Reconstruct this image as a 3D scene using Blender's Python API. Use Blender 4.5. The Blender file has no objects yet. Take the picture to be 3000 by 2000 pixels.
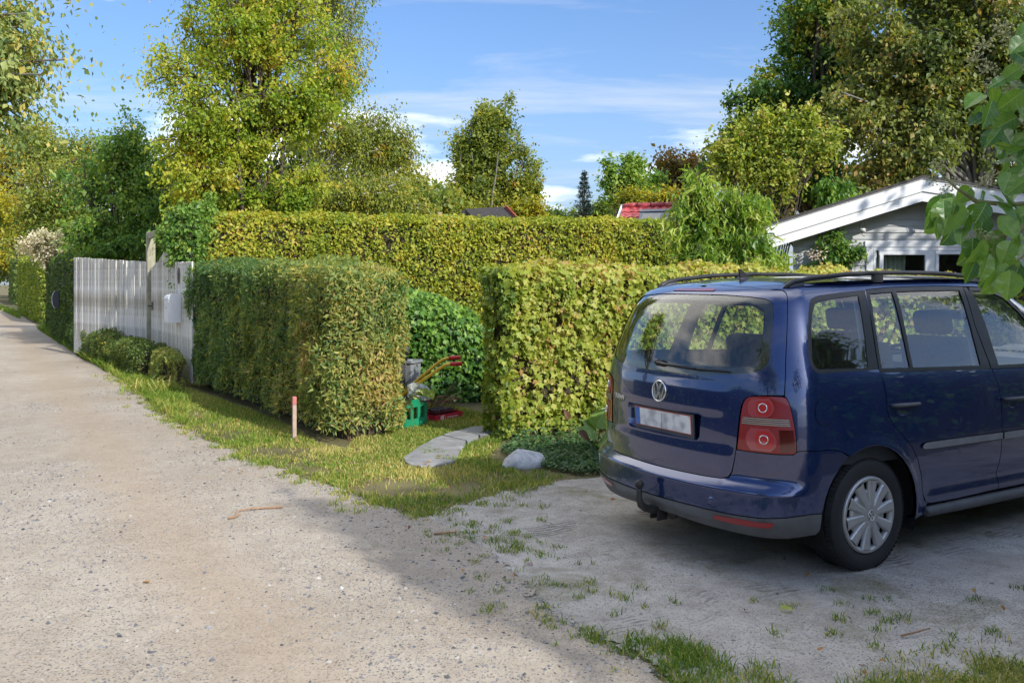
import bpy, bmesh, math, random
import numpy as np
from mathutils import Vector, Matrix
from mathutils.geometry import delaunay_2d_cdt, tessellate_polygon

sc = bpy.context.scene
RNG = np.random.default_rng(7)
random.seed(7)

# ------------------------------------------------------------------ camera
CAM_H = 1.601; FPX = 2625.0; HOR = 830.7          # calibrated against the 3000 px wide photograph
cd = bpy.data.cameras.new('camera'); cam = bpy.data.objects.new('camera', cd)
sc.collection.objects.link(cam); sc.camera = cam
cam.location = (0, 0, CAM_H); cam.rotation_euler = (math.radians(90), 0, 0)
cd.sensor_width = 36; cd.lens = 36 * FPX / 3000; cd.shift_y = -(1000 - HOR) / 3000
cd.clip_end = 2000; cd.clip_start = 0.05

# ------------------------------------------------------------------ sun and sky
CUM_OFF = (9.0, 6.2, -2.8)  # cumulus offset picked for a clear view and extra fill from overhead
SUN_EL = math.radians(33)
SUN_H = Vector((0.674, -0.740)).normalized()       # horizontal direction towards the sun
sun_dir = Vector((SUN_H.x * math.cos(SUN_EL), SUN_H.y * math.cos(SUN_EL), math.sin(SUN_EL)))
sl = bpy.data.lights.new('sun', 'SUN'); sl.energy = 3.6; sl.angle = math.radians(0.55); sl.color = (1.0, 0.95, 0.86)
so = bpy.data.objects.new('sun', sl); sc.collection.objects.link(so)
so.rotation_euler = (-sun_dir).to_track_quat('-Z', 'Y').to_euler()
so.location = (20, -22, 25)
w = bpy.data.worlds.new('World'); sc.world = w; w.use_nodes = True
nt = w.node_tree; nt.nodes.clear()
def nd(t, tree=None, **kw):
    n = (tree or nt).nodes.new(t)
    for k, v in kw.items(): setattr(n, k, v)
    return n
wo = nd('ShaderNodeOutputWorld'); bg = nd('ShaderNodeBackground'); sky = nd('ShaderNodeTexSky')
sky.sky_type = 'NISHITA'; sky.sun_disc = False; sky.sun_elevation = SUN_EL
sky.sun_rotation = math.atan2(SUN_H.x, SUN_H.y); sky.air_density = 1.0; sky.dust_density = 2.4; sky.ozone_density = 8.5
bg.inputs[1].default_value = 0.15
# thin streaky clouds: noise on a plane overhead, all round the sky
tc = nd('ShaderNodeTexCoord'); sep = nd('ShaderNodeSeparateXYZ')
nt.links.new(tc.outputs['Generated'], sep.inputs[0])
mx = nd('ShaderNodeMath', operation='MAXIMUM'); mx.inputs[1].default_value = 0.03
nt.links.new(sep.outputs[2], mx.inputs[0])
ad = nd('ShaderNodeMath', operation='ADD'); ad.inputs[1].default_value = 0.10; nt.links.new(mx.outputs[0], ad.inputs[0])
dx = nd('ShaderNodeMath', operation='DIVIDE'); nt.links.new(sep.outputs[0], dx.inputs[0]); nt.links.new(ad.outputs[0], dx.inputs[1])
dy = nd('ShaderNodeMath', operation='DIVIDE'); nt.links.new(sep.outputs[1], dy.inputs[0]); nt.links.new(ad.outputs[0], dy.inputs[1])
cb = nd('ShaderNodeCombineXYZ'); nt.links.new(dx.outputs[0], cb.inputs[0]); nt.links.new(dy.outputs[0], cb.inputs[1])
mp = nd('ShaderNodeMapping'); mp.inputs['Scale'].default_value = (0.42, 1.05, 1); mp.inputs['Location'].default_value = (3.1, 0.72, 0)
mp.inputs['Rotation'].default_value = (0, 0, math.radians(-9))
nt.links.new(cb.outputs[0], mp.inputs[0])
nz = nd('ShaderNodeTexNoise'); nz.inputs['Scale'].default_value = 1.35; nz.inputs['Detail'].default_value = 9; nz.inputs['Roughness'].default_value = 0.62
nz.inputs['Distortion'].default_value = 0.35
nt.links.new(mp.outputs[0], nz.inputs[0])
cr = nd('ShaderNodeValToRGB'); cr.color_ramp.elements[0].position = 0.49; cr.color_ramp.elements[0].color = (0, 0, 0, 1)
cr.color_ramp.elements[1].position = 0.80; cr.color_ramp.elements[1].color = (0.85, 0.85, 0.85, 1)
nt.links.new(nz.outputs[0], cr.inputs[0])
mxc = nd('ShaderNodeMix', data_type='RGBA'); mxc.inputs[7].default_value = (4.3, 4.5, 4.8, 1)
nt.links.new(cr.outputs[0], mxc.inputs[0]); nt.links.new(sky.outputs[0], mxc.inputs[6])
# fair weather clouds, as mirrored in the car's windows, placed and brightened to add fill
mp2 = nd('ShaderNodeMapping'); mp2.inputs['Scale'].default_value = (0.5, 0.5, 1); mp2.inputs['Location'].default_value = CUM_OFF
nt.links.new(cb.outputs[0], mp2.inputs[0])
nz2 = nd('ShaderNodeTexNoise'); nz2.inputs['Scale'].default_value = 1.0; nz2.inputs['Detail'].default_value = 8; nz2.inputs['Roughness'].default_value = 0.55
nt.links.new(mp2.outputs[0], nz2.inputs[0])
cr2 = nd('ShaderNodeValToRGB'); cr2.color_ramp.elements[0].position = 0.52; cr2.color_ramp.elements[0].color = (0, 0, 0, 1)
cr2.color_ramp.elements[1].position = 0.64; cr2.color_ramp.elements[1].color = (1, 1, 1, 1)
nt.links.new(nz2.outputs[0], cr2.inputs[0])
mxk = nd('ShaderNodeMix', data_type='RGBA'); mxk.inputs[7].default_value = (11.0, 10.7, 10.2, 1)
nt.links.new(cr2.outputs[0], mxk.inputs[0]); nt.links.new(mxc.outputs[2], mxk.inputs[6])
# whitish veil towards the horizon, the same all round
vm = nd('ShaderNodeMath', operation='MULTIPLY'); vm.inputs[1].default_value = -9.0; nt.links.new(mx.outputs[0], vm.inputs[0])
ve_ = nd('ShaderNodeMath', operation='EXPONENT'); nt.links.new(vm.outputs[0], ve_.inputs[0])
vf = nd('ShaderNodeMath', operation='MULTIPLY'); vf.inputs[1].default_value = 0.85; nt.links.new(ve_.outputs[0], vf.inputs[0])
mxv = nd('ShaderNodeMix', data_type='RGBA'); mxv.inputs[7].default_value = (3.1, 3.6, 4.1, 1)
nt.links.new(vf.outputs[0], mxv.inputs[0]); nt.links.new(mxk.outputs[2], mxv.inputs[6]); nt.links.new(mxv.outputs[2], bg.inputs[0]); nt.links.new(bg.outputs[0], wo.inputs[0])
vs = sc.view_settings; vs.view_transform = 'Standard'; vs.look = 'None'; vs.gamma = 1; vs.use_curve_mapping = False
vs.exposure = 0.56
sc.cycles.max_bounces = 8; sc.cycles.transparent_max_bounces = 12; sc.cycles.diffuse_bounces = 3
sc.cycles.glossy_bounces = 3; sc.cycles.transmission_bounces = 4; sc.cycles.caustics_reflective = False; sc.cycles.caustics_refractive = False
sc.cycles.sample_clamp_indirect = 6

# ------------------------------------------------------------------ helpers
COL = sc.collection
def P(u, v, Y):                       # photo pixel at a chosen real distance -> world point
    return Vector(((u - 1500) / FPX * Y, Y, CAM_H + (HOR - v) / FPX * Y))
def G(u, v):                          # photo pixel -> point on the ground plane
    Y = FPX * CAM_H / (v - HOR); return Vector(((u - 1500) / FPX * Y, Y, 0))
CAR_A = 0.53737; CAR_O = Vector((1.5505, 5.731, 0))
def C2W(x, y, z=0):                   # plot frame (x along the drive, y along the lane) -> world
    c, s = math.cos(CAR_A), math.sin(CAR_A)
    return Vector((CAR_O.x + c * x - s * y, CAR_O.y + s * x + c * y, z))
AX = Vector((math.cos(CAR_A), math.sin(CAR_A), 0)); AY = Vector((-math.sin(CAR_A), math.cos(CAR_A), 0))

def tag(o, label=None, cat=None, group=None, kind=None):
    if label: o['label'] = label
    if cat: o['category'] = cat
    if group: o['group'] = group
    if kind: o['kind'] = kind
    return o
def empty(name, loc, label=None, cat=None, group=None, rz=0, rot=None):
    o = bpy.data.objects.new(name, None); COL.objects.link(o); o.location = loc; o.empty_display_size = .1
    o.rotation_euler = rot or (0, 0, rz)
    tag(o, label, cat, group); return o
def link(name, me, mat=None, parent=None):
    o = bpy.data.objects.new(name, me); COL.objects.link(o)
    if mat is not None and len(me.materials) == 0: me.materials.append(mat)
    if parent is not None: o.parent = parent
    return o
def np_mesh(name, V, F, smooth=False, attrs=None, nf=None):
    """V (n,3), F (m,k) constant k."""
    V = np.ascontiguousarray(V, dtype=np.float32); F = np.ascontiguousarray(F, dtype=np.int32)
    me = bpy.data.meshes.new(name); k = F.shape[1]
    me.vertices.add(len(V)); me.vertices.foreach_set('co', V.ravel())
    me.loops.add(F.size); me.loops.foreach_set('vertex_index', F.ravel())
    me.polygons.add(len(F)); me.polygons.foreach_set('loop_start', np.arange(0, F.size, k, dtype=np.int32))
    me.polygons.foreach_set('loop_total', np.full(len(F), k, dtype=np.int32))
    if smooth: me.polygons.foreach_set('use_smooth', np.ones(len(F), dtype=bool))
    if attrs:
        for an, av in attrs.items():
            a = me.attributes.new(an, 'FLOAT', 'POINT'); a.data.foreach_set('value', np.ascontiguousarray(av, dtype=np.float32))
    me.update(calc_edges=True); return me
def rot_to(d):
    return Vector(d).to_track_quat('Z', 'Y').to_matrix()

class MB:
    """collects simple solids into one mesh"""
    def __init__(s): s.v = []; s.f = []; s.sm = []
    def add(s, vs, fs, smooth=False):
        b = len(s.v); s.v += [tuple(q) for q in vs]; s.f += [tuple(i + b for i in f) for f in fs]; s.sm += [smooth] * len(fs); return s
    def box(s, c, d, rz=0, M=None, ch=0):
        hx, hy, hz = d[0] / 2, d[1] / 2, d[2] / 2
        vs = [Vector((x, y, z)) for z in (-hz, hz) for x, y in ((-hx, -hy), (hx, -hy), (hx, hy), (-hx, hy))]
        R = Matrix.Rotation(rz, 3, 'Z') if M is None else M
        vs = [R @ q + Vector(c) for q in vs]
        return s.add(vs, [(3, 2, 1, 0), (4, 5, 6, 7), (0, 1, 5, 4), (1, 2, 6, 5), (2, 3, 7, 6), (3, 0, 4, 7)])
    def cbox(s, c, d, b=.004, rz=0, M=None):
        """box with chamfered edges (in all directions)"""
        bm = bmesh.new(); bmesh.ops.create_cube(bm, size=1)
        for q in bm.verts: q.co = Vector((q.co.x * d[0], q.co.y * d[1], q.co.z * d[2]))
        bmesh.ops.bevel(bm, geom=bm.edges[:], offset=min(b, min(d) * .45), segments=1, affect='EDGES')
        R = Matrix.Rotation(rz, 3, 'Z') if M is None else M
        bm.verts.index_update()
        s.add([R @ q.co + Vector(c) for q in bm.verts], [[q.index for q in f.verts] for f in bm.faces]); bm.free(); return s
    def prism(s, poly, z0, z1, M=None, o=(0, 0, 0)):
        """poly: list of (x,y); extruded along local z, optional 3x3 M and origin"""
        n = len(poly); R = M or Matrix.Identity(3); o = Vector(o)
        vs = [R @ Vector((x, y, z0)) + o for x, y in poly] + [R @ Vector((x, y, z1)) + o for x, y in poly]
        tri = tessellate_polygon([[Vector((x, y, 0)) for x, y in poly]])
        fs = [tuple(t) for t in tri] + [tuple(i + n for i in reversed(t)) for t in tri]
        fs += [(i, (i + 1) % n, n + (i + 1) % n, n + i) for i in range(n)]
        return s.add(vs, fs)
    def tube(s, pts, r, n=8, caps=True, smooth=True, flat=None):
        pts = [Vector(p) for p in pts]; rs = r if isinstance(r, (list, tuple)) else [r] * len(pts)
        vs = []; fs = []; up = None
        for i, p in enumerate(pts):
            d = (pts[min(i + 1, len(pts) - 1)] - pts[max(i - 1, 0)])
            if d.length < 1e-9: d = Vector((0, 0, 1))
            d.normalize()
            if up is None: up = Vector((0, 0, 1)) if abs(d.z) < .9 else Vector((1, 0, 0))
            x = d.cross(up)
            if x.length < 1e-6: x = d.cross(Vector((0, 1, 0)))
            x.normalize(); y = x.cross(d).normalized(); up = y
            for k in range(n):
                a = 2 * math.pi * k / n
                vs.append(p + x * (math.cos(a) * rs[i]) + y * (math.sin(a) * rs[i] * (flat or 1)))
        for i in range(len(pts) - 1):
            for k in range(n):
                fs.append((i * n + k, i * n + (k + 1) % n, (i + 1) * n + (k + 1) % n, (i + 1) * n + k))
        s.add(vs, fs, smooth)
        if caps:
            b = len(s.v) - len(vs)
            s.f.append(tuple(b + k for k in reversed(range(n)))); s.f.append(tuple(b + (len(pts) - 1) * n + k for k in range(n))); s.sm += [False, False]
        return s
    def lathe(s, prof, n=24, M=None, o=(0, 0, 0), smooth=True, closed=False):
        """prof: (r, z) list round local z"""
        R = M or Matrix.Identity(3); o = Vector(o); m = len(prof); vs = []; fs = []
        for k in range(n):
            a = 2 * math.pi * k / n; c, q = math.cos(a), math.sin(a)
            vs += [R @ Vector((r * c, r * q, z)) + o for r, z in prof]
        for k in range(n):
            k2 = (k + 1) % n
            for i in range(m - (0 if closed else 1)):
                j = (i + 1) % m
                fs.append((k * m + i, k2 * m + i, k2 * m + j, k * m + j))
        return s.add(vs, fs, smooth)
    def ball(s, c, r, seg=12, rings=8, sc_=(1, 1, 1)):
        prof = [(math.sin(math.pi * i / rings), -math.cos(math.pi * i / rings)) for i in range(rings + 1)]
        b = len(s.v); s.lathe(prof, seg)
        for i in range(b, len(s.v)):
            q = s.v[i]; s.v[i] = (c[0] + q[0] * r * sc_[0], c[1] + q[1] * r * sc_[1], c[2] + q[2] * r * sc_[2])
        return s
    def mesh(s, name, recalc=True):
        me = bpy.data.meshes.new(name); me.from_pydata(s.v, [], s.f)
        if recalc:
            bm = bmesh.new(); bm.from_mesh(me); bmesh.ops.remove_doubles(bm, verts=bm.verts[:], dist=1e-6)
            bmesh.ops.recalc_face_normals(bm, faces=bm.faces[:])
            if len(bm.faces) == len(s.f):
                for f, q in zip(bm.faces, s.sm): f.smooth = q
            else:
                for f in bm.faces: f.smooth = any(s.sm)
            bm.to_mesh(me); bm.free()
        return me
    def build(s, name, mat, parent=None):
        return link(name, s.mesh(name), mat, parent)

# lattice noise in numpy
_perm = np.random.default_rng(3).random((64, 64, 64)).astype(np.float32)
def vnoise(p, f=1.0, seed=0):
    p = np.asarray(p, dtype=np.float64) * f + seed * 17.31
    i = np.floor(p).astype(int); t = p - i; t = t * t * (3 - 2 * t); i &= 63; j = (i + 1) & 63
    def c(a, b, d): return _perm[a, b, d]
    x0, y0, z0 = i[..., 0], i[..., 1], i[..., 2]; x1, y1, z1 = j[..., 0], j[..., 1], j[..., 2]
    tx, ty, tz = t[..., 0], t[..., 1], t[..., 2]
    a = c(x0, y0, z0) * (1 - tx) + c(x1, y0, z0) * tx; b = c(x0, y1, z0) * (1 - tx) + c(x1, y1, z0) * tx
    d = c(x0, y0, z1) * (1 - tx) + c(x1, y0, z1) * tx; e = c(x0, y1, z1) * (1 - tx) + c(x1, y1, z1) * tx
    return ((a * (1 - ty) + b * ty) * (1 - tz) + (d * (1 - ty) + e * ty) * tz) * 2 - 1
def fbm(p, f=1.0, seed=0, o=3):
    r = 0; a = 1; t = 0
    for k in range(o): r = r + a * vnoise(p, f * 2 ** k, seed + k); t += a; a *= .5
    return r / t
def gz(x, y):
    """gentle unevenness of the ground"""
    x = np.asarray(x, float); y = np.asarray(y, float); z = np.zeros_like(x)
    return .014 * fbm(np.stack([x, y, z], -1), .55, 5, 2)

# ------------------------------------------------------------------ materials
MATS = {}
def new_mat(name):
    m = bpy.data.materials.new(name); m.use_nodes = True; t = m.node_tree; t.nodes.clear()
    o = t.nodes.new('ShaderNodeOutputMaterial'); MATS[name] = m; return m, t, o
def ramp(t, stops, src=None, interp='LINEAR'):
    r = t.nodes.new('ShaderNodeValToRGB'); e = r.color_ramp.elements; r.color_ramp.interpolation = interp
    while len(e) < len(stops): e.new(.5)
    for q, (p, c) in zip(e, stops): q.position = p; q.color = (*c, 1) if len(c) == 3 else c
    if src is not None: t.links.new(src, r.inputs[0])
    return r
def noise(t, scale, detail=4, rough=.55, vec=None, dist=0, dim='3D'):
    n = t.nodes.new('ShaderNodeTexNoise'); n.inputs['Scale'].default_value = scale; n.inputs['Detail'].default_value = detail
    n.inputs['Roughness'].default_value = rough; n.inputs['Distortion'].default_value = dist
    if vec is not None: t.links.new(vec, n.inputs['Vector'])
    return n
def objco(t, scale=(1, 1, 1)):
    c = t.nodes.new('ShaderNodeTexCoord'); m = t.nodes.new('ShaderNodeMapping'); m.inputs['Scale'].default_value = scale
    t.links.new(c.outputs['Object'], m.inputs[0]); return m.outputs[0]
def geoco(t, scale=(1, 1, 1)):
    c = t.nodes.new('ShaderNodeNewGeometry'); m = t.nodes.new('ShaderNodeMapping'); m.inputs['Scale'].default_value = scale
    t.links.new(c.outputs['Position'], m.inputs[0]); return m.outputs[0]
def mixc(t, fac, a, b, mode='MIX'):
    m = t.nodes.new('ShaderNodeMix'); m.data_type = 'RGBA'; m.blend_type = mode
    for sock, val in ((0, fac), (6, a), (7, b)):
        if hasattr(val, 'is_output') or hasattr(val, 'links'): t.links.new(val, m.inputs[sock])
        elif isinstance(val, (int, float)): m.inputs[sock].default_value = val
        else: m.inputs[sock].default_value = (*val, 1) if len(val) == 3 else val
    return m.outputs[2]
def mathn(t, op, a, b=None, clamp=False):
    m = t.nodes.new('ShaderNodeMath'); m.operation = op; m.use_clamp = clamp
    for i, val in enumerate((a, b)):
        if val is None: continue
        if hasattr(val, 'links'): t.links.new(val, m.inputs[i])
        else: m.inputs[i].default_value = val
    return m.outputs[0]
def bsdf(t, o, col=None, rough=.6, metal=0, spec=.5, bump=None, bstr=.3, bdist=.01, coat=0, coat_r=.03):
    b = t.nodes.new('ShaderNodeBsdfPrincipled'); t.links.new(b.outputs[0], o.inputs[0])
    if col is not None:
        if hasattr(col, 'links'): t.links.new(col, b.inputs['Base Color'])
        else: b.inputs['Base Color'].default_value = (*col, 1)
    if hasattr(rough, 'links'): t.links.new(rough, b.inputs['Roughness'])
    else: b.inputs['Roughness'].default_value = rough
    b.inputs['Metallic'].default_value = metal; b.inputs['Specular IOR Level'].default_value = spec
    b.inputs['Coat Weight'].default_value = coat; b.inputs['Coat Roughness'].default_value = coat_r
    if bump is not None:
        n = t.nodes.new('ShaderNodeBump'); n.inputs['Strength'].default_value = bstr; n.inputs['Distance'].default_value = bdist
        t.links.new(bump, n.inputs['Height']); t.links.new(n.outputs[0], b.inputs['Normal'])
    return b
def plain(name, col, rough=.6, metal=0, spec=.5, var=.12, vscale=6, bump=0, bscale=60, coat=0):
    """one colour with slight tone variation"""
    m, t, o = new_mat(name); v = objco(t)
    n = noise(t, vscale, 5, .6, v)
    lo = tuple(c * (1 - var) for c in col); hi = tuple(min(1, c * (1 + var)) for c in col)
    r = ramp(t, [(.3, lo), (.7, hi)], n.outputs[0])
    bn = noise(t, bscale, 4, .6, v).outputs[0] if bump else None
    rr = ramp(t, [(.3, (rough * .85,) * 3), (.7, (min(1, rough * 1.15),) * 3)], n.outputs[0])
    bsdf(t, o, r.outputs[0], rr.outputs[0], metal, spec, bn, bump, .003, coat)
    return m
def leafmat(name, stops, transl=.35, rough=.5, spec=.35, clump=.35, cscale=1.3, tgain=1.3, hue=None):
    """leaf colour from each leaf's own tint plus slow drift between branches"""
    m, t, o = new_mat(name)
    a = t.nodes.new('ShaderNodeAttribute'); a.attribute_name = 'tint'
    n = noise(t, cscale, 3, .6, geoco(t))
    nn = mathn(t, 'MULTIPLY_ADD', n.outputs[0], clump * 2); t.nodes[-1].inputs[2].default_value = -clump
    f = mathn(t, 'ADD', a.outputs['Fac'], nn, True)
    r = ramp(t, stops, f)
    b = t.nodes.new('ShaderNodeBsdfPrincipled'); t.links.new(r.outputs[0], b.inputs['Base Color'])
    b.inputs['Roughness'].default_value = rough; b.inputs['Specular IOR Level'].default_value = spec
    tr = t.nodes.new('ShaderNodeBsdfTranslucent')
    g = mixc(t, 1.0, r.outputs[0], (tgain * 1.15, tgain * 1.1, tgain * .55), 'MULTIPLY'); t.links.new(g, tr.inputs[0])
    mx = t.nodes.new('ShaderNodeMixShader'); mx.inputs[0].default_value = transl
    t.links.new(b.outputs[0], mx.inputs[1]); t.links.new(tr.outputs[0], mx.inputs[2]); t.links.new(mx.outputs[0], o.inputs[0])
    return m
# ------------------------------------------------------------------ ground materials
def ground_mat(name, tones, peb, speck, stain, psc=70, pamt=.5, moss=None, tracks=False, ragged=True, lane=False):
    m, t, o = new_mat(name); v = geoco(t)
    n1 = noise(t, .55, 5, .6, v, .4); n2 = noise(t, 5, 6, .65, v); n3 = noise(t, 60, 4, .7, v)
    c = ramp(t, [(.28, tones[0]), (.5, tones[1]), (.72, tones[2])], n1.outputs[0]).outputs[0]
    f2 = ramp(t, [(.42, (0, 0, 0)), (.62, (1, 1, 1))], n2.outputs[0]).outputs[0]
    c = mixc(t, mathn(t, 'MULTIPLY', f2, .35), c, stain)
    c = mixc(t, mathn(t, 'MULTIPLY', ramp(t, [(.45, (0, 0, 0)), (.68, (1, 1, 1))], n3.outputs[0]).outputs[0], .45), c, speck)
    vo = t.nodes.new('ShaderNodeTexVoronoi'); vo.inputs['Scale'].default_value = psc; vo.inputs['Randomness'].default_value = 1
    t.links.new(v, vo.inputs['Vector'])
    hs = t.nodes.new('ShaderNodeSeparateColor'); t.links.new(vo.outputs['Color'], hs.inputs[0])
    pc = ramp(t, [(0, peb[0]), (.35, peb[1]), (.7, peb[2]), (1, peb[3])], hs.outputs[0]).outputs[0]
    inside = ramp(t, [(.28, (1, 1, 1)), (.42, (0, 0, 0))], vo.outputs['Distance']).outputs[0]
    pick = ramp(t, [(1 - pamt, (0, 0, 0)), (1 - pamt + .02, (1, 1, 1))], hs.outputs[1]).outputs[0]
    nm = ramp(t, [(.36, (.35,) * 3), (.58, (1, 1, 1))], noise(t, 1.1, 4, .6, v).outputs[0]).outputs[0]
    pm = mathn(t, 'MULTIPLY', mathn(t, 'MULTIPLY', inside, pick), nm)
    c = mixc(t, pm, c, pc)
    if moss:
        so = ramp(t, [(.50, (0, 0, 0)), (.66, (1, 1, 1))], noise(t, 1.15, 7, .72, v, .8).outputs[0]).outputs[0]; c = mixc(t, mathn(t, 'MULTIPLY', so, .4), c, (.20, .17, .13))
        mm = ramp(t, [(.52, (0, 0, 0)), (.68, (1, 1, 1))], noise(t, 1.7, 6, .7, v, .5).outputs[0]).outputs[0]
        c = mixc(t, mathn(t, 'MULTIPLY', mm, .7), c, moss)
    trk = None
    if lane:        # two smooth brown wheel tracks down the lane
        mp_ = t.nodes.new('ShaderNodeMapping'); mp_.inputs['Rotation'].default_value = (0, 0, -CAR_A); sb_ = t.nodes.new('ShaderNodeVectorMath'); sb_.operation = 'SUBTRACT'; sb_.inputs[1].default_value = tuple(CAR_O)
        t.links.new(v, sb_.inputs[0]); t.links.new(sb_.outputs[0], mp_.inputs[0]); sp = t.nodes.new('ShaderNodeSeparateXYZ'); t.links.new(mp_.outputs[0], sp.inputs[0])
        xx_ = mathn(t, 'ADD', sp.outputs[0], mathn(t, 'MULTIPLY', noise(t, .5, 4, .6, v).outputs[0], .7)); band = None
        for c0 in (-2.85, -4.5, -6.1):
            b_ = ramp(t, [(0, (1, 1, 1)), (.12, (.8,) * 3), (.42, (0, 0, 0))], mathn(t, 'ABSOLUTE', mathn(t, 'SUBTRACT', xx_, c0))).outputs[0]; band = b_ if band is None else mathn(t, 'MAXIMUM', band, b_)
        c = mixc(t, mathn(t, 'MULTIPLY', band, .5), c, (.36, .28, .20))
    if tracks:      # tyre prints pressed along the drive
        mp_ = t.nodes.new('ShaderNodeMapping'); mp_.inputs['Rotation'].default_value = (0, 0, -CAR_A); sb_ = t.nodes.new('ShaderNodeVectorMath'); sb_.operation = 'SUBTRACT'; sb_.inputs[1].default_value = tuple(CAR_O)
        t.links.new(v, sb_.inputs[0]); t.links.new(sb_.outputs[0], mp_.inputs[0]); sp = t.nodes.new('ShaderNodeSeparateXYZ'); t.links.new(mp_.outputs[0], sp.inputs[0])
        nn_ = noise(t, 1.3, 4, .6, v); yy = mathn(t, 'ADD', sp.outputs[1], mathn(t, 'MULTIPLY', nn_.outputs[0], .35))
        band = None
        for c0 in (-.62, .95, -1.9):
            b_ = ramp(t, [(.0, (1, 1, 1)), (.11, (1, 1, 1)), (.16, (0, 0, 0))], mathn(t, 'ABSOLUTE', mathn(t, 'SUBTRACT', yy, c0))).outputs[0]; band = b_ if band is None else mathn(t, 'MAXIMUM', band, b_)
        ln_ = ramp(t, [(.30, (1, 1, 1)), (.5, (0, 0, 0))], mathn(t, 'FRACT', mathn(t, 'MULTIPLY', yy, 22.))).outputs[0]
        pt = ramp(t, [(.48, (0, 0, 0)), (.62, (1, 1, 1))], noise(t, 2.4, 5, .7, v).outputs[0]).outputs[0]
        trk = mathn(t, 'MULTIPLY', mathn(t, 'MULTIPLY', band, ln_), pt)
        c = mixc(t, mathn(t, 'MULTIPLY', trk, .7), c, (.10, .088, .07))
    hgt = mathn(t, 'ADD', mathn(t, 'MULTIPLY', n3.outputs[0], .35), mathn(t, 'ADD', mathn(t, 'MULTIPLY', pm, .5), mathn(t, 'MULTIPLY', n2.outputs[0], .9)))
    if ragged:
        ea = t.nodes.new('ShaderNodeAttribute'); ea.attribute_name = 'edge'; en = noise(t, 7, 6, .75, v)
        al = mathn(t, 'GREATER_THAN', mathn(t, 'ADD', mathn(t, 'MULTIPLY', ea.outputs['Fac'], .9), en.outputs[0]), .62)
    if trk is not None: hgt = mathn(t, 'SUBTRACT', hgt, mathn(t, 'MULTIPLY', trk, .8))
    b_ = bsdf(t, o, c, .92, 0, .2, hgt, .8, .02)
    if ragged: t.links.new(al, b_.inputs['Alpha'])
    return m
M_road = ground_mat('gravel_lane', [(.27, .225, .17), (.37, .325, .265), (.44, .395, .335)],
                    [(.06, .06, .065), (.17, .17, .18), (.34, .31, .28), (.50, .47, .43)], (.50, .43, .35), (.24, .195, .145), 80, .68, lane=True)
M_drive = ground_mat('driveway_soil', [(.30, .27, .225), (.46, .43, .385), (.57, .545, .505)],
                     [(.07, .075, .085), (.19, .20, .22), (.36, .36, .36), (.58, .57, .55)], (.52, .505, .48), (.17, .145, .11), 95, .6, (.15, .14, .055), True)
M_soil = ground_mat('soil_and_turf', [(.07, .065, .03), (.15, .13, .06), (.24, .20, .10)],
                    [(.05, .04, .03), (.10, .08, .05), (.16, .13, .08), (.2, .17, .1)], (.16, .16, .06), (.10, .08, .045), 40, .25, ragged=False)

# ------------------------------------------------------------------ ground, lane, driveway
def axis_pts():
    near = np.arange(-14, 26.01, .5); far = [30, 36, 45, 60, 90, 140, 220, 400, 900]
    return np.concatenate([[-900, -400, -220, -140, -90, -60, -45, -36, -28, -22, -18], near, far])
ax = axis_pts(); gx, gy = np.meshgrid(ax, ax, indexing='ij'); n_ = len(ax)
fade = np.clip(1 - (np.hypot(gx, gy - 8) - 18) / 10, 0, 1)
V = np.stack([gx, gy, gz(gx, gy) * fade], -1).reshape(-1, 3)
idx = np.arange(n_ * n_).reshape(n_, n_)
F = np.stack([idx[:-1, :-1], idx[1:, :-1], idx[1:, 1:], idx[:-1, 1:]], -1).reshape(-1, 4)
tag(link('ground', np_mesh('ground', V, F, True), M_soil), kind='structure')

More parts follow.
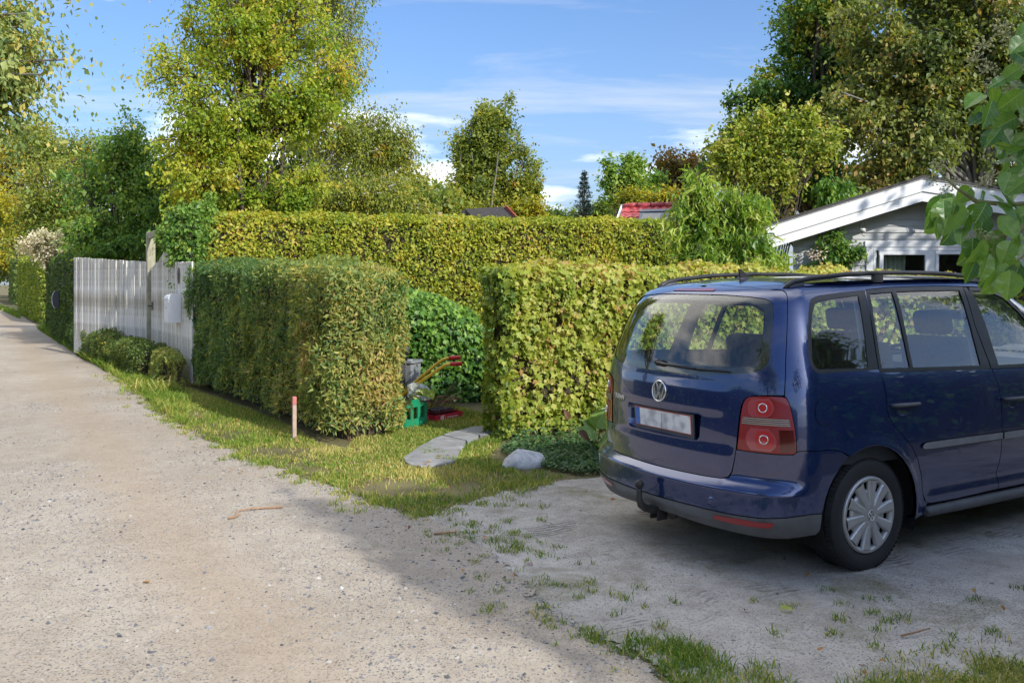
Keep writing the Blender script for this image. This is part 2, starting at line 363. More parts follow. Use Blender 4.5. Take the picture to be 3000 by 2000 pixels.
def in_poly(pts, poly):
    x, y = pts[:, 0], pts[:, 1]; c = np.zeros(len(pts), bool); n = len(poly)
    for i in range(n):
        x1, y1 = poly[i]; x2, y2 = poly[(i + 1) % n]
        if y1 == y2: continue
        k = ((y1 > y) != (y2 > y)) & (x < (x2 - x1) * (y - y1) / (y2 - y1) + x1); c ^= k
    return c
def dens(poly, step):
    out = []
    for i in range(len(poly)):
        a = np.array(poly[i], float); b = np.array(poly[(i + 1) % len(poly)], float)
        k = max(1, int(np.linalg.norm(b - a) / step))
        for j in range(k): out.append(a + (b - a) * j / k)
    return np.array(out)
def sheet(name, poly, mat, dz, step=.16, near=11., wig=.05):
    p = dens(poly, .12); q = np.c_[p, np.zeros(len(p))]
    p = p + wig * np.stack([fbm(q, 2.6, 1, 3), fbm(q, 2.6, 9, 3)], -1)
    lo, hi = p.min(0), p.max(0)
    pts = [p]
    for st, cond in ((step, lambda g: np.hypot(g[:, 0], g[:, 1]) < near), (.9, lambda g: np.hypot(g[:, 0], g[:, 1]) >= near)):
        gx, gy = np.meshgrid(np.arange(max(lo[0], -60), min(hi[0], 40), st), np.arange(max(lo[1], -25), min(hi[1], 90), st), indexing='ij')
        g = np.stack([gx.ravel(), gy.ravel()], -1); g = g + RNG.uniform(-.2, .2, g.shape) * st
        g = g[cond(g)]; g = g[in_poly(g, p)]; pts.append(g)
    A = np.concatenate(pts); n = len(p)
    r = delaunay_2d_cdt([Vector(q) for q in A], [(i, (i + 1) % n) for i in range(n)], [], 1, 1e-5)
    V = np.array([(v.x, v.y) for v in r[0]]); T = np.array(r[2])
    nr_ = np.hypot(V[:, 0], V[:, 1]) < 16; ed = np.ones(len(V)); dd = np.array([np.sqrt(((q - p) ** 2).sum(1).min()) for q in V[nr_]]); ed[nr_] = np.clip(dd / .30, 0, 1); ed[~nr_] = np.where(np.arange(len(V))[~nr_] < n, .3, 1)
    V = np.c_[V, gz(V[:, 0], V[:, 1]) * np.clip(1 - (np.hypot(V[:, 0], V[:, 1] - 8) - 18) / 10, 0, 1) + dz]
    # orient upwards
    a, b, c = V[T[:, 0]], V[T[:, 1]], V[T[:, 2]]
    fl = np.cross(b - a, c - a)[:, 2] < 0; T[fl] = T[fl][:, ::-1]
    return tag(link(name, np_mesh(name, V, T, True, {'edge': ed}), mat), kind='structure'), p
def gxy(l): return [tuple(G(*q)[:2]) for q in l]
verge = [(40, 912), (95, 945), (150, 985), (240, 1050), (330, 1100), (400, 1140), (470, 1205), (540, 1250), (640, 1298), (760, 1356), (900, 1402), (1040, 1450), (1130, 1486), (1240, 1512)]
mouth = [(1360, 1560), (1470, 1640), (1590, 1755), (1740, 1860), (1900, 1950), (2020, 2060)]
far_r = C2W(-2.7, 95); 
near_r = [tuple(C2W(-1.75, -3.2)[:2]), tuple(C2W(-1.8, -14)[:2])]
road_poly = [tuple(far_r[:2])] + gxy(verge) + gxy(mouth) + near_r + [tuple(C2W(-7.4, -14)[:2]), tuple(C2W(-7.4, 20)[:2]), tuple(C2W(-8.2, 95)[:2])]
road, road_p = sheet('gravel_lane', road_poly, M_road, .012, wig=.10)
drive_up = [(1240, 1512), (1300, 1488), (1400, 1462), (1500, 1432), (1620, 1408), (1765, 1398)]
drive_lo = [(1740, 1862), (1900, 1952), (2010, 2060), (2400, 2140), (3100, 2140)]
drive_poly = gxy(drive_up) + [tuple(C2W(1.2, 3.05)[:2]), tuple(C2W(9, 3.0)[:2]), tuple(C2W(9, -3.2)[:2])] + gxy(drive_lo)[::-1] + [(q[0] - .45, q[1] - .25) for q in gxy(mouth[:3])[::-1]] + [tuple(G(1130, 1540)[:2])]
drive, drive_p = sheet('driveway', drive_poly, M_drive, .006, .14, 12., .06)

# ------------------------------------------------------------------ loose gravel
def sample_poly(poly, n, rng):
    poly = np.array(poly); lo, hi = poly.min(0), poly.max(0); out = np.zeros((0, 2))
    while len(out) < n:
        g = rng.uniform(lo, hi, (n * 2, 2)); out = np.concatenate([out, g[in_poly(g, poly)]])
    return out[:n]
def stones_mesh(name, xy, size, dz, tint, rng, sub=False):
    n = len(xy)
    T = np.array([(1, 0, 0), (-1, 0, 0), (0, 1, 0), (0, -1, 0), (0, 0, 1), (0, 0, -.6)], float)
    Fc = np.array([(0, 2, 4), (2, 1, 4), (1, 3, 4), (3, 0, 4)])
    a = rng.uniform(0, 6.28, n); sx = rng.uniform(.75, 1.35, n); sy = rng.uniform(.6, 1.0, n); sz = rng.uniform(.35, .75, n)
    L = T[None] * (1 + rng.normal(0, .2, (n, 6, 1))) * np.stack([sx, sy, sz], -1)[:, None, :] * size[:, None, None]
    c, s = np.cos(a)[:, None], np.sin(a)[:, None]
    X = L[..., 0] * c - L[..., 1] * s; Y = L[..., 0] * s + L[..., 1] * c
    Z = L[..., 2] + (gz(xy[:, 0], xy[:, 1]) + dz + size * sz * .18)[:, None]
    V = np.stack([X + xy[:, :1], Y + xy[:, 1:], Z], -1).reshape(-1, 3)
    F = (Fc[None] + (np.arange(n) * 6)[:, None, None]).reshape(-1, 3)
    return np_mesh(name, V, F, False, {'tint': np.repeat(tint, 6)})
def tintmat(name, stops, rough=.8, spec=.3, sc_=40):
    m, t, o = new_mat(name); a = t.nodes.new('ShaderNodeAttribute'); a.attribute_name = 'tint'
    c = ramp(t, stops, a.outputs['Fac']).outputs[0]
    n = noise(t, sc_, 4, .6, geoco(t))
    c = mixc(t, .35, c, ramp(t, [(.3, (.6,) * 3), (.7, (1.25,) * 3)], n.outputs[0]).outputs[0], 'MULTIPLY')
    bsdf(t, o, c, rough, 0, spec, n.outputs[0], .2, .003); return m
M_peb = tintmat('pebble', [(0, (.05, .052, .058)), (.3, (.17, .175, .19)), (.55, (.30, .28, .26)), (.85, (.40, .37, .33)), (1, (.54, .51, .47))])
rg = np.random.default_rng(11)
near_road = gxy([(-450, 1290), (300, 1130), (560, 1262), (760, 1362), (1040, 1456), (1240, 1520), (1360, 1560), (1470, 1640), (1590, 1755), (1740, 1860), (1900, 1950), (2050, 2080), (-300, 2080)])
c = sample_poly(near_road, 90000, rg)
q = np.c_[c, np.zeros(len(c))]
den = np.clip((fbm(q, 1.0, 21, 3) + .12) * 2.2, 0.05, 1)
for (u, v, rr, wgt) in ((1120, 1480, .7, 1.0), (60, 1470, .8, .9), (1560, 1790, .55, 1.1), (1800, 1950, .5, 1.2), (1340, 1640, .35, .8), (700, 1400, .5, .5), (800, 1900, .7, .6)):
    g = G(u, v); den = den + wgt * np.exp(-((c[:, 0] - g.x) ** 2 + (c[:, 1] - g.y) ** 2) / (2 * rr * rr))
xc_ = (c - np.array(CAR_O[:2])) @ np.array(AX[:2]); den = den * (1 - .85 * np.exp(-((xc_ + 3.2) / .33) ** 2) - .7 * np.exp(-((xc_ + 4.85) / .3) ** 2))
keep = rg.random(len(c)) < den * .75
c = c[keep]
sz = np.clip(rg.lognormal(math.log(.0048), .5, len(c)), .0028, .016)
tag(link('loose_gravel', stones_mesh('loose_gravel', c, sz, .010, rg.beta(1.5, 1.9, len(c)), rg), M_peb), 'loose pebbles scattered over the gravel lane', 'gravel', kind='stuff')
c = sample_poly(drive_p, 22000, rg)
c = c[(c[:, 1] < 9)]
c = c[rg.random(len(c)) < np.clip(fbm(np.c_[c, np.zeros(len(c))], 1.2, 31, 3) + .45, .1, 1)]
sz = np.clip(rg.lognormal(math.log(.0055), .5, len(c)), .003, .018)
tag(link('driveway_gravel', stones_mesh('driveway_gravel', c, sz, .004, rg.beta(2, 1.4, len(c)), rg), M_peb), 'sparse pale pebbles pressed into the shaded driveway', 'gravel', kind='stuff')
# ------------------------------------------------------------------ leaves
def _t(v, f): return np.array(v, float), np.array(f)
TM = {
 'diamond': _t([(0, 0, 0), (-.30, .45, .07), (0, 1, -.06), (.30, .45, .07)], [(0, 2, 1), (0, 3, 2)]),
 'lance': _t([(0, 0, 0), (-.17, .42, .05), (0, 1, -.10), (.17, .42, .05)], [(0, 2, 1), (0, 3, 2)]),
 'ovate': _t([(0, 0, 0), (-.28, .28, .07), (-.24, .66, .03), (0, 1, -.10), (.24, .66, .03), (.28, .28, .07), (0, .5, -.02)],
             [(0, 6, 1), (1, 6, 2), (2, 6, 3), (3, 6, 4), (4, 6, 5), (5, 6, 0)]),
 'oval': _t([(0, 0, 0), (-.26, .3, .05), (-.22, .7, .02), (0, 1, -.08), (.22, .7, .02), (.26, .3, .05)], [(0, 3, 2), (0, 2, 1), (0, 5, 4), (0, 4, 3)]),
}
def lobed(out, c=(0, .38, -.03)):
    v = [c] + [(x, y, z) for x, y, z in out]; n = len(out)
    return _t(v, [(0, 1 + (i + 1) % n, 1 + i) for i in range(n)])
TM['maple'] = lobed([(0, .02, 0), (.46, .06, .05), (.28, .30, .0), (.55, .60, .06), (.19, .64, 0), (0, 1.0, -.08), (-.19, .64, 0), (-.55, .60, .06), (-.28, .30, 0), (-.46, .06, .05)])
TM['ivy'] = lobed([(0, .06, 0), (.34, -.04, .05), (.30, .26, .02), (.50, .44, .06), (.20, .58, 0), (0, 1.0, -.10), (-.20, .58, 0), (-.50, .44, .06), (-.30, .26, .02), (-.34, -.04, .05)])
# long leaf of corkscrew willow: curling strip
def strip(n=5, w=.07, curl=.35, twist=.5):
    v = []; f = []
    for i in range(n + 1):
        t = i / n; ww = w * math.sin(math.pi * (.12 + .86 * t)) ** .8
        cx = .20 * math.sin(t * 5.2) * curl / .35; cz = .16 * math.cos(t * 4.4) * curl / .35
        a = twist * t * 3
        v += [(cx - ww * math.cos(a), t, cz - ww * math.sin(a)), (cx + ww * math.cos(a), t, cz + ww * math.sin(a))]
    for i in range(n): f += [(2 * i, 2 * i + 1, 2 * i + 3), (2 * i, 2 * i + 3, 2 * i + 2)]
    return _t(v, f)
TM['willow'] = strip(4, .075, .35, .5)
def nrmz(a): return a / (np.linalg.norm(a, axis=-1, keepdims=True) + 1e-9)
def leaf_mesh(name, pos, axis, nrm, size, tmpl, tint, rng=RNG, curl=(.3, 1.9), smooth=False):
    tv, tf = TM[tmpl]; n = len(pos); k = len(tv)
    ax_ = nrmz(axis); x = nrmz(np.cross(ax_, nrm)); z = np.cross(x, ax_)
    cz = rng.uniform(curl[0], curl[1], n)[:, None, None]; wx = rng.uniform(.8, 1.15, n)[:, None, None]
    s = size[:, None, None]
    V = pos[:, None, :] + s * (tv[None, :, 0:1] * wx * x[:, None, :] + tv[None, :, 1:2] * ax_[:, None, :] + tv[None, :, 2:3] * cz * z[:, None, :])
    F = (tf[None] + (np.arange(n) * k)[:, None, None]).reshape(-1, 3)
    return np_mesh(name, V.reshape(-1, 3), F, smooth, {'tint': np.repeat(tint, k)})
def tubes_np(PTS, R, n=5):
    PTS = np.asarray(PTS, float); R = np.asarray(R, float); N, K, _ = PTS.shape
    d = np.gradient(PTS, axis=1); d = nrmz(d)
    ref = np.zeros((N, 1, 3)); kk = np.abs(d.mean(1)).argmin(-1); ref[np.arange(N), 0, kk] = 1
    x = nrmz(np.cross(d, np.broadcast_to(ref, d.shape))); y = np.cross(x, d)
    a = np.arange(n) * 2 * np.pi / n
    V = PTS[:, :, None, :] + R[:, :, None, None] * (np.cos(a)[None, None, :, None] * x[:, :, None, :] + np.sin(a)[None, None, :, None] * y[:, :, None, :])
    i = np.arange(N)[:, None, None] * K * n; j = np.arange(K - 1)[None, :, None] * n; m = np.arange(n)[None, None, :]; m2 = (m + 1) % n
    F = np.stack(np.broadcast_arrays(i + j + m, i + j + m2, i + j + n + m2, i + j + n + m), -1).reshape(-1, 4)
    return V.reshape(-1, 3), F
def join_np(parts):
    Vs = []; Fs = []; b = 0
    for v, f in parts: Vs.append(v); Fs.append(f + b); b += len(v)
    return np.concatenate(Vs), np.concatenate(Fs)
def bez(a, b, c, k):
    t = np.linspace(0, 1, k)[None, :, None]
    return (1 - t) ** 2 * a[:, None] + 2 * t * (1 - t) * b[:, None] + t * t * c[:, None]
def rand_ball(rng, n):
    v = nrmz(rng.normal(size=(n, 3))); return v * rng.random((n, 1)) ** (1 / 3)

M_bark = plain('bark_brown', (.075, .055, .04), .9, bump=.5, bscale=25, var=.35, vscale=9)
M_barkg = plain('bark_grey', (.16, .15, .135), .9, bump=.5, bscale=25, var=.3, vscale=9)
def birch_bark():
    m, t, o = new_mat('bark_birch'); v = objco(t, (1, 1, .28)); n = noise(t, 14, 5, .7, v)
    bsdf(t, o, ramp(t, [(.42, (.05, .045, .04)), (.5, (.5, .48, .44)), (.8, (.68, .66, .62))], n.outputs[0]).outputs[0], .8, bump=n.outputs[0]); return m
M_birch = birch_bark()
M_twig = plain('twig_brown', (.12, .08, .05), .9, var=.3, vscale=20)
M_core = plain('dark_twigs', (.045, .036, .022), .95, var=.5, vscale=14, bump=.6, bscale=30)  # dark bark brown for hedge and ivy cores, also pot soil

def tree(name, label, base, lobes, th, r0, spec, seed, limbs=14, subs=8, twigs=6, leaves=14, cl=.10, droop=.25, bark=None, cat='tree', group=None,
         tube=True, stems=1, lean=(0, 0), upl=.25, edge=.85, low=.35):
    """lobes: (x,y,z,rx,ry,rz) volumes of the crown in world space"""
    rng = np.random.default_rng(seed); base = np.array(base, float)
    root = empty(name, base, label, cat, group)
    L = np.array([l[:6] for l in lobes], float); wgt = np.array([l[6] if len(l) > 6 else (l[3] * l[4] * l[5]) ** .6 for l in lobes]); wgt = wgt / wgt.sum()
    tmpl, size, mat, tm, ts = spec
    top = np.array([base[0] + lean[0], base[1] + lean[1], base[2] + th])
    k = rng.choice(len(L), limbs, p=wgt); lo = L[k]
    E1 = lo[:, :3] + rand_ball(rng, limbs) * lo[:, 3:6] * edge
    st = np.clip(low + (1 - low) * rng.random(limbs) ** .8, 0, 1); st = np.minimum(st, np.clip((E1[:, 2] - base[2]) / th * .8, .08, 1))
    S1 = base + (top - base) * st[:, None]
    ln = np.linalg.norm(E1 - S1, axis=1, keepdims=True)
    C1 = S1 + (E1 - S1) * .45 + np.array([0, 0, 1]) * ln * upl + rng.normal(0, .07, (limbs, 3)) * ln
    B1 = bez(S1, C1, E1, 7)
    parts = []
    if stems > 0:
        for s_ in range(stems):
            ang = rng.uniform(0, 6.28); off = np.array([math.cos(ang), math.sin(ang), 0]) * (0 if stems == 1 else r0 * 1.3)
            tt = np.linspace(0, 1, 9)[:, None]
            tp = base + off * (1 + 3 * tt * (stems > 1)) + (top - base) * tt + np.c_[vnoise(np.c_[tt * 3, tt * 0 + s_, tt * 0], 1, seed), vnoise(np.c_[tt * 0, tt * 3, tt * 0 + s_], 1, seed + 3), tt[:, 0] * 0] * r0 * 1.2 * tt
            tr = r0 * (1 - .82 * tt[:, 0]) * (1 + .45 * np.exp(-tt[:, 0] * 14)); tr = tr * (1 if stems == 1 else .6)
            parts.append(tubes_np(tp[None], tr[None], 9))
    r1 = (r0 * .42 * (1 - .55 * st))[:, None] * np.linspace(1, .22, 7)[None]
    parts.append(tubes_np(B1, np.maximum(r1, .006), 6))
    # second order
    ns = limbs * subs; par = np.repeat(np.arange(limbs), subs)
    ti = rng.uniform(.3, 1, ns); f = ti * 6; i0 = np.clip(f.astype(int), 0, 5); fr = (f - i0)[:, None]
    S2 = B1[par, i0] * (1 - fr) + B1[par, i0 + 1] * fr
    lp = lo[par]; E2 = S2 * .35 + E1[par] * .65 + rand_ball(rng, ns) * lp[:, 3:6] * .62
    d = (E2 - lp[:, :3]) / lp[:, 3:6]; rr = np.linalg.norm(d, axis=1, keepdims=True)
    lim = 1.0 + .16 * rng.normal(size=(ns, 1)); d = np.where(rr > lim, d / rr * lim, d); E2 = lp[:, :3] + d * lp[:, 3:6]
    ln = np.linalg.norm(E2 - S2, axis=1, keepdims=True)
    C2 = (S2 + E2) / 2 + np.array([0, 0, 1]) * ln * .16 + rng.normal(0, .06, (ns, 3)) * ln
    B2 = bez(S2, C2, E2, 5)
    if tube: parts.append(tubes_np(B2, np.maximum((r0 * .13) * np.linspace(1, .3, 5)[None] * rng.uniform(.6, 1.2, (ns, 1)), .004), 4))
    # twigs
    nt_ = ns * twigs; p2 = np.repeat(np.arange(ns), twigs); ti = rng.uniform(.25, 1.05, nt_); f = np.clip(ti, 0, 1) * 4; i0 = np.clip(f.astype(int), 0, 3); fr = (f - i0)[:, None]
    S3 = B2[p2, i0] * (1 - fr) + B2[p2, i0 + 1] * fr
    tl = ln[p2] * rng.uniform(.25, .6, (nt_, 1)); dirn = nrmz(nrmz(E2 - S2)[p2] * .7 + rng.normal(size=(nt_, 3)) * .75)
    E3 = S3 + dirn * tl - np.array([0, 0, 1]) * tl * droop * rng.random((nt_, 1))
    B3 = np.stack([S3, (S3 + E3) / 2 + np.array([0, 0, 1]) * tl * .1, E3], 1)
    if tube == 2: parts.append(tubes_np(B3, np.tile(np.array([.006, .004, .002]) * (1 + r0), (nt_, 1)), 3))
    V, F = join_np(parts); o = link('trunk', np_mesh('trunk', V - base, F, True), bark or M_bark, root)
    # leaves
    nl = nt_ * leaves; p3 = np.repeat(np.arange(nt_), leaves); t = rng.uniform(.1, 1.08, (nl, 1))
    pos = (1 - t) ** 2 * B3[p3, 0] + 2 * t * (1 - t) * B3[p3, 1] + t * t * B3[p3, 2] + rng.normal(0, 1, (nl, 3)) * cl
    axd = nrmz(dirn[p3] * .5 + rng.normal(size=(nl, 3)) * .8 - np.array([0, 0, droop * 2.2]))
    nr = nrmz(np.array([.0, -.15, .75]) + rng.normal(size=(nl, 3)) * .62)
    ct = rng.normal(0, ts * .75, limbs)[par][p2][p3] + rng.normal(0, ts * .6, ns)[p2][p3]
    tint = np.clip(tm + ct + rng.normal(0, ts, nl), 0, 1)
    sz = size * np.clip(rng.lognormal(-.05, .3, nl), .45, 1.6)
    me = leaf_mesh('crown', pos - base, axd, nr, sz, tmpl, tint, rng)
    c = link('crown', me, mat, root); c['kind'] = 'stuff'
    return root
def lobe(u, v, ru, rv, Y, ry=None, wgt=None):
    p = P(u, v, Y); k = Y / FPX; r = (p.x, p.y, p.z, ru * k, (ry if ry else ru * k * .8), rv * k)
    return r + ((wgt,) if wgt else ())

def hedge(name, label, p0, p1, th, h, tmpl, size, dn, mat, seed, tint=(.5, .18), rad=.14, amp=.05, depth=.10, faces=None, cat='hedge', core=True, z0=.05,
          topcurve=None, group=None, droop=.35, stems=0, twigs=0, flat=.55, split=0, corein=.13, tfun=None, root=None, updir=0, thin=1.1):
    """clipped hedge: p0->p1 base line of the visible long face, thickness th goes to the left of that direction"""
    rng = np.random.default_rng(seed); p0 = np.array(p0[:2], float); p1 = np.array(p1[:2], float)
    L = np.linalg.norm(p1 - p0); ex = (p1 - p0) / L; ey = np.array([-ex[1], ex[0]])
    faces = faces or dict(front=1, back=.3, left=1, right=1, top=1)
    P_, N_ = [], []
    def face(n, fx, nv):
        if n <= 0: return
        a, b = rng.random(n), rng.random(n); P_.append(fx(a, b)); N_.append(np.tile(nv, (n, 1)))
    face(int(dn * L * h * faces.get('front', 0)), lambda a, b: np.stack([a * L, a * 0, z0 + b * (h - z0)], -1), (0, -1, 0))
    face(int(dn * L * h * faces.get('back', 0)), lambda a, b: np.stack([a * L, a * 0 + th, z0 + b * (h - z0)], -1), (0, 1, 0))
    face(int(dn * th * h * faces.get('left', 0)), lambda a, b: np.stack([a * 0, a * th, z0 + b * (h - z0)], -1), (-1, 0, 0))
    face(int(dn * th * h * faces.get('right', 0)), lambda a, b: np.stack([a * 0 + L, a * th, z0 + b * (h - z0)], -1), (1, 0, 0))
    face(int(dn * L * th * faces.get('top', 0)), lambda a, b: np.stack([a * L, b * th, a * 0 + h], -1), (0, 0, 1))
    Q = np.concatenate(P_); Nn = np.concatenate(N_).astype(float)
    lo = np.array([rad, rad, -1]); hi = np.array([L - rad, th - rad, h - rad]); c = np.clip(Q, lo, hi)
    d = Q - c; dl = np.linalg.norm(d, axis=1, keepdims=True); nn = np.where(dl > 1e-6, d / np.maximum(dl, 1e-6), Nn)
    Q = c + nn * np.minimum(dl, rad)
    if topcurve is not None: Q[:, 2] *= topcurve(Q[:, 0] / L)
    q3 = np.c_[Q[:, 0], Q[:, 1], Q[:, 2]] + seed * 3.7
    kp = rng.random(len(Q)) < np.clip(.80 + thin * fbm(q3, 2.3, seed + 3, 3) - .25 * np.clip((.35 - Q[:, 2]) / .35, 0, 1), .12, 1); Q, nn, q3 = Q[kp], nn[kp], q3[kp]
    bump_ = amp * fbm(q3, 1.5, seed, 3) + amp * .7 * fbm(q3, 5, seed + 5, 2)
    dep = rng.exponential(depth * .42, len(Q)); dep = np.minimum(dep, depth * 1.6) - .012
    Q = Q + nn * (bump_ - dep)[:, None]
    W3 = np.array([[ex[0], ex[1], 0], [ey[0], ey[1], 0], [0, 0, 1]])
    pos = Q @ W3; pos[:, :2] += p0; nw = nn @ W3
    base = np.array([*(p0 + ex * L / 2 + ey * th / 2), 0.0])
    root = root or empty(name, base, label, cat, group)
    n = len(pos)
    axd = nrmz(np.cross(nw, rng.normal(size=(n, 3))) * .8 + nw * .45 + rng.normal(size=(n, 3)) * .3 + np.array([0, 0, updir - droop]))
    nr = nrmz(nw * flat + np.array([0, 0, .35]) + rng.normal(size=(n, 3)) * .5)
    tn = tint[0] + rng.normal(0, tint[1], n) + .18 * fbm(pos, 2.2, seed + 9, 2)
    if tfun is not None: tn = tn + tfun(pos, Q)
    tn = np.clip(tn, 0, 1)
    sz = size * np.clip(rng.lognormal(-.08, .3, n), .4, 1.5)
    big = np.zeros(n, bool)
    if split:       # the leaves that show largest become parts of their own
        sh = dep - .5 * sz + np.maximum(0, (nw @ np.array([0., 1, 0])) * .3) + .00 * rng.random(n)
        cand = np.where((dep < .012))[0]; cand = cand[np.linalg.norm(pos[cand], axis=1).argsort()][:split * 3]
        cand = rng.permutation(cand)[:split]; big[cand] = True
        ms = []
        for j in range(6):
            me = leaf_mesh('leaf', np.zeros((1, 3)), np.array([[0, 1., 0]]), np.array([[0, 0, 1.]]), np.ones(1), tmpl, np.array([.2 + .14 * j]), rng); me.materials.append(mat); ms.append(me)
        for i in cand:
            o = bpy.data.objects.new('leaf', ms[int(np.clip((tn[i] - .13) / .14, 0, 5))]); COL.objects.link(o); o.parent = root
            a = Vector(axd[i]).normalized(); x = a.cross(Vector(nr[i])).normalized(); z = x.cross(a)
            M = Matrix((x, a, z)).transposed().to_4x4() @ Matrix.Scale(sz[i] * 1.05, 4); M.translation = Vector(pos[i] - base); o.matrix_local = M
    k = ~big
    f = link('foliage', leaf_mesh('foliage', pos[k] - base, axd[k], nr[k], sz[k], tmpl, tn[k], rng), mat, root); f['kind'] = 'stuff'
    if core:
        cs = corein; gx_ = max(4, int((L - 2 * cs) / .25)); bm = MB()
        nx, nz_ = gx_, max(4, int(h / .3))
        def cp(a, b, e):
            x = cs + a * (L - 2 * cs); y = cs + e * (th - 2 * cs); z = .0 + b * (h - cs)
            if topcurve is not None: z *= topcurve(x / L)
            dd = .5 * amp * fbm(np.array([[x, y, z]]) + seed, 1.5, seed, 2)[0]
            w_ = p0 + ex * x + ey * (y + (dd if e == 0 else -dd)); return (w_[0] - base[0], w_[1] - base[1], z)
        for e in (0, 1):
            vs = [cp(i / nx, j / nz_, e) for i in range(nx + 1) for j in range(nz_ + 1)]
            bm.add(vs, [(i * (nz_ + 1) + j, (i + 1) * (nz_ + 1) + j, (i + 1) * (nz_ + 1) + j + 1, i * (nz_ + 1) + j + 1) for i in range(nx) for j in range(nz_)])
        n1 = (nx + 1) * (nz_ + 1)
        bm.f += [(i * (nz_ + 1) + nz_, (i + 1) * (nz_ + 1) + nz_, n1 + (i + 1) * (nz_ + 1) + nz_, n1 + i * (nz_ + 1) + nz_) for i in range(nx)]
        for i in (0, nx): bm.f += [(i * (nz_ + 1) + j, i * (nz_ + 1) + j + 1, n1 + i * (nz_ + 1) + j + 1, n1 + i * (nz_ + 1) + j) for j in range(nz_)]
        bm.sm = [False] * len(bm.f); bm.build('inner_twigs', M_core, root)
    if stems or twigs:
        parts = []
        if stems:
            b0 = np.stack([rng.uniform(.08, L - .08, stems), rng.uniform(.22, .8, stems) * th, np.zeros(stems)], -1)
            b2 = b0 + np.stack([rng.normal(0, .22, stems), rng.normal(0, .1, stems), rng.uniform(.5, .92, stems) * h], -1)
            b1 = (b0 + b2) / 2 + rng.normal(0, .05, (stems, 3)); B = bez(b0, b1, b2, 5) @ W3; B[..., :2] += p0 - base[:2]
            parts.append(tubes_np(B, np.linspace(.011, .004, 5)[None] * rng.uniform(.6, 1.5, (stems, 1)), 5))
        if twigs:
            kk = rng.choice(n, twigs, replace=False); a = pos[kk] - base; dd = nrmz(nw[kk] + rng.normal(size=(twigs, 3)) * .6 + np.array([0, 0, .3]))
            l = rng.uniform(.06, .2, (twigs, 1)); B = np.stack([a - dd * l, a, a + dd * l * .35], 1)
            parts.append(tubes_np(B, np.tile([.004, .003, .0015], (twigs, 1)), 3))
        V, F = join_np(parts); t_ = link('stems', np_mesh('stems', V, F, True), M_twig, root)
    return root

def grass(name, label, poly, n, hgt, mat, seed, wid=.004, dz=0., tint=(.45, .2), clear=None, dens_f=None, lean=.55, pts=None, kind='stuff', cat='grass', parent=None):
    rng = np.random.default_rng(seed)
    c = sample_poly(poly, n, rng) if pts is None else pts
    if dens_f is not None: c = c[rng.random(len(c)) < dens_f(c)]
    if clear is not None:
        for cl_ in clear: c = c[~in_poly(c, cl_)]
    n = len(c); z = gz(c[:, 0], c[:, 1]) + dz; p = np.c_[c, z]
    hh = hgt * rng.uniform(.4, 1.25, n) * (1 + .5 * fbm(np.c_[c, c[:, :1] * 0], 1.6, seed, 2))
    a = rng.uniform(0, 6.28, n); ln = rng.uniform(.1, 1, n) * lean
    d = np.stack([np.cos(a) * ln, np.sin(a) * ln, np.ones(n)], -1); b = rng.uniform(0, 6.28, n)
    sd = np.stack([np.cos(b), np.sin(b), np.zeros(n)], -1) * (wid * .9 * rng.uniform(.6, 1.3, n))[:, None]
    mid = p + d * (hh * .55)[:, None]; tip = p + d * hh[:, None] + np.stack([np.cos(a), np.sin(a), -np.ones(n) * .7], -1) * (hh * ln * .55)[:, None]
    V = np.stack([p - sd, p + sd, mid - sd * .75, mid + sd * .75, tip], 1).reshape(-1, 3)
    i = (np.arange(n) * 5)[:, None, None]; F = (np.array([(0, 1, 3), (0, 3, 2), (2, 3, 4)])[None] + i).reshape(-1, 3)
    tn = np.clip(tint[0] + rng.normal(0, tint[1], n) + .3 * fbm(np.c_[c, c[:, :1] * 0], 1.1, seed + 2, 3), 0, 1)
    o = link(name, np_mesh(name, V, F, False, {'tint': np.repeat(tn, 5)}), mat, parent); tag(o, label, cat, kind=kind); return o
# ------------------------------------------------------------------ foliage colours
L_privet = leafmat('privet_leaf', [(0, (0.072, 0.156, 0.054)), (0.35, (0.156, 0.252, 0.084)), (0.6, (0.300, 0.348, 0.090)), (0.8, (0.504, 0.456, 0.132)), (1, (0.552, 0.396, 0.180))], .44)
L_maple = leafmat('field_maple_leaf', [(0, (0.09, 0.16, 0.03)), (0.3, (0.2, 0.28, 0.035)), (0.6, (0.36, 0.41, 0.06)), (0.85, (0.52, 0.5, 0.14)), (1, (0.45, 0.27, 0.1))], .4, clump=.22)
L_beech = leafmat('hornbeam_hedge_leaf', [(0, (0.09, 0.17, 0.025)), (0.3, (0.2, 0.28, 0.03)), (0.6, (0.38, 0.41, 0.04)), (0.85, (0.56, 0.51, 0.07)), (1, (0.52, 0.35, 0.1))], .42, clump=.3, cscale=.9)
L_ivy = leafmat('ivy_leaf', [(0, (0.03, 0.1, 0.02)), (0.5, (0.075, 0.18, 0.025)), (0.8, (0.16, 0.3, 0.04)), (1, (0.28, 0.42, 0.07))], .3, .45, .4)
L_elm = leafmat('yellowing_tree_leaf', [(0, (0.1, 0.2, 0.025)), (0.3, (0.2, 0.31, 0.03)), (0.6, (0.33, 0.4, 0.04)), (0.9, (0.5, 0.48, 0.06)), (1, (0.52, 0.38, 0.05))], .46, clump=.28, cscale=.55)
L_birch = leafmat('birch_leaf', [(0, (0.09, 0.14, 0.03)), (0.35, (0.18, 0.24, 0.04)), (0.65, (0.29, 0.33, 0.05)), (0.92, (0.46, 0.42, 0.06)), (1, (0.48, 0.3, 0.04))], .42, clump=.25, cscale=.5)
L_green = leafmat('hornbeam_leaf', [(0, (0.05, 0.13, 0.03)), (0.45, (0.1, 0.22, 0.04)), (0.75, (0.2, 0.33, 0.055)), (1, (0.32, 0.41, 0.07))], .38, clump=.25, cscale=.7)
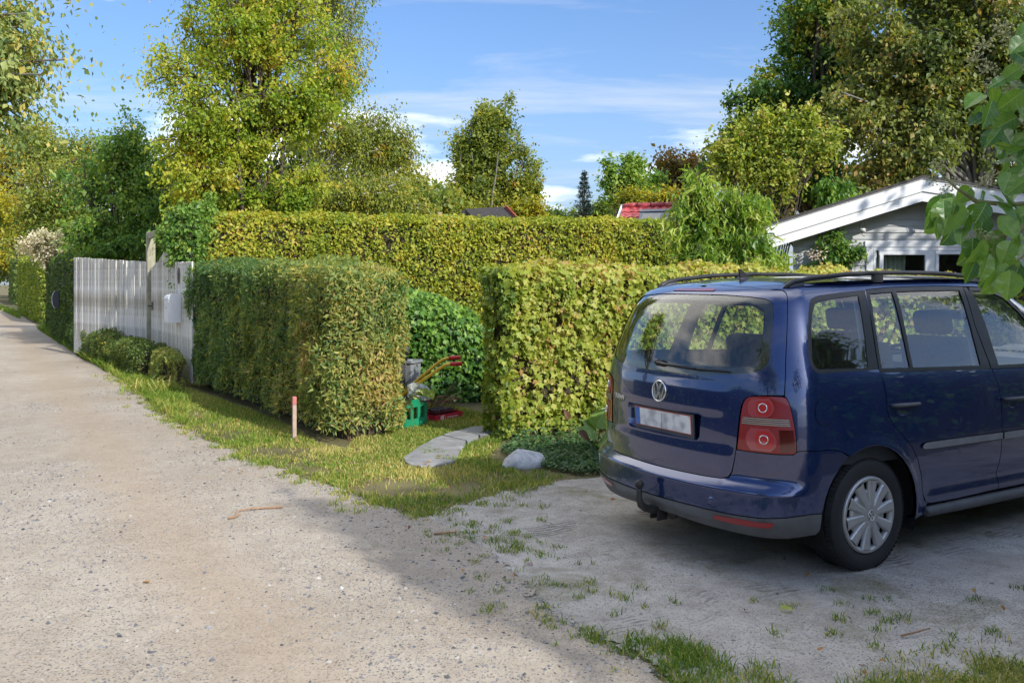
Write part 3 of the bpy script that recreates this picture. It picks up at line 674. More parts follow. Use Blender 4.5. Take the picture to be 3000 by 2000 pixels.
L_oak = leafmat('oak_leaf', [(0, (0.064, 0.113, 0.034)), (.4, (0.144, 0.210, 0.055)), (.75, (0.316, 0.374, 0.117)), (1, (0.489, 0.406, 0.097))], .33, clump=.2)
L_gold = leafmat('golden_tree_leaf', [(0, (.10, .15, .02)), (.35, (.27, .29, .025)), (.65, (.46, .40, .03)), (1, (.50, .28, .025))], .4, clump=.3, cscale=.35)
L_olive = leafmat('olive_tree_leaf', [(0, (0.07, 0.12, 0.025)), (0.4, (0.15, 0.22, 0.035)), (0.7, (0.26, 0.31, 0.05)), (1, (0.4, 0.33, 0.06))], .4, clump=.25, cscale=.4)
L_syc = leafmat('sycamore_leaf', [(0, (.07, .11, .03)), (.35, (.15, .20, .045)), (.65, (.25, .28, .065)), (.88, (.36, .31, .09)), (1, (.42, .28, .10))], .40, clump=.25, cscale=.5)
L_dark = leafmat('dark_maple_leaf', [(0, (0.038, 0.109, 0.028)), (.5, (0.101, 0.218, 0.040)), (.8, (0.254, 0.346, 0.047)), (1, (0.507, 0.455, 0.062))], .36, clump=.28, cscale=.45)
L_willow = leafmat('willow_leaf', [(0, (0.08, 0.19, 0.03)), (0.45, (0.19, 0.32, 0.04)), (0.8, (0.35, 0.46, 0.07)), (1, (0.5, 0.52, 0.14))], .42, .42, .45)
L_white = leafmat('variegated_leaf', [(0, (.16, .18, .08)), (.3, (.42, .40, .26)), (.7, (.66, .61, .47)), (1, (.72, .62, .52))], .35)
L_spruce = leafmat('spruce_needle', [(0, (.018, .04, .03)), (.6, (.045, .08, .06)), (1, (.09, .12, .09))], .15)
L_box = leafmat('boxwood_leaf', [(0, (0.031, 0.081, 0.021)), (.45, (0.086, 0.146, 0.032)), (.8, (0.218, 0.260, 0.043)), (1, (0.406, 0.325, 0.086))], .28)
L_rust = leafmat('rusty_tree_leaf', [(0, (.07, .08, .02)), (.4, (.17, .14, .035)), (.75, (.29, .18, .045)), (1, (.36, .17, .05))], .36, clump=.25, cscale=.4)
L_grass = leafmat('grass_blade', [(0, (0.062, 0.144, 0.018)), (.35, (0.138, 0.245, 0.030)), (.6, (0.276, 0.317, 0.060)), (.8, (0.497, 0.432, 0.144)), (1, (0.621, 0.518, 0.228))], .3, .6, .2, clump=.3, cscale=.9)
L_vinca = leafmat('ground_cover_leaf', [(0, (0.026, 0.078, 0.026)), (.5, (0.065, 0.143, 0.046)), (1, (0.169, 0.260, 0.078))], .25, .45, .4)

# ------------------------------------------------------------------ hedges
hb = lambda x, y: C2W(x, y)
# privet beside the lane: long face towards the lane (-x of the plot frame)
pv0 = G(555, 1128); pv1 = G(965, 1300)
hedge('privet_hedge', 'rounded clipped privet hedge beside the lane, turning yellow at its near end', pv0, pv1, .92, 1.80, 'lance', .060, 4600, L_privet, 101,
      (.36, .19), .18, .13, .15, dict(front=1, back=.12, left=.3, right=1.15, top=.8), topcurve=lambda t: 1.05 - .07 * np.clip(t, 0, 1) ** 2, stems=90, twigs=900, droop=.02, corein=.22, z0=.12,
      tfun=lambda p, q: .27 * np.clip((q[:, 0] - 2.7) / 2.6, -.35, 1) - .14 * np.clip((q[:, 2] - 1.4) / .4, 0, 1))
# field maple along the driveway
def maple_part(name, label, a, b, seed, fc, split, dn):
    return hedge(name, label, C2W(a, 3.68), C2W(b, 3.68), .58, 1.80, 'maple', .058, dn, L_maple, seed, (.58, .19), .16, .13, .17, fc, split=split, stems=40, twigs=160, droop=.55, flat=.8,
                 tfun=lambda p, q: .16 * np.clip((q[:, 2] - 1.55) / .25, 0, 1) - .22 * (q[:, 0] < .12) - .12 * np.clip((.5 - q[:, 2]) / .5, 0, 1))  # end face toned darker, its shade put into the leaf tint
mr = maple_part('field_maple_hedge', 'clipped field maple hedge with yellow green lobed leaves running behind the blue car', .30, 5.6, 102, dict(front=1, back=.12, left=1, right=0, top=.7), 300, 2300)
hedge('x', None, C2W(5.6, 3.92), C2W(13.5, 3.92), .85, 1.83, 'maple', .078, 1000, L_maple, 112, (.62, .2), .14, .08, .13, dict(front=.6, back=.1, left=0, right=.4, top=1.2), droop=.5, flat=.8,
      tfun=lambda p, q: .2 * np.clip((q[:, 2] - 1.55) / .25, 0, 1), root=mr, twigs=260) if False else None
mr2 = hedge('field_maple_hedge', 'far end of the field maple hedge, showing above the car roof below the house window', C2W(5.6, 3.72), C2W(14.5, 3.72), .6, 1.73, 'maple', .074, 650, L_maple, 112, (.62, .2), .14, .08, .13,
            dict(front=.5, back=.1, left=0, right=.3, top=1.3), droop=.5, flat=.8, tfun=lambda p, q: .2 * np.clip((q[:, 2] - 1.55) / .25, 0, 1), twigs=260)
# tall hornbeam hedge behind
th0 = (-5.38, 15.6); th1 = (3.55, 17.2)
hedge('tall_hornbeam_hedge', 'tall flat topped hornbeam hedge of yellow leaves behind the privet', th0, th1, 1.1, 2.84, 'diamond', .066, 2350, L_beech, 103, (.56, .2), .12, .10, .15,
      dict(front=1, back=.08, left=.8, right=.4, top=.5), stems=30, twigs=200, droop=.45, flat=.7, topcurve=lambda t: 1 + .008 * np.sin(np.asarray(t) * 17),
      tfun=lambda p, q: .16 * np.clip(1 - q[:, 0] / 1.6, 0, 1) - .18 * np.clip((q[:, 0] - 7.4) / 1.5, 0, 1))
# clipped hedges far down the lane
hedge('clipped_hedge', 'dark clipped hedge beside the far end of the white board fence', (-16.0, 30.8), (-10.9, 22.3), 1.3, 2.45, 'diamond', .075, 700, L_box, 104, (.34, .18), .22, .06, .1, dict(front=1, back=0, left=1, right=.6, top=1), droop=.2)
hedge('clipped_hedge', 'sunlit yellow green clipped hedge in the middle of the three hedges down the lane', (-26.6, 48.3), (-18.3, 34.9), 1.6, 2.95, 'diamond', .11, 420, L_maple, 105, (.32, .2), .25, .07, .1, dict(front=1, back=0, left=.6, right=1, top=1), droop=.2)
hedge('clipped_hedge', 'last and smallest looking clipped hedge at the left edge down the lane', (-47, 84), (-36.3, 65.5), 2.0, 4.0, 'diamond', .2, 160, L_oak, 106, (.35, .2), .25, .08, .1, dict(front=1, back=0, left=0, right=1, top=1), droop=.2)
# low bushes at the foot of the fence
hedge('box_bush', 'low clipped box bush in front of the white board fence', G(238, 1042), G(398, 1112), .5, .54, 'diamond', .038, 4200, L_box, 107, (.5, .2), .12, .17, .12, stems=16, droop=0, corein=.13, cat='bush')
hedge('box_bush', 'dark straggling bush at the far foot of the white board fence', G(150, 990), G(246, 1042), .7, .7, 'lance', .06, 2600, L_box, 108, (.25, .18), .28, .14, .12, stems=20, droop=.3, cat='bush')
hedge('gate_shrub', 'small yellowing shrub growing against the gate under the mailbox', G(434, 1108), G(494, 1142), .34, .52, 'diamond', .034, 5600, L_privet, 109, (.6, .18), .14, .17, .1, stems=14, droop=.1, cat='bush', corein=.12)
# neighbour's tall hedge on the right, out of frame; row added to shade the drive
nb = hedge('ivy_hedge', 'tall ivy covered hedge right of the driveway with large glossy leaves hanging in front', C2W(7.5, -3.35), C2W(-.95, -3.35), .8, 1.95, 'ivy', .12, 200, L_ivy, 110, (.45, .2), .25, .16, .15, dict(front=.6, back=.9, left=.3, right=1, top=.9),
           topcurve=lambda t: .97 + .05 * np.sin(np.asarray(t) * 23) + .03 * np.sin(np.asarray(t) * 61), twigs=120)
hedge('added_conifer_row', 'unseen tall dense conifer row added right of the frame to shade the driveway', C2W(13, -9.6), C2W(.08, -9.6), 2.6, 8.2, 'lance', .22, 110, L_green, 114, (.35, .2), .5, .5, .3, dict(front=.6, back=1, left=.3, right=1, top=1), corein=.35, thin=.3)  # unseen row, added only to cast the driveway's shadow edge
# across the lane, only seen mirrored in the car
hedge('lane_hedge', 'clipped hedge on the far side of the lane, mirrored in the car', C2W(-8.3, 16), C2W(-8.3, -12), 1.0, 2.1, 'diamond', .14, 150, L_green, 113, (.4, .2), .2, .1, .12, dict(front=1, back=.3, left=.6, right=.6, top=1))

# ------------------------------------------------------------------ ivy mound behind the crates
def ivy_mound():
    rng = np.random.default_rng(120); c = P(1275, 1165, 12.5); c.z = 0
    root = empty('ivy_mound', c, 'mound of glossy green ivy behind the yellow handled barrow', 'ivy')
    n = 6800; a = rng.uniform(0, 2 * np.pi, n); t = rng.random(n)
    # sloping shape: tall on the left, falling to the right
    u = rng.uniform(-1, 1, n); prof = np.interp(u, [-1, -.8, -.55, 0, .5, .85, 1.05], [1.2, 1.55, 1.58, 1.42, 1.22, .95, .7])
    f = rng.random(n); z = prof * f ** .8; hw = .95; x = u * hw
    d = .42 * np.sqrt(np.clip(1 - (f ** 2.2), 0, 1)); back = rng.random(n) < .22
    y = np.where(back, d, -d) + rng.normal(0, .06, n)
    pos = np.stack([x, y, z + .04], -1) + .07 * np.stack([fbm(np.stack([x, y, z], -1), 3, 7, 2), fbm(np.stack([x, y, z], -1), 3, 8, 2), 0 * x], -1)
    nw = nrmz(np.stack([x * .5, np.where(back, 1, -1) * (d + .1), f * .6], -1))
    axd = nrmz(np.stack([rng.normal(0, .9, n), -np.abs(rng.normal(.35, .25, n)), -rng.uniform(.3, 1.1, n)], -1)); nr = nrmz(nw + rng.normal(size=(n, 3)) * .6 + np.array([.2, 0, .5]))
    tn = np.clip(.55 + rng.normal(0, .25, n) + .25 * (f - .55), 0, 1); sz = .078 * rng.uniform(.6, 1.25, n)
    front = np.where(~back & (rng.random(n) < .5))[0]; pick = rng.permutation(front)[:260]; k = np.ones(n, bool); k[pick] = False
    ms = []
    for j in range(5):
        me = leaf_mesh('leaf', np.zeros((1, 3)), np.array([[0, 1., 0]]), np.array([[0, 0, 1.]]), np.ones(1), 'ivy', np.array([.25 + .14 * j]), rng); me.materials.append(L_ivy); ms.append(me)
    for i in pick:
        o = bpy.data.objects.new('leaf', ms[int(np.clip((tn[i] - .18) / .14, 0, 4))]); COL.objects.link(o); o.parent = root
        aa = Vector(axd[i]).normalized(); xx = aa.cross(Vector(nr[i])).normalized(); zz = xx.cross(aa)
        M = Matrix((xx, aa, zz)).transposed().to_4x4() @ Matrix.Scale(sz[i] * 1.1, 4); M.translation = Vector(pos[i] + np.array([0, -.02, 0])); o.matrix_local = M
    fo = link('foliage', leaf_mesh('foliage', pos[k], axd[k], nr[k], sz[k], 'ivy', tn[k], rng), L_ivy, root); fo['kind'] = 'stuff'
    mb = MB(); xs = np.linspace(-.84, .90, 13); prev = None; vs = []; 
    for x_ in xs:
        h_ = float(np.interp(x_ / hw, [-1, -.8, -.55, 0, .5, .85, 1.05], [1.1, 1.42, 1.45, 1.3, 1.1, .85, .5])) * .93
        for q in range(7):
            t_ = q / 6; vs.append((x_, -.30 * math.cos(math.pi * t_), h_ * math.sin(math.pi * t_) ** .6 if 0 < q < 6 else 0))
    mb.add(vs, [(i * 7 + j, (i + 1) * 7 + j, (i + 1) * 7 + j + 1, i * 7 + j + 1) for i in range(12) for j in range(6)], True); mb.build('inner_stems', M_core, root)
ivy_mound()

# ------------------------------------------------------------------ trees
gnd = lambda u, Y: ((u - 1500) / FPX * Y, Y, 0)
tree('yellowing_tree', 'big yellow green tree with dark branches rising behind the tall hedge', gnd(745, 18.6),
     [lobe(690, -170, 250, 170, 18.6), lobe(640, 70, 230, 150, 18.3), lobe(840, 60, 190, 170, 19), lobe(500, 170, 150, 150, 18.3), lobe(700, 290, 200, 150, 18.0), lobe(880, 330, 150, 160, 18.8),
      lobe(560, 380, 170, 130, 18.0), lobe(640, 520, 210, 105, 17.9), lobe(430, 60, 90, 70, 18.5), lobe(420, 330, 70, 90, 18.3), lobe(860, 520, 140, 100, 18.4), lobe(560, 590, 120, 70, 18.0), lobe(760, 590, 160, 55, 18.2), lobe(900, 600, 120, 50, 18.4), lobe(980, 440, 130, 110, 19), lobe(760, 430, 160, 90, 18), lobe(470, 430, 110, 90, 18.2), lobe(430, 230, 90, 90, 18.5), lobe(1000, 200, 110, 140, 19.4)],
     5.6, .15, ('diamond', .078, L_elm, .60, .17), 201, 76, 9, 8, 12, .07, .45, stems=2, tube=1, upl=.3)
tree('birch_tree', 'birch with drooping olive leaves and white trunk right of the big yellow tree', gnd(912, 23.5),
     [lobe(960, -110, 170, 150, 23.5), lobe(1000, 120, 120, 150, 23.5), lobe(980, 320, 140, 130, 23), lobe(1090, 360, 110, 110, 23.4), lobe(1160, 480, 120, 110, 23.2), lobe(1010, 530, 160, 90, 23), lobe(1225, 545, 80, 75, 23), lobe(1095, 560, 120, 60, 22.8), lobe(930, 590, 130, 50, 22.6), lobe(1200, 600, 110, 40, 22.6), lobe(1060, 230, 90, 120, 23.4), lobe(1190, 410, 80, 90, 23.2), lobe(1270, 520, 70, 80, 23.0), lobe(1290, 600, 60, 40, 23)],
     8.5, .13, ('diamond', .07, L_birch, .52, .18), 202, 50, 9, 8, 13, .09, .8, bark=M_birch, tube=1, upl=.15)
tree('oak_tree', 'oak crown reaching in from the left edge above the lane', (-12.4, 12.6, 0),
     [lobe(50, 20, 150, 140, 12.4), lobe(100, 150, 100, 130, 12.2), lobe(60, 260, 100, 80, 12.3), lobe(10, 250, 120, 80, 12.6), lobe(-160, 120, 200, 200, 12.6), lobe(-120, -150, 300, 160, 12.6), lobe(30, 310, 50, 40, 12.6)],
     4.6, .2, ('diamond', .088, L_oak, .6, .17), 203, 38, 9, 8, 14, .09, .5, tube=1, bark=M_barkg)
tree('hornbeam_tree', 'dark green spreading hornbeam behind the white board fence', gnd(380, 22.5),
     [lobe(420, 570, 170, 150, 22.2), lobe(290, 630, 130, 110, 22.6), lobe(540, 640, 110, 110, 21), lobe(400, 440, 130, 110, 22.8), lobe(250, 500, 90, 90, 23.4), lobe(340, 720, 160, 60, 21.8), lobe(310, 400, 70, 60, 23.2), lobe(470, 730, 110, 50, 20.5), lobe(220, 690, 60, 60, 23)],
     2.8, .14, ('diamond', .095, L_green, .62, .17), 204, 44, 9, 8, 12, .08, .35, tube=1, stems=3)
tree('background_shrubs', 'olive shrubs filling the space under the big trees behind the tall hedge', gnd(900, 26), [lobe(640, 580, 130, 70, 26), lobe(850, 580, 130, 70, 26), lobe(1050, 590, 130, 60, 26), lobe(1230, 600, 100, 50, 26), lobe(480, 560, 120, 100, 27), lobe(850, 480, 130, 90, 27), lobe(1050, 500, 140, 90, 27), lobe(1240, 545, 80, 60, 27), lobe(1330, 590, 70, 40, 27)], 4, .1, ('diamond', .13, L_olive, .55, .18), 227, 60, 8, 7, 11, .13, .3, cat='shrub', stems=2)
tree('climbing_shrub', 'green climber thickly covering the beam beside the gate post', gnd(552, 15.35),
     [lobe(550, 680, 48, 85, 15.35, .3), lobe(505, 735, 28, 22, 15.8, .2), lobe(590, 620, 55, 60, 15.6, .4), lobe(535, 620, 45, 45, 15.7, .35), lobe(500, 665, 22, 28, 15.75, .2)],
     1.6, .06, ('diamond', .068, L_green, .62, .16), 205, 18, 9, 8, 13, .05, .5, cat='shrub', tube=2, stems=3)
tree('golden_tree', 'golden orange tree at the left edge beyond the clipped hedges', gnd(40, 105),
     [lobe(20, 470, 150, 110, 105, 4), lobe(-120, 430, 160, 160, 106, 4), lobe(95, 430, 90, 70, 104, 4), lobe(10, 590, 120, 80, 105, 4), lobe(-60, 700, 120, 60, 105, 4)], 14, .4, ('diamond', .38, L_gold, .42, .2), 206, 34, 8, 7, 10, .5, .3, group=None)
tree('olive_tree', 'olive green tree whose top shows left of the hornbeam, far down the lane', gnd(175, 52),
     [lobe(100, 420, 110, 75, 52), lobe(220, 460, 110, 95, 51), lobe(180, 550, 150, 100, 50), lobe(270, 420, 70, 50, 52), lobe(150, 660, 130, 70, 50), lobe(60, 700, 90, 50, 50)], 7, .24, ('diamond', .17, L_olive, .55, .18), 207, 36, 8, 7, 11, .28, .3)
tree('yellow_shrub', 'bright yellow low tree above the last clipped hedge at the left edge', gnd(62, 92),
     [lobe(40, 620, 80, 70, 92, 3), lobe(-40, 600, 80, 90, 92, 3), lobe(95, 660, 60, 50, 91, 3), lobe(10, 720, 80, 40, 91, 3), lobe(-60, 720, 80, 60, 91, 3)], 6, .2, ('diamond', .32, L_gold, .42, .15), 208, 30, 8, 7, 10, .4, .3)
tree('variegated_bush', 'creamy white variegated bush above the clipped hedges', gnd(170, 30),
     [lobe(150, 715, 95, 45, 30), lobe(175, 665, 50, 45, 30), lobe(215, 705, 40, 55, 29.5), lobe(90, 725, 45, 25, 30)], 2.4, .07, ('diamond', .095, L_white, .55, .2), 209, 20, 8, 7, 10, .07, .1, cat='bush', stems=3)
tree('park_tree', 'upright olive tree standing alone against the sky beyond the hedge', gnd(1440, 42),
     [lobe(1450, 410, 100, 95, 42), lobe(1375, 480, 70, 95, 42), lobe(1530, 490, 62, 90, 42), lobe(1440, 550, 125, 75, 42), lobe(1487, 325, 34, 45, 42), lobe(1420, 350, 38, 50, 42), lobe(1350, 400, 32, 32, 42), lobe(1560, 570, 45, 50, 42)],
     7.6, .22, ('diamond', .15, L_birch, .40, .2), 210, 52, 8, 8, 11, .14, .1, stems=3, bark=M_barkg, upl=.05, tube=1, low=.15)
tree('yellow_bush', 'yellow bush showing over the hedge right of the red gabled shed', gnd(1530, 34),
     [lobe(1525, 600, 60, 34, 34), lobe(1575, 615, 40, 30, 34), lobe(1290, 590, 60, 50, 34), lobe(1350, 610, 70, 35, 34)], 2.9, .08, ('diamond', .13, L_gold, .4, .15), 211, 20, 8, 6, 9, .12, .2, cat='bush')
tree('far_thicket', 'yellow green thicket closing the end of the lane at the left edge', gnd(60, 112), [lobe(-60, 710, 120, 100, 112, 4), lobe(60, 710, 120, 100, 112, 4), lobe(180, 700, 120, 100, 112, 4), lobe(300, 710, 120, 100, 112, 4), lobe(20, 790, 110, 50, 110, 4)], 5, .2, ('diamond', .42, L_olive, .6, .15), 226, 36, 8, 6, 9, .5, .2, cat='thicket')
tree('far_thicket', 'low dark green thicket far behind the tall hedge, left of the spruce', gnd(1640, 60),
     [lobe(1620, 622, 70, 24, 60), lobe(1700, 630, 80, 20, 60), lobe(1560, 625, 60, 20, 60), lobe(1780, 615, 60, 30, 58)], 3.5, .1, ('diamond', .22, L_olive, .35, .15), 212, 20, 8, 6, 9, .2, .2, cat='thicket')
tree('slender_tree', 'slender green tree with upright tips between the spruce and the red roof', gnd(1815, 33),
     [lobe(1795, 500, 40, 65, 33), lobe(1775, 445, 14, 30, 33), lobe(1840, 460, 14, 28, 33), lobe(1830, 550, 75, 60, 33), lobe(1890, 560, 60, 60, 33.5), lobe(1880, 480, 20, 24, 33)],
     5, .09, ('diamond', .14, L_green, .68, .16), 213, 24, 8, 6, 9, .11, .1, upl=.05)
tree('rusty_tree', 'rust brown tree top between the slender green tree and the dark maple', gnd(1980, 40),
     [lobe(1985, 480, 80, 45, 40), lobe(1920, 530, 70, 55, 40), lobe(2050, 520, 70, 60, 40), lobe(1980, 560, 110, 45, 40)], 6, .15, ('diamond', .19, L_rust, .5, .2), 214, 26, 8, 6, 9, .2, .2)
tree('autumn_tree', 'yellow flecked tree growing just behind the red tiled roof', gnd(1900, 30.5),
     [lobe(1860, 580, 70, 32, 30.5), lobe(1940, 585, 60, 32, 30.5)], 4.3, .08, ('diamond', .12, L_gold, .35, .2), 215, 18, 7, 6, 9, .1, .2)
tree('corkscrew_willow', 'corkscrew willow with curling bright green leaves in front of the house gable', gnd(2110, 14.2),
     [lobe(2070, 600, 90, 80, 14.2), lobe(2010, 560, 55, 50, 14.2), lobe(2170, 610, 75, 90, 14.1), lobe(2120, 700, 130, 75, 14.0), lobe(1995, 670, 55, 65, 14.2), lobe(2240, 710, 80, 60, 14.0), lobe(2150, 530, 45, 50, 14.2), lobe(2050, 520, 50, 45, 14.2), lobe(2200, 560, 50, 50, 14.1), lobe(2330, 700, 70, 40, 13.9), lobe(2440, 722, 45, 22, 13.9), lobe(2050, 760, 100, 45, 13.9), lobe(2200, 770, 110, 35, 13.8)],
     1.5, .05, ('willow', .18, L_willow, .55, .2), 216, 46, 7, 5, 6, .05, .8, stems=3, tube=2)
tree('shooting_maple', 'yellow green young maple with long upright shoots behind the house', gnd(2265, 25),
     [lobe(2265, 470, 60, 100, 25), lobe(2190, 490, 50, 100, 25), lobe(2345, 470, 60, 90, 25), lobe(2250, 590, 130, 60, 25), lobe(2290, 330, 12, 80, 25, .12, .6), lobe(2180, 380, 12, 70, 25, .12, .5), lobe(2370, 350, 14, 60, 25, .12, .5), lobe(2105, 430, 12, 80, 25, .12, .5), lobe(2440, 400, 14, 50, 25, .12, .4), lobe(2230, 330, 12, 60, 25, .12, .4)],
     4.2, .08, ('diamond', .115, L_maple, .5, .18), 217, 50, 8, 6, 8, .07, .2, stems=2, upl=.05, low=.1)
tree('dark_maple', 'tall dark green maple filling the sky left of the sycamore', gnd(2390, 33),
     [lobe(2420, 80, 150, 120, 33), lobe(2500, -120, 250, 150, 33), lobe(2300, 250, 130, 110, 32.6), lobe(2200, 380, 130, 100, 32.6), lobe(2120, 480, 90, 70, 32.6), lobe(2240, 300, 120, 80, 32.6), lobe(2430, 290, 140, 130, 32.5), lobe(2150, 330, 40, 50, 33), lobe(2110, 430, 50, 40, 33), lobe(2250, 490, 160, 70, 32.5), lobe(2400, 480, 130, 90, 32.5), lobe(2320, 140, 70, 70, 33), lobe(2500, 150, 120, 120, 33), lobe(2180, 500, 110, 60, 32.6), lobe(2300, 570, 160, 50, 32), lobe(2480, 560, 120, 60, 32.5), lobe(2380, 190, 110, 90, 32.8), lobe(2450, 20, 120, 90, 33)],
     10, .3, ('diamond', .165, L_dark, .5, .2), 218, 84, 9, 8, 12, .13, .3, low=.12)
tree('sycamore_tree', 'huge brownish sycamore with pale trunks behind the grey house', gnd(2860, 28.5),
     [lobe(2690, 130, 210, 190, 28.5), lobe(2600, 370, 190, 150, 27.8), lobe(2850, 330, 180, 190, 27.8), lobe(2900, 40, 240, 190, 28.5), lobe(2700, 470, 170, 90, 27.5), lobe(3050, 330, 200, 230, 28), lobe(2760, -130, 300, 170, 28.5), lobe(2520, 500, 90, 70, 27.8), lobe(3000, 520, 140, 80, 28), lobe(2600, 540, 150, 60, 27.6), lobe(2800, 560, 120, 50, 27.4), lobe(2530, 120, 150, 150, 28.2), lobe(2480, 300, 110, 110, 28), lobe(2950, 200, 150, 150, 28), lobe(2620, 250, 160, 120, 28), lobe(2820, 180, 160, 120, 28)],
     8.5, .3, ('diamond', .165, L_syc, .46, .18), 219, 90, 9, 8, 11, .12, .4, bark=M_barkg, stems=2, low=.2, tube=1)
tree('leafy_shrub', 'bright green large leaved shrub peeping over the left roof slope of the grey house', gnd(2440, 23.5),
     [lobe(2440, 545, 60, 40, 23.5), lobe(2400, 585, 60, 40, 23.5), lobe(2470, 580, 50, 35, 23.5)], 3, .05, ('ovate', .14, L_willow, .25, .15), 220, 16, 7, 5, 7, .06, .9, cat='shrub')
tree('added_shade_tree', 'unseen leafy tree added right of the frame to shade the grey house', (13.2, 9.6, 0), [(13.0, 9.8, 6.6, 3.0, 3.0, 2.4), (11.9, 9.0, 5.4, 1.8, 1.8, 1.5), (14.6, 11.2, 6.2, 2.2, 2.2, 2.0)], 5, .2, ('diamond', .22, L_green, .5, .2), 224, 22, 8, 6, 9, .2, .3)  # added out of view to keep the sun off the house front
tree('lane_tree', 'tree across the lane behind the viewer, mirrored in the car', C2W(-11, -4), [(C2W(-11, -4).x, C2W(-11, -4).y, 6, 2.6, 2.6, 3)], 5, .2, ('diamond', .22, L_olive, .5, .2), 221, 18, 8, 6, 8, .2, .3)
tree('drive_tree', 'tree behind the ivy hedge, mirrored in the side windows', C2W(5.5, -8), [(*C2W(5.5, -8, 5.2), 2.3, 2.3, 2.0)], 4.4, .16, ('diamond', .20, L_green, .5, .2), 222, 16, 8, 6, 8, .2, .3)

# spruce
def spruce():
    rng = np.random.default_rng(230); b = np.array(gnd(1712, 52)); top = P(1713, 503, 52).z
    root = empty('spruce_tree', b, 'small dark spruce standing against the sky in the gap between the trees', 'tree')
    MB().tube([(0, 0, 0), (0, 0, top * .5), (0, 0, top)], [.16, .09, .015], 7).build('trunk', M_bark, root)
    pos = []; axd = []
    for z in np.arange(1.2, top - .05, .26):
        r = (top - z) / top * 2.0 * rng.uniform(.75, 1.15) + .08
        for k in range(8):
            a = rng.uniform(0, 6.28); n = int(14 + 46 * r); t = rng.random(n)
            rr = r * rng.uniform(.7, 1.1)
            p = np.stack([np.cos(a) * rr * t, np.sin(a) * rr * t, z - .28 * rr * t + .22 * rr * t * t + rng.normal(0, .03, n)], -1) + rng.normal(0, .07, (n, 3)) * (1 - .5 * t[:, None])
            pos.append(p); axd.append(np.tile([np.cos(a), np.sin(a), .1], (n, 1)) + rng.normal(0, .5, (n, 3)))
    pos = np.concatenate(pos); axd = np.concatenate(axd); n = len(pos)
    c = link('crown', leaf_mesh('crown', pos, axd, rng.normal(0, .4, (n, 3)) + [0, -.2, 1], .17 * rng.uniform(.6, 1.2, n), 'lance', np.clip(rng.normal(.5, .2, n), 0, 1), rng), L_spruce, root); c['kind'] = 'stuff'
spruce()

# ------------------------------------------------------------------ grass
slab_out = gxy([(1183, 1350), (1225, 1317), (1265, 1296), (1300, 1283), (1345, 1267), (1400, 1256), (1440, 1262), (1440, 1275), (1385, 1300), (1362, 1308), (1358, 1322), (1346, 1330), (1338, 1348), (1325, 1362), (1290, 1374), (1240, 1376), (1200, 1366)])
lawn = gxy([(470, 1205), (540, 1250), (640, 1298), (760, 1356), (900, 1402), (1040, 1450), (1130, 1486), (1240, 1514), (1300, 1490), (1400, 1464), (1500, 1434), (1560, 1420), (1500, 1370), (1430, 1345), (1470, 1300), (1470, 1235), (1330, 1190), (1150, 1180), (1010, 1318), (930, 1298), (850, 1248), (700, 1190), (560, 1140), (500, 1130)])
edge = np.array(gxy([(330, 1100), (400, 1140), (470, 1205), (540, 1250), (640, 1298), (760, 1356), (900, 1402), (1040, 1450), (1130, 1486), (1240, 1512), (1300, 1490), (1400, 1464), (1500, 1434), (1600, 1412)]))
def dist_pl(c, pl):
    d = np.full(len(c), 1e9)
    for a, b in zip(pl[:-1], pl[1:]):
        ab = b - a; t = np.clip(((c - a) @ ab) / (ab @ ab), 0, 1); d = np.minimum(d, np.linalg.norm(c - (a + t[:, None] * ab), axis=1))
    return d
def lawn_d(c):
    d = dist_pl(c, edge); n = fbm(np.c_[c, c[:, :1] * 0], 2.0, 61, 3)
    return np.clip(np.clip(d / .5 + .05 + n * 1.7, .02, 1), 0, 1)
grass('verge_grass', 'worn green and straw coloured grass verge round the privet hedge', lawn, 66000, .040, L_grass, 301, .0042, clear=[slab_out], dens_f=lawn_d, tint=(.55, .23))
re_ = np.random.default_rng(333); ep_ = dens([tuple(q) for q in edge], .02); ep_ = ep_[:int(len(ep_) * .62)]; kk = re_.integers(0, len(ep_), 520); ce = []
for k_ in kk:
    m_ = int(re_.integers(6, 36)); ce.append(ep_[k_] + re_.normal(0, .10, 2) + re_.normal(0, .03, (m_, 2)))
grass('edge_tufts', 'ragged little tufts creeping from the verge onto the lane', None, 0, .05, L_grass, 309, .0035, tint=(.5, .22), pts=np.concatenate(ce), lean=1.0, dz=.008)
strip_ = gxy([(330, 1100), (400, 1140), (470, 1205), (545, 1252), (560, 1170), (500, 1125), (420, 1100), (340, 1075)])
grass('verge_grass', 'rough grass and weeds along the foot of the white gate', strip_, 9000, .11, L_grass, 302, .006, tint=(.42, .2), lean=.8)
stripf = gxy([(110, 965), (240, 1050), (330, 1100), (345, 1080), (250, 1030), (130, 955)])
grass('verge_grass', 'ragged grass edging the lane under the far bushes', stripf, 9000, .16, L_grass, 303, .009, tint=(.3, .2), lean=.8)
tag(grass('verge_grass', 'short bright grass at the foot of the last clipped hedge', gxy([(0, 897), (60, 922), (58, 935), (0, 908)]), 5000, .2, L_grass, 304, .02, tint=(.4, .15)))
near_r_ = gxy([(1640, 1850), (1850, 1850), (2000, 1858), (2140, 1880), (2300, 1945), (2400, 2060), (1960, 2080), (1840, 1970)])
grass('near_grass', 'lush green tuft of grass at the bottom edge between lane and driveway', near_r_, 15000, .055, L_grass, 305, .0030, tint=(.42, .22), lean=.9,
      dens_f=lambda c: np.clip(.30 + 2.4 * fbm(np.c_[c, c[:, :1] * 0], 3.4, 66, 3), .02, 1) * np.clip(dist_pl(c, np.array(near_r_ + near_r_[:1])) / .22, 0, 1) ** 1.3)
near_r2 = gxy([(2330, 2040), (2480, 1975), (2600, 1920), (2740, 1868), (3100, 1825), (3150, 2060)])
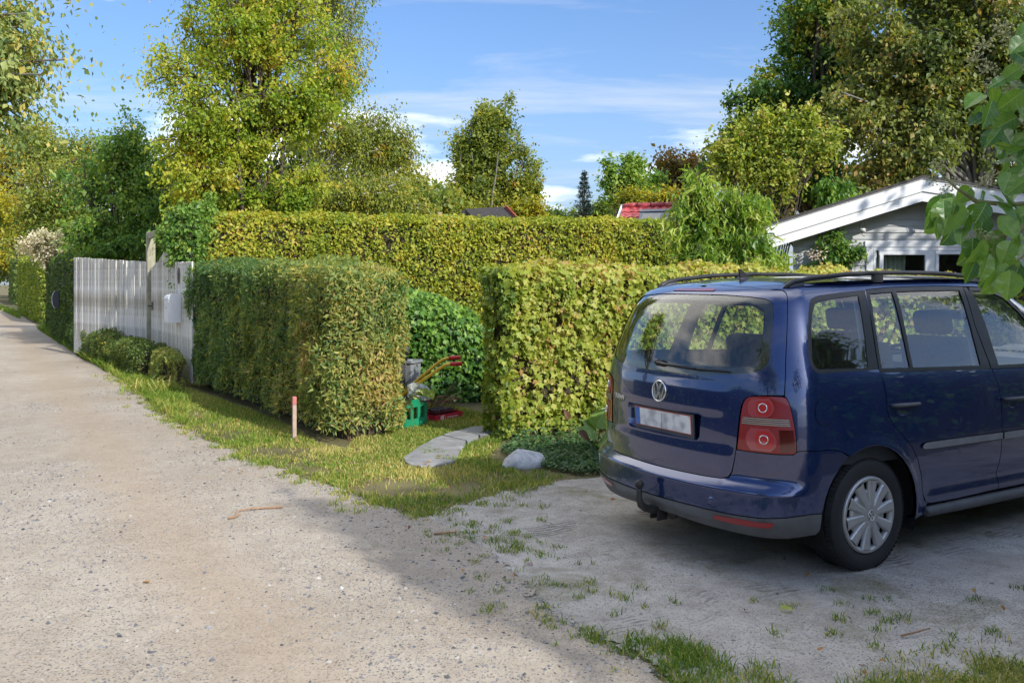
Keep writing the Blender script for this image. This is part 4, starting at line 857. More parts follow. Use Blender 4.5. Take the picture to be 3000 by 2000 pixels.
grass('near_grass', 'straw mixed grass in the bottom right corner of the driveway', near_r2, 14000, .05, L_grass, 306, .0032, tint=(.48, .24), lean=1.0,
      dens_f=lambda c: np.clip(.2 + 2.4 * fbm(np.c_[c, c[:, :1] * 0], 3.2, 67, 3), .02, 1) * np.clip(dist_pl(c, np.array(near_r2[:5])) / .25, 0, 1) ** 1.3)
rt = np.random.default_rng(310); cs = []
for k in range(120):
    band = rt.random()
    if band < .6:
        t = rt.random(); a = G(1290 + 480 * t, 1540 + 330 * t ** 1.3); a = (a.x + rt.normal(0, .22), a.y + rt.normal(0, .2))
    elif band < .85: a = G(rt.uniform(1280, 1600), rt.uniform(1480, 1640)); a = (a.x, a.y)
    else: a = G(rt.uniform(1900, 3000), rt.uniform(1720, 1900)); a = (a.x, a.y)
    m = int(rt.integers(8, 42)); cs.append(np.array(a) + rt.normal(0, .022, (m, 2)) * (m / 25) ** .5)
cs = np.concatenate(cs)
grass('grass_tufts', 'scattered little tufts of grass across the driveway mouth', None, 0, .034, L_grass, 307, .0026, tint=(.42, .22), pts=cs, lean=1.0, dz=.004)
# ------------------------------------------------------------------ the car
def car_paint():
    m, t, o = new_mat('car_paint_blue'); v = objco(t)
    n = noise(t, 3.2, 6, .7, v); st = noise(t, 30, 4, .6, objco(t, (1, 1, .12))); fl = noise(t, 900, 2, .5, v)
    dust = mathn(t, 'MULTIPLY', ramp(t, [(.42, (0, 0, 0)), (.75, (1, 1, 1))], n.outputs[0]).outputs[0], ramp(t, [(.35, (.25,) * 3), (.7, (1, 1, 1))], st.outputs[0]).outputs[0])
    base = mixc(t, .5, (.0065, .026, .12), ramp(t, [(.3, (.006, .022, .10)), (.7, (.011, .040, .18))], fl.outputs[0]).outputs[0])
    c = mixc(t, mathn(t, 'MULTIPLY', dust, .05), base, (.30, .28, .26))
    r = ramp(t, [(0, (.22,) * 3), (1, (.32,) * 3)], dust)
    b = bsdf(t, o, c, r.outputs[0], .45, .5, None, coat=1.0, coat_r=.035)
    cr_ = ramp(t, [(0, (.012,) * 3), (1, (.06,) * 3)], dust); t.links.new(cr_.outputs[0], b.inputs['Coat Roughness'])
    b.inputs['Coat IOR'].default_value = 1.75
    return m
C_paint = car_paint()
C_black = plain('car_black_trim', (.018, .018, .019), .45, var=.25)
C_grey = plain('car_grey_plastic', (.10, .104, .11), .62, var=.25, vscale=10, bump=.15, bscale=250)
C_strip = plain('rub_strip_grey', (.22, .225, .23), .5, var=.2, vscale=10)
C_rubber = plain('tyre_rubber', (.022, .022, .023), .75, var=.35, vscale=12, bump=.2, bscale=120)
C_gap = plain('car_gap_black', (.004, .004, .004), .9)
C_cabin = plain('car_cabin_dark', (.04, .042, .045), .85, var=.2)
C_cabinl = plain('car_cabin_light', (.34, .35, .34), .85, var=.1)
C_seat = plain('car_seat_fabric', (.035, .036, .04), .95, var=.3, vscale=40)
C_chrome = plain('chrome', (.80, .80, .80), .22, .85, var=.05)
C_silver = plain('hubcap_silver', (.50, .50, .50), .38, .55, var=.10, vscale=8)
C_steel = plain('tow_bar_steel', (.05, .048, .045), .55, .5, var=.4, vscale=20)
def car_glass(name, tint, thr):
    m, t, o = new_mat(name)
    tr = t.nodes.new('ShaderNodeBsdfTransparent'); tr.inputs[0].default_value = (*tint, 1)
    gl = t.nodes.new('ShaderNodeBsdfGlossy'); gl.inputs['Roughness'].default_value = .015
    fr = t.nodes.new('ShaderNodeFresnel'); ge = t.nodes.new('ShaderNodeNewGeometry'); t.links.new(mathn(t, 'SUBTRACT', 1.5, mathn(t, 'MULTIPLY', ge.outputs['Backfacing'], .83333)), fr.inputs[0])
    f = mathn(t, 'MULTIPLY_ADD', fr.outputs[0], 1.8, True); t.nodes[-1].inputs[2].default_value = .03
    mx = t.nodes.new('ShaderNodeMixShader'); t.links.new(f, mx.inputs[0]); t.links.new(tr.outputs[0], mx.inputs[1]); t.links.new(gl.outputs[0], mx.inputs[2])
    du = t.nodes.new('ShaderNodeBsdfDiffuse'); du.inputs[0].default_value = (.42, .42, .40, 1)
    n = noise(t, 60, 5, .7, objco(t, (1, 1, .35))); d = mathn(t, 'MULTIPLY', ramp(t, [(.45, (0, 0, 0)), (.8, (1, 1, 1))], n.outputs[0]).outputs[0], thr)
    m2 = t.nodes.new('ShaderNodeMixShader'); t.links.new(d, m2.inputs[0]); t.links.new(mx.outputs[0], m2.inputs[1]); t.links.new(du.outputs[0], m2.inputs[2])
    t.links.new(m2.outputs[0], o.inputs[0]); return m
C_glass = car_glass('car_window_glass', (.80, .88, .85), .10)
def lens(name, col, rough=.12, spec=.6, emis=None, ridge=0):
    m, t, o = new_mat(name); v = objco(t)
    if ridge:
        w_ = t.nodes.new('ShaderNodeTexWave'); w_.wave_type = 'BANDS'; w_.bands_direction = 'Z'; w_.inputs['Scale'].default_value = ridge; t.links.new(v, w_.inputs[0])
        c = mixc(t, ramp(t, [(.2, (0, 0, 0)), (.8, (1, 1, 1))], w_.outputs[0]).outputs[0], tuple(q * .6 for q in col), col)
        bsdf(t, o, c, rough, 0, spec, w_.outputs[0], .15, .003, 1.0)
    else: bsdf(t, o, col, rough, 0, spec, None, coat=1.0)
    return m
C_red = lens('lamp_red', (.36, .004, .016), ridge=60)
C_redl = lens('lamp_bright_red', (.55, .035, .04)); C_clear = lens('lamp_clear', (.44, .075, .085)); C_redd = lens('lamp_dark_red', (.10, .002, .006))
C_refl = lens('reflector_red', (.42, .008, .015), .3, ridge=90)

KN = np.array([[.16, .70, -.60, .36], [.22, .83, -.72, .37], [.28, .868, -.770, .37], [.40, .886, -.787, .37], [.55, .894, -.792, .37], [.70, .896, -.790, .37], [.80, .892, -.788, .37],
    [.95, .880, -.780, .37], [1.09, .855, -.765, .37], [1.20, .818, -.738, .36], [1.35, .762, -.690, .34], [1.46, .712, -.640, .32],
    [1.52, .675, -.597, .30], [1.56, .630, -.540, .29], [1.585, .570, -.455, .28], [1.597, .520, -.365, .27]])
def _pchip(x, y):
    n = len(x); d = np.diff(y) / np.diff(x); m = np.zeros(n); m[0] = d[0]; m[-1] = d[-1]
    for i in range(1, n - 1):
        if d[i - 1] * d[i] > 0:
            w1 = 2 * (x[i + 1] - x[i]) + (x[i] - x[i - 1]); w2 = (x[i + 1] - x[i]) + 2 * (x[i] - x[i - 1]); m[i] = (w1 + w2) / (w1 / d[i - 1] + w2 / d[i])
    def f(q):
        q = np.clip(q, x[0], x[-1]); i = np.clip(np.searchsorted(x, q) - 1, 0, n - 2); hh = x[i + 1] - x[i]; t = (q - x[i]) / hh
        return (2 * t**3 - 3 * t**2 + 1) * y[i] + (t**3 - 2 * t**2 + t) * hh * m[i] + (-2 * t**3 + 3 * t**2) * y[i + 1] + (t**3 - t**2) * hh * m[i + 1]
    return f
fW, fR, fA = (_pchip(KN[:, 0], KN[:, k]) for k in (1, 2, 3))
def ss(a, b, x): t = np.clip((x - a) / (b - a), 0, 1); return t * t * (3 - 2 * t)
def roof_rise(x): return .036 * np.clip(1 - ((x - 1.15) / 1.55) ** 2, -1, 1)
def SF(s, h):
    """body skin: s runs from the tail's middle (0) round the corner (1) and forward in metres; negative s = left side"""
    s = np.asarray(s, float); h = np.asarray(h, float); sg = np.where(s < 0, 1.0, -1.0); s = np.abs(s)
    W, R, a = fW(h), fR(h), fA(h); th = np.clip(s, 0, 1) * np.pi / 2
    x = R + a * (1 - np.cos(th)) + np.maximum(s - 1, 0); y = W * np.sin(th)
    x0 = 2.85; ov = np.maximum(x - x0, 0); tf = np.clip(ov / 1.0, 0, np.pi / 2)
    x = np.where(x > x0, x0 + .68 * np.sin(tf), x); y = np.where(ov > 0, y * np.cos(np.minimum(tf, 1.5707)) ** .7, y)
    y = y * (1 - .010 * np.clip((x - 1.2) / 1.6, -1.3, 1.3) ** 2)
    up = np.clip((h - 1.15) / .4, 0, 1); z = h + up * roof_rise(x)
    g = 1 - ss(1.35, 2.95, x); z = np.where(z > 1.09, 1.09 + (z - 1.09) * g, z)
    z = z - np.clip((h - .6) / .5, 0, 1) * (.06 * ss(1.8, 2.8, x) + .17 * ss(2.7, 3.5, x))
    return np.stack([x, sg * y, z], -1)
def SN(s, h):
    e = 2e-4; s = np.asarray(s, float); h = np.clip(np.asarray(h, float), .161, 1.5965)
    n = np.cross(SF(s + e, h) - SF(s - e, h), SF(s, h + e) - SF(s, h - e)); n = nrmz(n)
    return n        # outward for both signs (checked below)
_n = SN(np.array([1.6, -1.6, .01]), np.array([.8, .8, .8]))
_flip = -1.0 if _n[0][1] > 0 else 1.0
def SNo(s, h): return SN(s, h) * _flip

def rpoly(pts, step):
    return dens([tuple(q) for q in pts], step) if len(pts) > 2 else np.array(pts)
def mirror(pts): return [(-s, h) for s, h in reversed(pts)]
def panel(name, out, mat, parent, holes=(), off=0., thick=.012, step=.035, flange=True, offf=None, smooth_in=True, ring=None):
    """a panel cut out of the body skin: out and holes are outlines in (s,h)"""
    loops = [dens(out, step * .6)] + [dens(hh, step * .6) for hh in holes]
    b = np.concatenate(loops); lo, hi = loops[0].min(0), loops[0].max(0)
    gx, gy = np.meshgrid(np.arange(lo[0], hi[0], step), np.arange(lo[1], hi[1], step * .866), indexing='ij')
    gx = gx + (np.arange(gx.shape[1]) % 2)[None] * step / 2; g = np.stack([gx.ravel(), gy.ravel()], -1)
    k = in_poly(g, loops[0])
    for l in loops[1:]: k &= ~in_poly(g, l)
    g = g[k]
    if len(g):
        d = np.min(np.linalg.norm(g[:, None, :] - b[None], axis=-1), axis=1) if len(g) * len(b) < 6e6 else np.ones(len(g)); g = g[d > step * .45]
    A = np.concatenate([b, g]); edges = []; st = 0
    for l in loops: edges += [(st + i, st + (i + 1) % len(l)) for i in range(len(l))]; st += len(l)
    r = delaunay_2d_cdt([Vector(q) for q in A], edges, [], 0, 1e-6)
    V2 = np.array([(v.x, v.y) for v in r[0]]); T = np.array(r[2]); c = V2[T].mean(1)
    k = in_poly(c, loops[0])
    for l in loops[1:]: k &= ~in_poly(c, l)
    T = T[k]; s, h = V2[:, 0], V2[:, 1]
    def ev(s, h):
        N = SNo(s, h); o = off + (offf(s, h) if offf is not None else 0.); return SF(s, h) + N * np.asarray(o)[..., None] if np.ndim(o) else SF(s, h) + N * o, N
    V3, N3 = ev(s, h)
    if offf is not None:
        e = 3e-3; a_, _ = ev(s + e, h); b_, _ = ev(s - e, h); c_, _ = ev(s, h + e); d_, _ = ev(s, h - e); N3 = nrmz(np.cross(a_ - b_, c_ - d_)) * _flip
    fn = np.cross(V3[T[:, 1]] - V3[T[:, 0]], V3[T[:, 2]] - V3[T[:, 0]]); bad = np.einsum('ij,ij->i', fn, N3[T[:, 0]]) < 0; T[bad] = T[bad][:, ::-1]
    Vs = [V3]; Ns = [N3]; Fs = [T]; nb = len(V3)
    if flange:
        for l in loops:
            p0, n0 = ev(l[:, 0], l[:, 1]); p1 = p0 - n0 * thick; m = len(l)
            tg = np.roll(p0, -1, 0) - np.roll(p0, 1, 0); sn = nrmz(np.cross(tg, n0))
            Vs += [p0, p1]; Ns += [sn, sn]; i = np.arange(m); j = (i + 1) % m
            q = np.concatenate([np.stack([nb + i, nb + j, nb + m + j], -1), np.stack([nb + i, nb + m + j, nb + m + i], -1)]); Fs.append(q); nb += 2 * m
    V = np.concatenate(Vs); N = np.concatenate(Ns); F = np.concatenate(Fs)
    me = np_mesh(name, V, F, True); me.normals_split_custom_set_from_vertices([tuple(q) for q in N])
    return link(name, me, mat, parent)

car = empty('parked_car', CAR_O, 'dark blue people carrier with black roof rails parked on the driveway', 'car', rz=CAR_A)
# --- outlines (s, h) measured on the photographed car
glass_h = [(0, 1.548), (.15, 1.547), (.294, 1.544), (.490, 1.532), (.600, 1.520), (.645, 1.505), (.663, 1.482), (.668, 1.455), (.655, 1.365), (.638, 1.271), (.620, 1.196), (.604, 1.162), (.569, 1.133), (.509, 1.114), (.414, 1.099), (.273, 1.087), (.160, 1.080), (0, 1.075)]
full = lambda half: half + mirror(half)[1:-1] if half[0][0] == 0 and half[-1][0] == 0 else half + mirror(half)
glass_o = full(glass_h)
clear_h = [(0, 1.517), (.314, 1.513), (.436, 1.505), (.54, 1.490), (.585, 1.470), (.602, 1.440), (.599, 1.365), (.580, 1.260), (.562, 1.195), (.54, 1.165), (.50, 1.150), (.414, 1.138), (.270, 1.128), (0, 1.118)]
clear_o = full(clear_h)
gate_h = [(0, 1.5905), (.20, 1.589), (.44, 1.580), (.605, 1.563), (.69, 1.561), (.735, 1.558), (.768, 1.545), (.783, 1.52), (.758, 1.365), (.722, 1.179), (.706, 1.06), (.699, 1.006), (.60, 1.003), (.52, .995), (.487, .985), (.468, .965), (.457, .94), (.447, .888), (.435, .78), (.427, .692), (.419, .63), (.410, .575), (.395, .545), (.36, .532), (.28, .529), (0, .527)]
gate_o = full(gate_h)
rec_h = [(0, .862), (.235, .861), (.246, .855), (.238, .735), (.225, .716), (.205, .711), (0, .711)]
rec_o = full(rec_h)
lamp_o = [(.497, .985), (.549, .992), (.625, .996), (.685, .996), (.712, .990), (.728, .967), (.748, .904), (.764, .828), (.773, .748), (.772, .712), (.756, .700), (.648, .696), (.546, .696), (.466, .698), (.437, .700), (.445, .771), (.457, .888), (.467, .941), (.479, .969)]
glass_in = lambda l: l
# black underlayer that shows in the panel gaps (openings left for the windows)
shell_side = [(0, .24), (.9, .24), (1.0, .32), (1.03, .45), (1.10, .57), (1.22, .67), (1.32, .712), (1.44, .722), (1.56, .70), (1.66, .64), (1.73, .57), (1.775, .49), (1.79, .38), (1.78, .24), (3.3, .24), (3.33, .36), (3.43, .52), (3.58, .63), (3.75, .67), (3.92, .63), (4.05, .52), (4.14, .36), (4.16, .24), (4.8, .24), (4.82, 1.05), (3.3, 1.05), (2.95, 1.40), (2.80, 1.54), (2.6, 1.575), (0, 1.57)]
qwin_o = [(1.023, 1.490), (1.045, 1.510), (1.080, 1.520), (1.128, 1.526), (1.310, 1.535), (1.506, 1.540), (1.506, 1.36), (1.492, 1.118), (1.410, 1.115), (1.021, 1.118), (.972, 1.126), (.938, 1.148), (.918, 1.199), (.939, 1.306), (1.001, 1.440)]
qwin_i = [(1.061, 1.478), (1.075, 1.490), (1.102, 1.495), (1.250, 1.506), (1.442, 1.514), (1.439, 1.450), (1.430, 1.286), (1.409, 1.128), (1.146, 1.136), (1.017, 1.140), (.985, 1.150), (.963, 1.175), (.960, 1.20), (.990, 1.305), (1.027, 1.423)]
pane1 = [(1.545, 1.519), (1.752, 1.524), (1.766, 1.33), (1.772, 1.116), (1.524, 1.122), (1.532, 1.310)]
pane2 = [(1.792, 1.525), (2.420, 1.526), (2.440, 1.32), (2.456, 1.096), (1.800, 1.114), (1.797, 1.328)]
pane3 = [(2.546, 1.521), (2.74, 1.520), (2.90, 1.50), (3.02, 1.44), (3.12, 1.36), (3.24, 1.22), (3.30, 1.115), (3.32, 1.088), (2.923, 1.085), (2.643, 1.090), (2.604, 1.330)]
for sd in (1, -1):
    f_ = (lambda l: l) if sd == 1 else (lambda l: mirror(l))
    tailhole = [(.002, 1.505), (.5, 1.49), (.59, 1.455), (.585, 1.36), (.57, 1.26), (.54, 1.18), (.4, 1.145), (.002, 1.13)]
    rechole = [(.002, .872), (.26, .872), (.262, .70), (.002, .70)]
    panel('inner_shell', f_([(.001, .24)] + shell_side[1:-1] + [(.001, 1.57)]), C_gap, car, [f_(q) for q in (tailhole, rechole, qwin_i, pane1, pane2, pane3)], off=-.02, flange=False, step=.07)
# --- tailgate
ledge = lambda s, h: .014 * (1 - ss(.672, .697, h)) * (1 - ss(.38, .43, np.abs(s))) + .004 * ss(.86, .90, h) * (1 - ss(1.0, 1.05, h)) * (1 - ss(.3, .45, np.abs(s)))
tg = panel('tailgate', gate_o, C_paint, car, [glass_o, rec_o], step=.028, offf=ledge)
gl = panel('rear_window', glass_o, C_glass, car, off=-.003, flange=False, step=.05)
panel('window_border', [(s * .997, h) for s, h in glass_o], C_black, gl, [clear_o], off=-.007, flange=False)
mb = MB()       # recess round the number plate
ro = dens(rec_o, .03); p0 = SF(ro[:, 0], ro[:, 1]); dp = np.array([.055, 0, 0]); p1 = p0 * np.array([1, .93, 1]) + dp; p1[:, 2] = .7865 + (p1[:, 2] - .7865) * .93; m_ = len(ro)
mb.add(np.concatenate([p0, p1]), [(i, (i + 1) % m_, m_ + (i + 1) % m_, m_ + i) for i in range(m_)], True)
mb.add(p1, [tuple(range(m_))]); mb.build('plate_recess', C_paint, tg)
PM = Matrix(((0, -.0, -1), (-1, 0, 0), (0, 1, 0)))     # plate frame: local x -> -y, local y -> z, local z -> -x
tl = math.radians(-4)
PM = Matrix.Rotation(tl, 3, 'Y') @ PM
pc = Vector((-.752, 0, .787))
plate = MB().box(pc + PM @ Vector((0, -.004, 0)), (.53, .142, .012), M=PM).build('plate_holder', C_grey, tg)
def plate_mat():
    m, t, o = new_mat('number_plate'); v = objco(t)
    n = noise(t, 16, 2, .4, v); bsdf(t, o, ramp(t, [(.36, (.45, .47, .50)), (.58, (.80, .81, .82))], n.outputs[0]).outputs[0], .45); return m
MB().box(pc + PM @ Vector((0, .004, .008)), (.504, .112, .005), M=PM).build('plate_rim', plain('plate_red', (.55, .10, .06), .5), plate)
MB().box(pc + PM @ Vector((0, .004, .0095)), (.494, .103, .005), M=PM).build('plate_face', plate_mat(), plate)
MB().box(pc + PM @ Vector((-.227, .004, .0105)), (.040, .103, .005), M=PM).build('plate_band', plain('plate_blue', (.06, .17, .48), .5), plate)
# emblem: ring, V over W
def emblem(name, M, o, r, mat, parent, back=None):
    mb = MB(); prof = [(r * .86, 0), (r * .87, r * .10), (r * .94, r * .14), (r, r * .08), (r * 1.0, 0)]
    mb.lathe(prof, 32, M, o)
    def bar(a, b, w=.105 * r):
        a = Vector((a[0] * r, a[1] * r)); b = Vector((b[0] * r, b[1] * r)); d = (b - a).normalized(); n = Vector((-d.y, d.x)) * w
        mb.prism([tuple(a - n), tuple(b - n), tuple(b + n), tuple(a + n)], 0, r * .10, M, o)
    bar((-.40, .77), (0, .10)); bar((.40, .77), (0, .10))
    bar((-.74, .46), (-.36, -.77)); bar((-.36, -.77), (0, -.02)); bar((0, -.02), (.36, -.77)); bar((.36, -.77), (.74, .46))
    e = mb.build(name, mat, parent)
    MB().lathe([(0, -.002), (r * .9, -.002), (r * .9, r * .02), (0, r * .02)], 28, M, o).build('emblem_disc', back or C_gap, e); return e
ep = Vector(SF(0, .964)) + Vector((-.006, 0, 0)); en = Vector(SNo(np.array(1e-3), np.array(.964)))
EM = Matrix(((0, 0, en.x), (-1, 0, 0), (0, 1, en.z))); ez = Vector((en.x, 0, en.z)).normalized(); ey = Vector((0, 0, 1)); ey = (ey - ez * ey.dot(ez)).normalized(); exx = ey.cross(ez); EM = Matrix((exx, ey, ez)).transposed()
emblem('badge', EM, ep, .064, C_chrome, tg, plain('badge_ground', (.05, .06, .08), .3))
def text_mesh(txt, size, depth=.002, bold=0):
    cu = bpy.data.curves.new('t', 'FONT'); cu.body = txt; cu.size = size; cu.extrude = depth; cu.offset = bold; cu.resolution_u = 2
    ob = bpy.data.objects.new('t', cu); COL.objects.link(ob); dg = bpy.context.evaluated_depsgraph_get(); dg.update()
    me = bpy.data.meshes.new_from_object(ob.evaluated_get(dg)); bpy.data.objects.remove(ob); return me
def text_obj(name, txt, size, M, o, mat, parent, width=None, depth=.002, bold=0, wrap=None):
    me = text_mesh(txt, size, depth, bold); n = len(me.vertices); a = np.empty(n * 3, np.float32); me.vertices.foreach_get('co', a); a = a.reshape(-1, 3)
    a[:, 0] -= a[:, 0].min(); w0 = a[:, 0].max()
    if width: a[:, 0] *= width / w0
    if wrap is not None: b = wrap(a)
    else: b = a @ np.array(M).T + np.array(o)
    me.vertices.foreach_set('co', np.ascontiguousarray(b, np.float32).ravel()); me.update(); me.name = name
    return link(name, me, mat, parent)
def wrap_tail(a):
    s = -.425 + a[:, 0]; h = .868 + a[:, 1] * 1.0; N = SNo(s, h); return SF(s, h) + N * (.003 + a[:, 2:3])
text_obj('model_lettering', 'TOURAN', .040, None, None, C_chrome, tg, width=.135, bold=.0006, wrap=wrap_tail)
# third brake light, wiper
panel('brake_light', full([(0, 1.577), (.17, 1.576), (.188, 1.571), (.186, 1.563), (0, 1.563)]), lens('brake_lens', (.20, .02, .04), .25), tg, off=.002, step=.02)
def onS(s, h, o=0.): s = np.array(float(s)); h = np.array(float(h)); return Vector(SF(s, h) + SNo(s, h) * o)
mb = MB(); mb.ball(onS(-.012, 1.127, .028), .020, 12, 8); mb.tube([onS(-.012, 1.127, -.01), onS(-.012, 1.127, .03)], .019, 12)
mb.tube([onS(-.005, 1.127, .035), onS(.04, 1.121, .032), onS(.22, 1.113, .026)], [.016, .013, .009], 8, flat=.6)
wi = mb.build('rear_wiper', C_black, tg)
MB().tube([onS(.14, 1.113, .014), onS(.22, 1.112, .018), onS(.395, 1.113, .012)], [.005, .007, .005], 6).build('wiper_blade', C_rubber, wi)

# --- bumper
def bump_off(s, h):
    a = np.abs(s); k = 1 - ss(.56, .92, a)
    return .062 * ss(.565, .49, h) * k * (1 - .35 * ss(.36, .26, h)) if False else .062 * (1 - ss(.478, .552, h)) * k * (1 - .4 * (1 - ss(.25, .36, h)))
bt = [(0, .523), (.28, .525), (.365, .528), (.40, .541), (.414, .575), (.423, .63), (.431, .6935), (.466, .6925), (.546, .690), (.648, .690), (.757, .694), (.776, .708), (.80, .714), (.898, .716), (1.06, .712), (1.12, .703), (1.165, .688), (1.20, .667)]
arch_c, arch_r = 1.385, .392
def archpt(deg, r=arch_r): return (1.40 + r * math.cos(math.radians(deg)), .315 + r * math.sin(math.radians(deg)))
bt += [archpt(a) for a in (119, 127, 135, 143, 151, 159, 168)]
bs = [(0, .366), (.244, .366), (.354, .363), (.456, .362), (.562, .365), (.797, .379), (.90, .383), (1.008, .380)]
panel('rear_bumper', full(bt + list(reversed(bs))) if False else bt + list(reversed(bs))[:-1] + [(0, .366)] + mirror(bt + list(reversed(bs))[:-1])[:], C_paint, car, offf=bump_off, step=.026)
bl = [(0, .3625), (.244, .3625), (.354, .3595), (.456, .3585), (.562, .3615), (.797, .3755), (.90, .3795), (1.006, .3765), (1.0, .32), (.985, .285), (.94, .265), (.85, .262), (.70, .262), (.5, .266), (.3, .272), (.13, .280), (0, .284)]
def low_off(s, h):
    a = np.abs(s); rib = sum(.006 * np.exp(-((h - (c0 + .016 * a)) / .0045) ** 2) for c0 in (.316, .331, .346)) * (1 - ss(.30, .345, a)); return bump_off(s, h) - rib + .004
rb = panel('bumper_apron', full(bl), C_grey, car, offf=low_off, step=.016)
refl = [(.348, .340), (.456, .344), (.561, .343), (.652, .345), (.627, .316), (.507, .311), (.403, .313), (.343, .316)]
for sd in (1, -1): panel('reflector', refl if sd == 1 else mirror(refl), C_refl, car, offf=lambda s, h: bump_off(s, h) + .006, step=.03, thick=.01)
for sd in (1, -1):
    q = onS(sd * .337, .408, float(bump_off(np.array(.337), np.array(.408))) + .0012) if sd == 1 else None
    if q is not None:
        n = Vector(SNo(np.array(.337), np.array(.408))); MB().lathe([(0, 0), (.026, 0), (.0275, -.003)], 20, rot_to(n), q).build('towing_cap', C_paint, rb)
# --- tail lamps
def lamp(sd):
    f_ = (lambda l: l) if sd == 1 else mirror; g = empty('tail_lamp', (0, 0, 0)); g.parent = car
    panel('lamp_lens', f_(lamp_o), C_red, g, off=.004, step=.02, thick=.03)
    up = [(.512, .977), (.608, .984), (.631, .963), (.639, .935), (.626, .905), (.601, .884), (.515, .883), (.497, .899), (.492, .928), (.497, .958)]
    lo = [(.508, .823), (.604, .825), (.635, .796), (.652, .762), (.645, .729), (.617, .704), (.507, .705), (.488, .731), (.480, .766), (.489, .797)]
    for pl, cx, cy in ((up, .574, .933), (lo, .578, .765)):
        lp = panel('lamp_chamber', f_(pl), C_clear, g, off=.0055, step=.02, flange=False)
        inner = [(cx + (s - cx) * .62 + .012, cy + (h - cy) * .78) for s, h in pl]
        panel('lamp_reflector', f_(inner), C_redl, lp, off=.0065, step=.02, flange=False)
        c = onS(sd * cx, cy, .007); n = Vector(SNo(np.array(sd * cx), np.array(cy)))
        MB().lathe([(.020, 0), (.021, .003), (.025, .003), (.026, 0)], 24, rot_to(n), c).build('bulb_ring', C_chrome, lp)
        MB().lathe([(0, .0016), (.020, .001)], 20, rot_to(n), c).build('bulb_cover', C_redl, lp)
    panel('lamp_shade', f_([(.665, .822), (.755, .824), (.764, .750), (.765, .712), (.672, .705)]), C_redd, g, off=.0055, step=.03, flange=False)
    for k in range(4):
        h0 = .842 + k * .0098
        panel('lamp_bar', f_([(.462 + k * .002, h0), (.735 - k * .002, h0 + .002), (.735 - k * .002, h0 + .0075), (.462 + k * .002, h0 + .0055)]), C_chrome, g, off=.0075, step=.02, thick=.004)
lamp(1); lamp(-1)
# --- sides
door_r = [(1.514, 1.541), (1.511, 1.36), (1.499, 1.115), (1.522, 1.052), (1.536, .995), (1.541, .95), (1.541, .893), (1.557, .852), (1.600, .796), (1.667, .743), (1.755, .667), (1.812, .586), (1.845, .494), (1.858, .429), (1.866, .376), (1.884, .338), (1.92, .322)]
door_f = [(2.471, 1.544), (2.485, 1.333), (2.558, 1.078), (2.595, 1.001), (2.620, .943), (2.632, .847), (2.636, .676), (2.628, .554), (2.597, .421), (2.609, .370), (2.602, .326)]
g_ = .0032
body_o = [(.79, 1.52), (.774, 1.548), (.742, 1.562), (.70, 1.566), (.665, 1.5665), (.70, 1.5975 - .004), (.80, 1.5955), (1.0, 1.5955), (1.5, 1.5955), (2.2, 1.5955), (2.7, 1.5955), (2.95, 1.58), (3.1, 1.55), (3.45, 1.30), (3.62, 1.09), (3.50, 1.085), (3.36, 1.10), (3.20, 1.30), (3.08, 1.44), (2.95, 1.525), (2.8, 1.545), (2.6, 1.548), (2.217, 1.553), (2.011, 1.553), (1.716, 1.551), (1.514, 1.544)] + \
    [(s - 2 * g_, h) for s, h in door_r[1:]] + [(1.90, .318), (1.885, .27), (1.86, .245), (1.735, .245)] + [archpt(a) for a in (-8, 0, 10, 20, 30, 40, 50, 60, 70, 80, 90, 100, 110, 117)] + \
    [(1.205, .671), (1.168, .692), (1.12, .707), (1.06, .716), (.898, .720), (.80, .718), (.779, .714), (.778, .75), (.769, .828), (.753, .904), (.733, .967), (.716, .994), (.706, 1.002), (.712, 1.06), (.728, 1.179), (.764, 1.365)]
def arch_flare(s, h):
    r = np.hypot(np.abs(s) - 1.40, h - .315); return .012 * np.exp(-((r - .395) / .035) ** 2) * (h > .2)
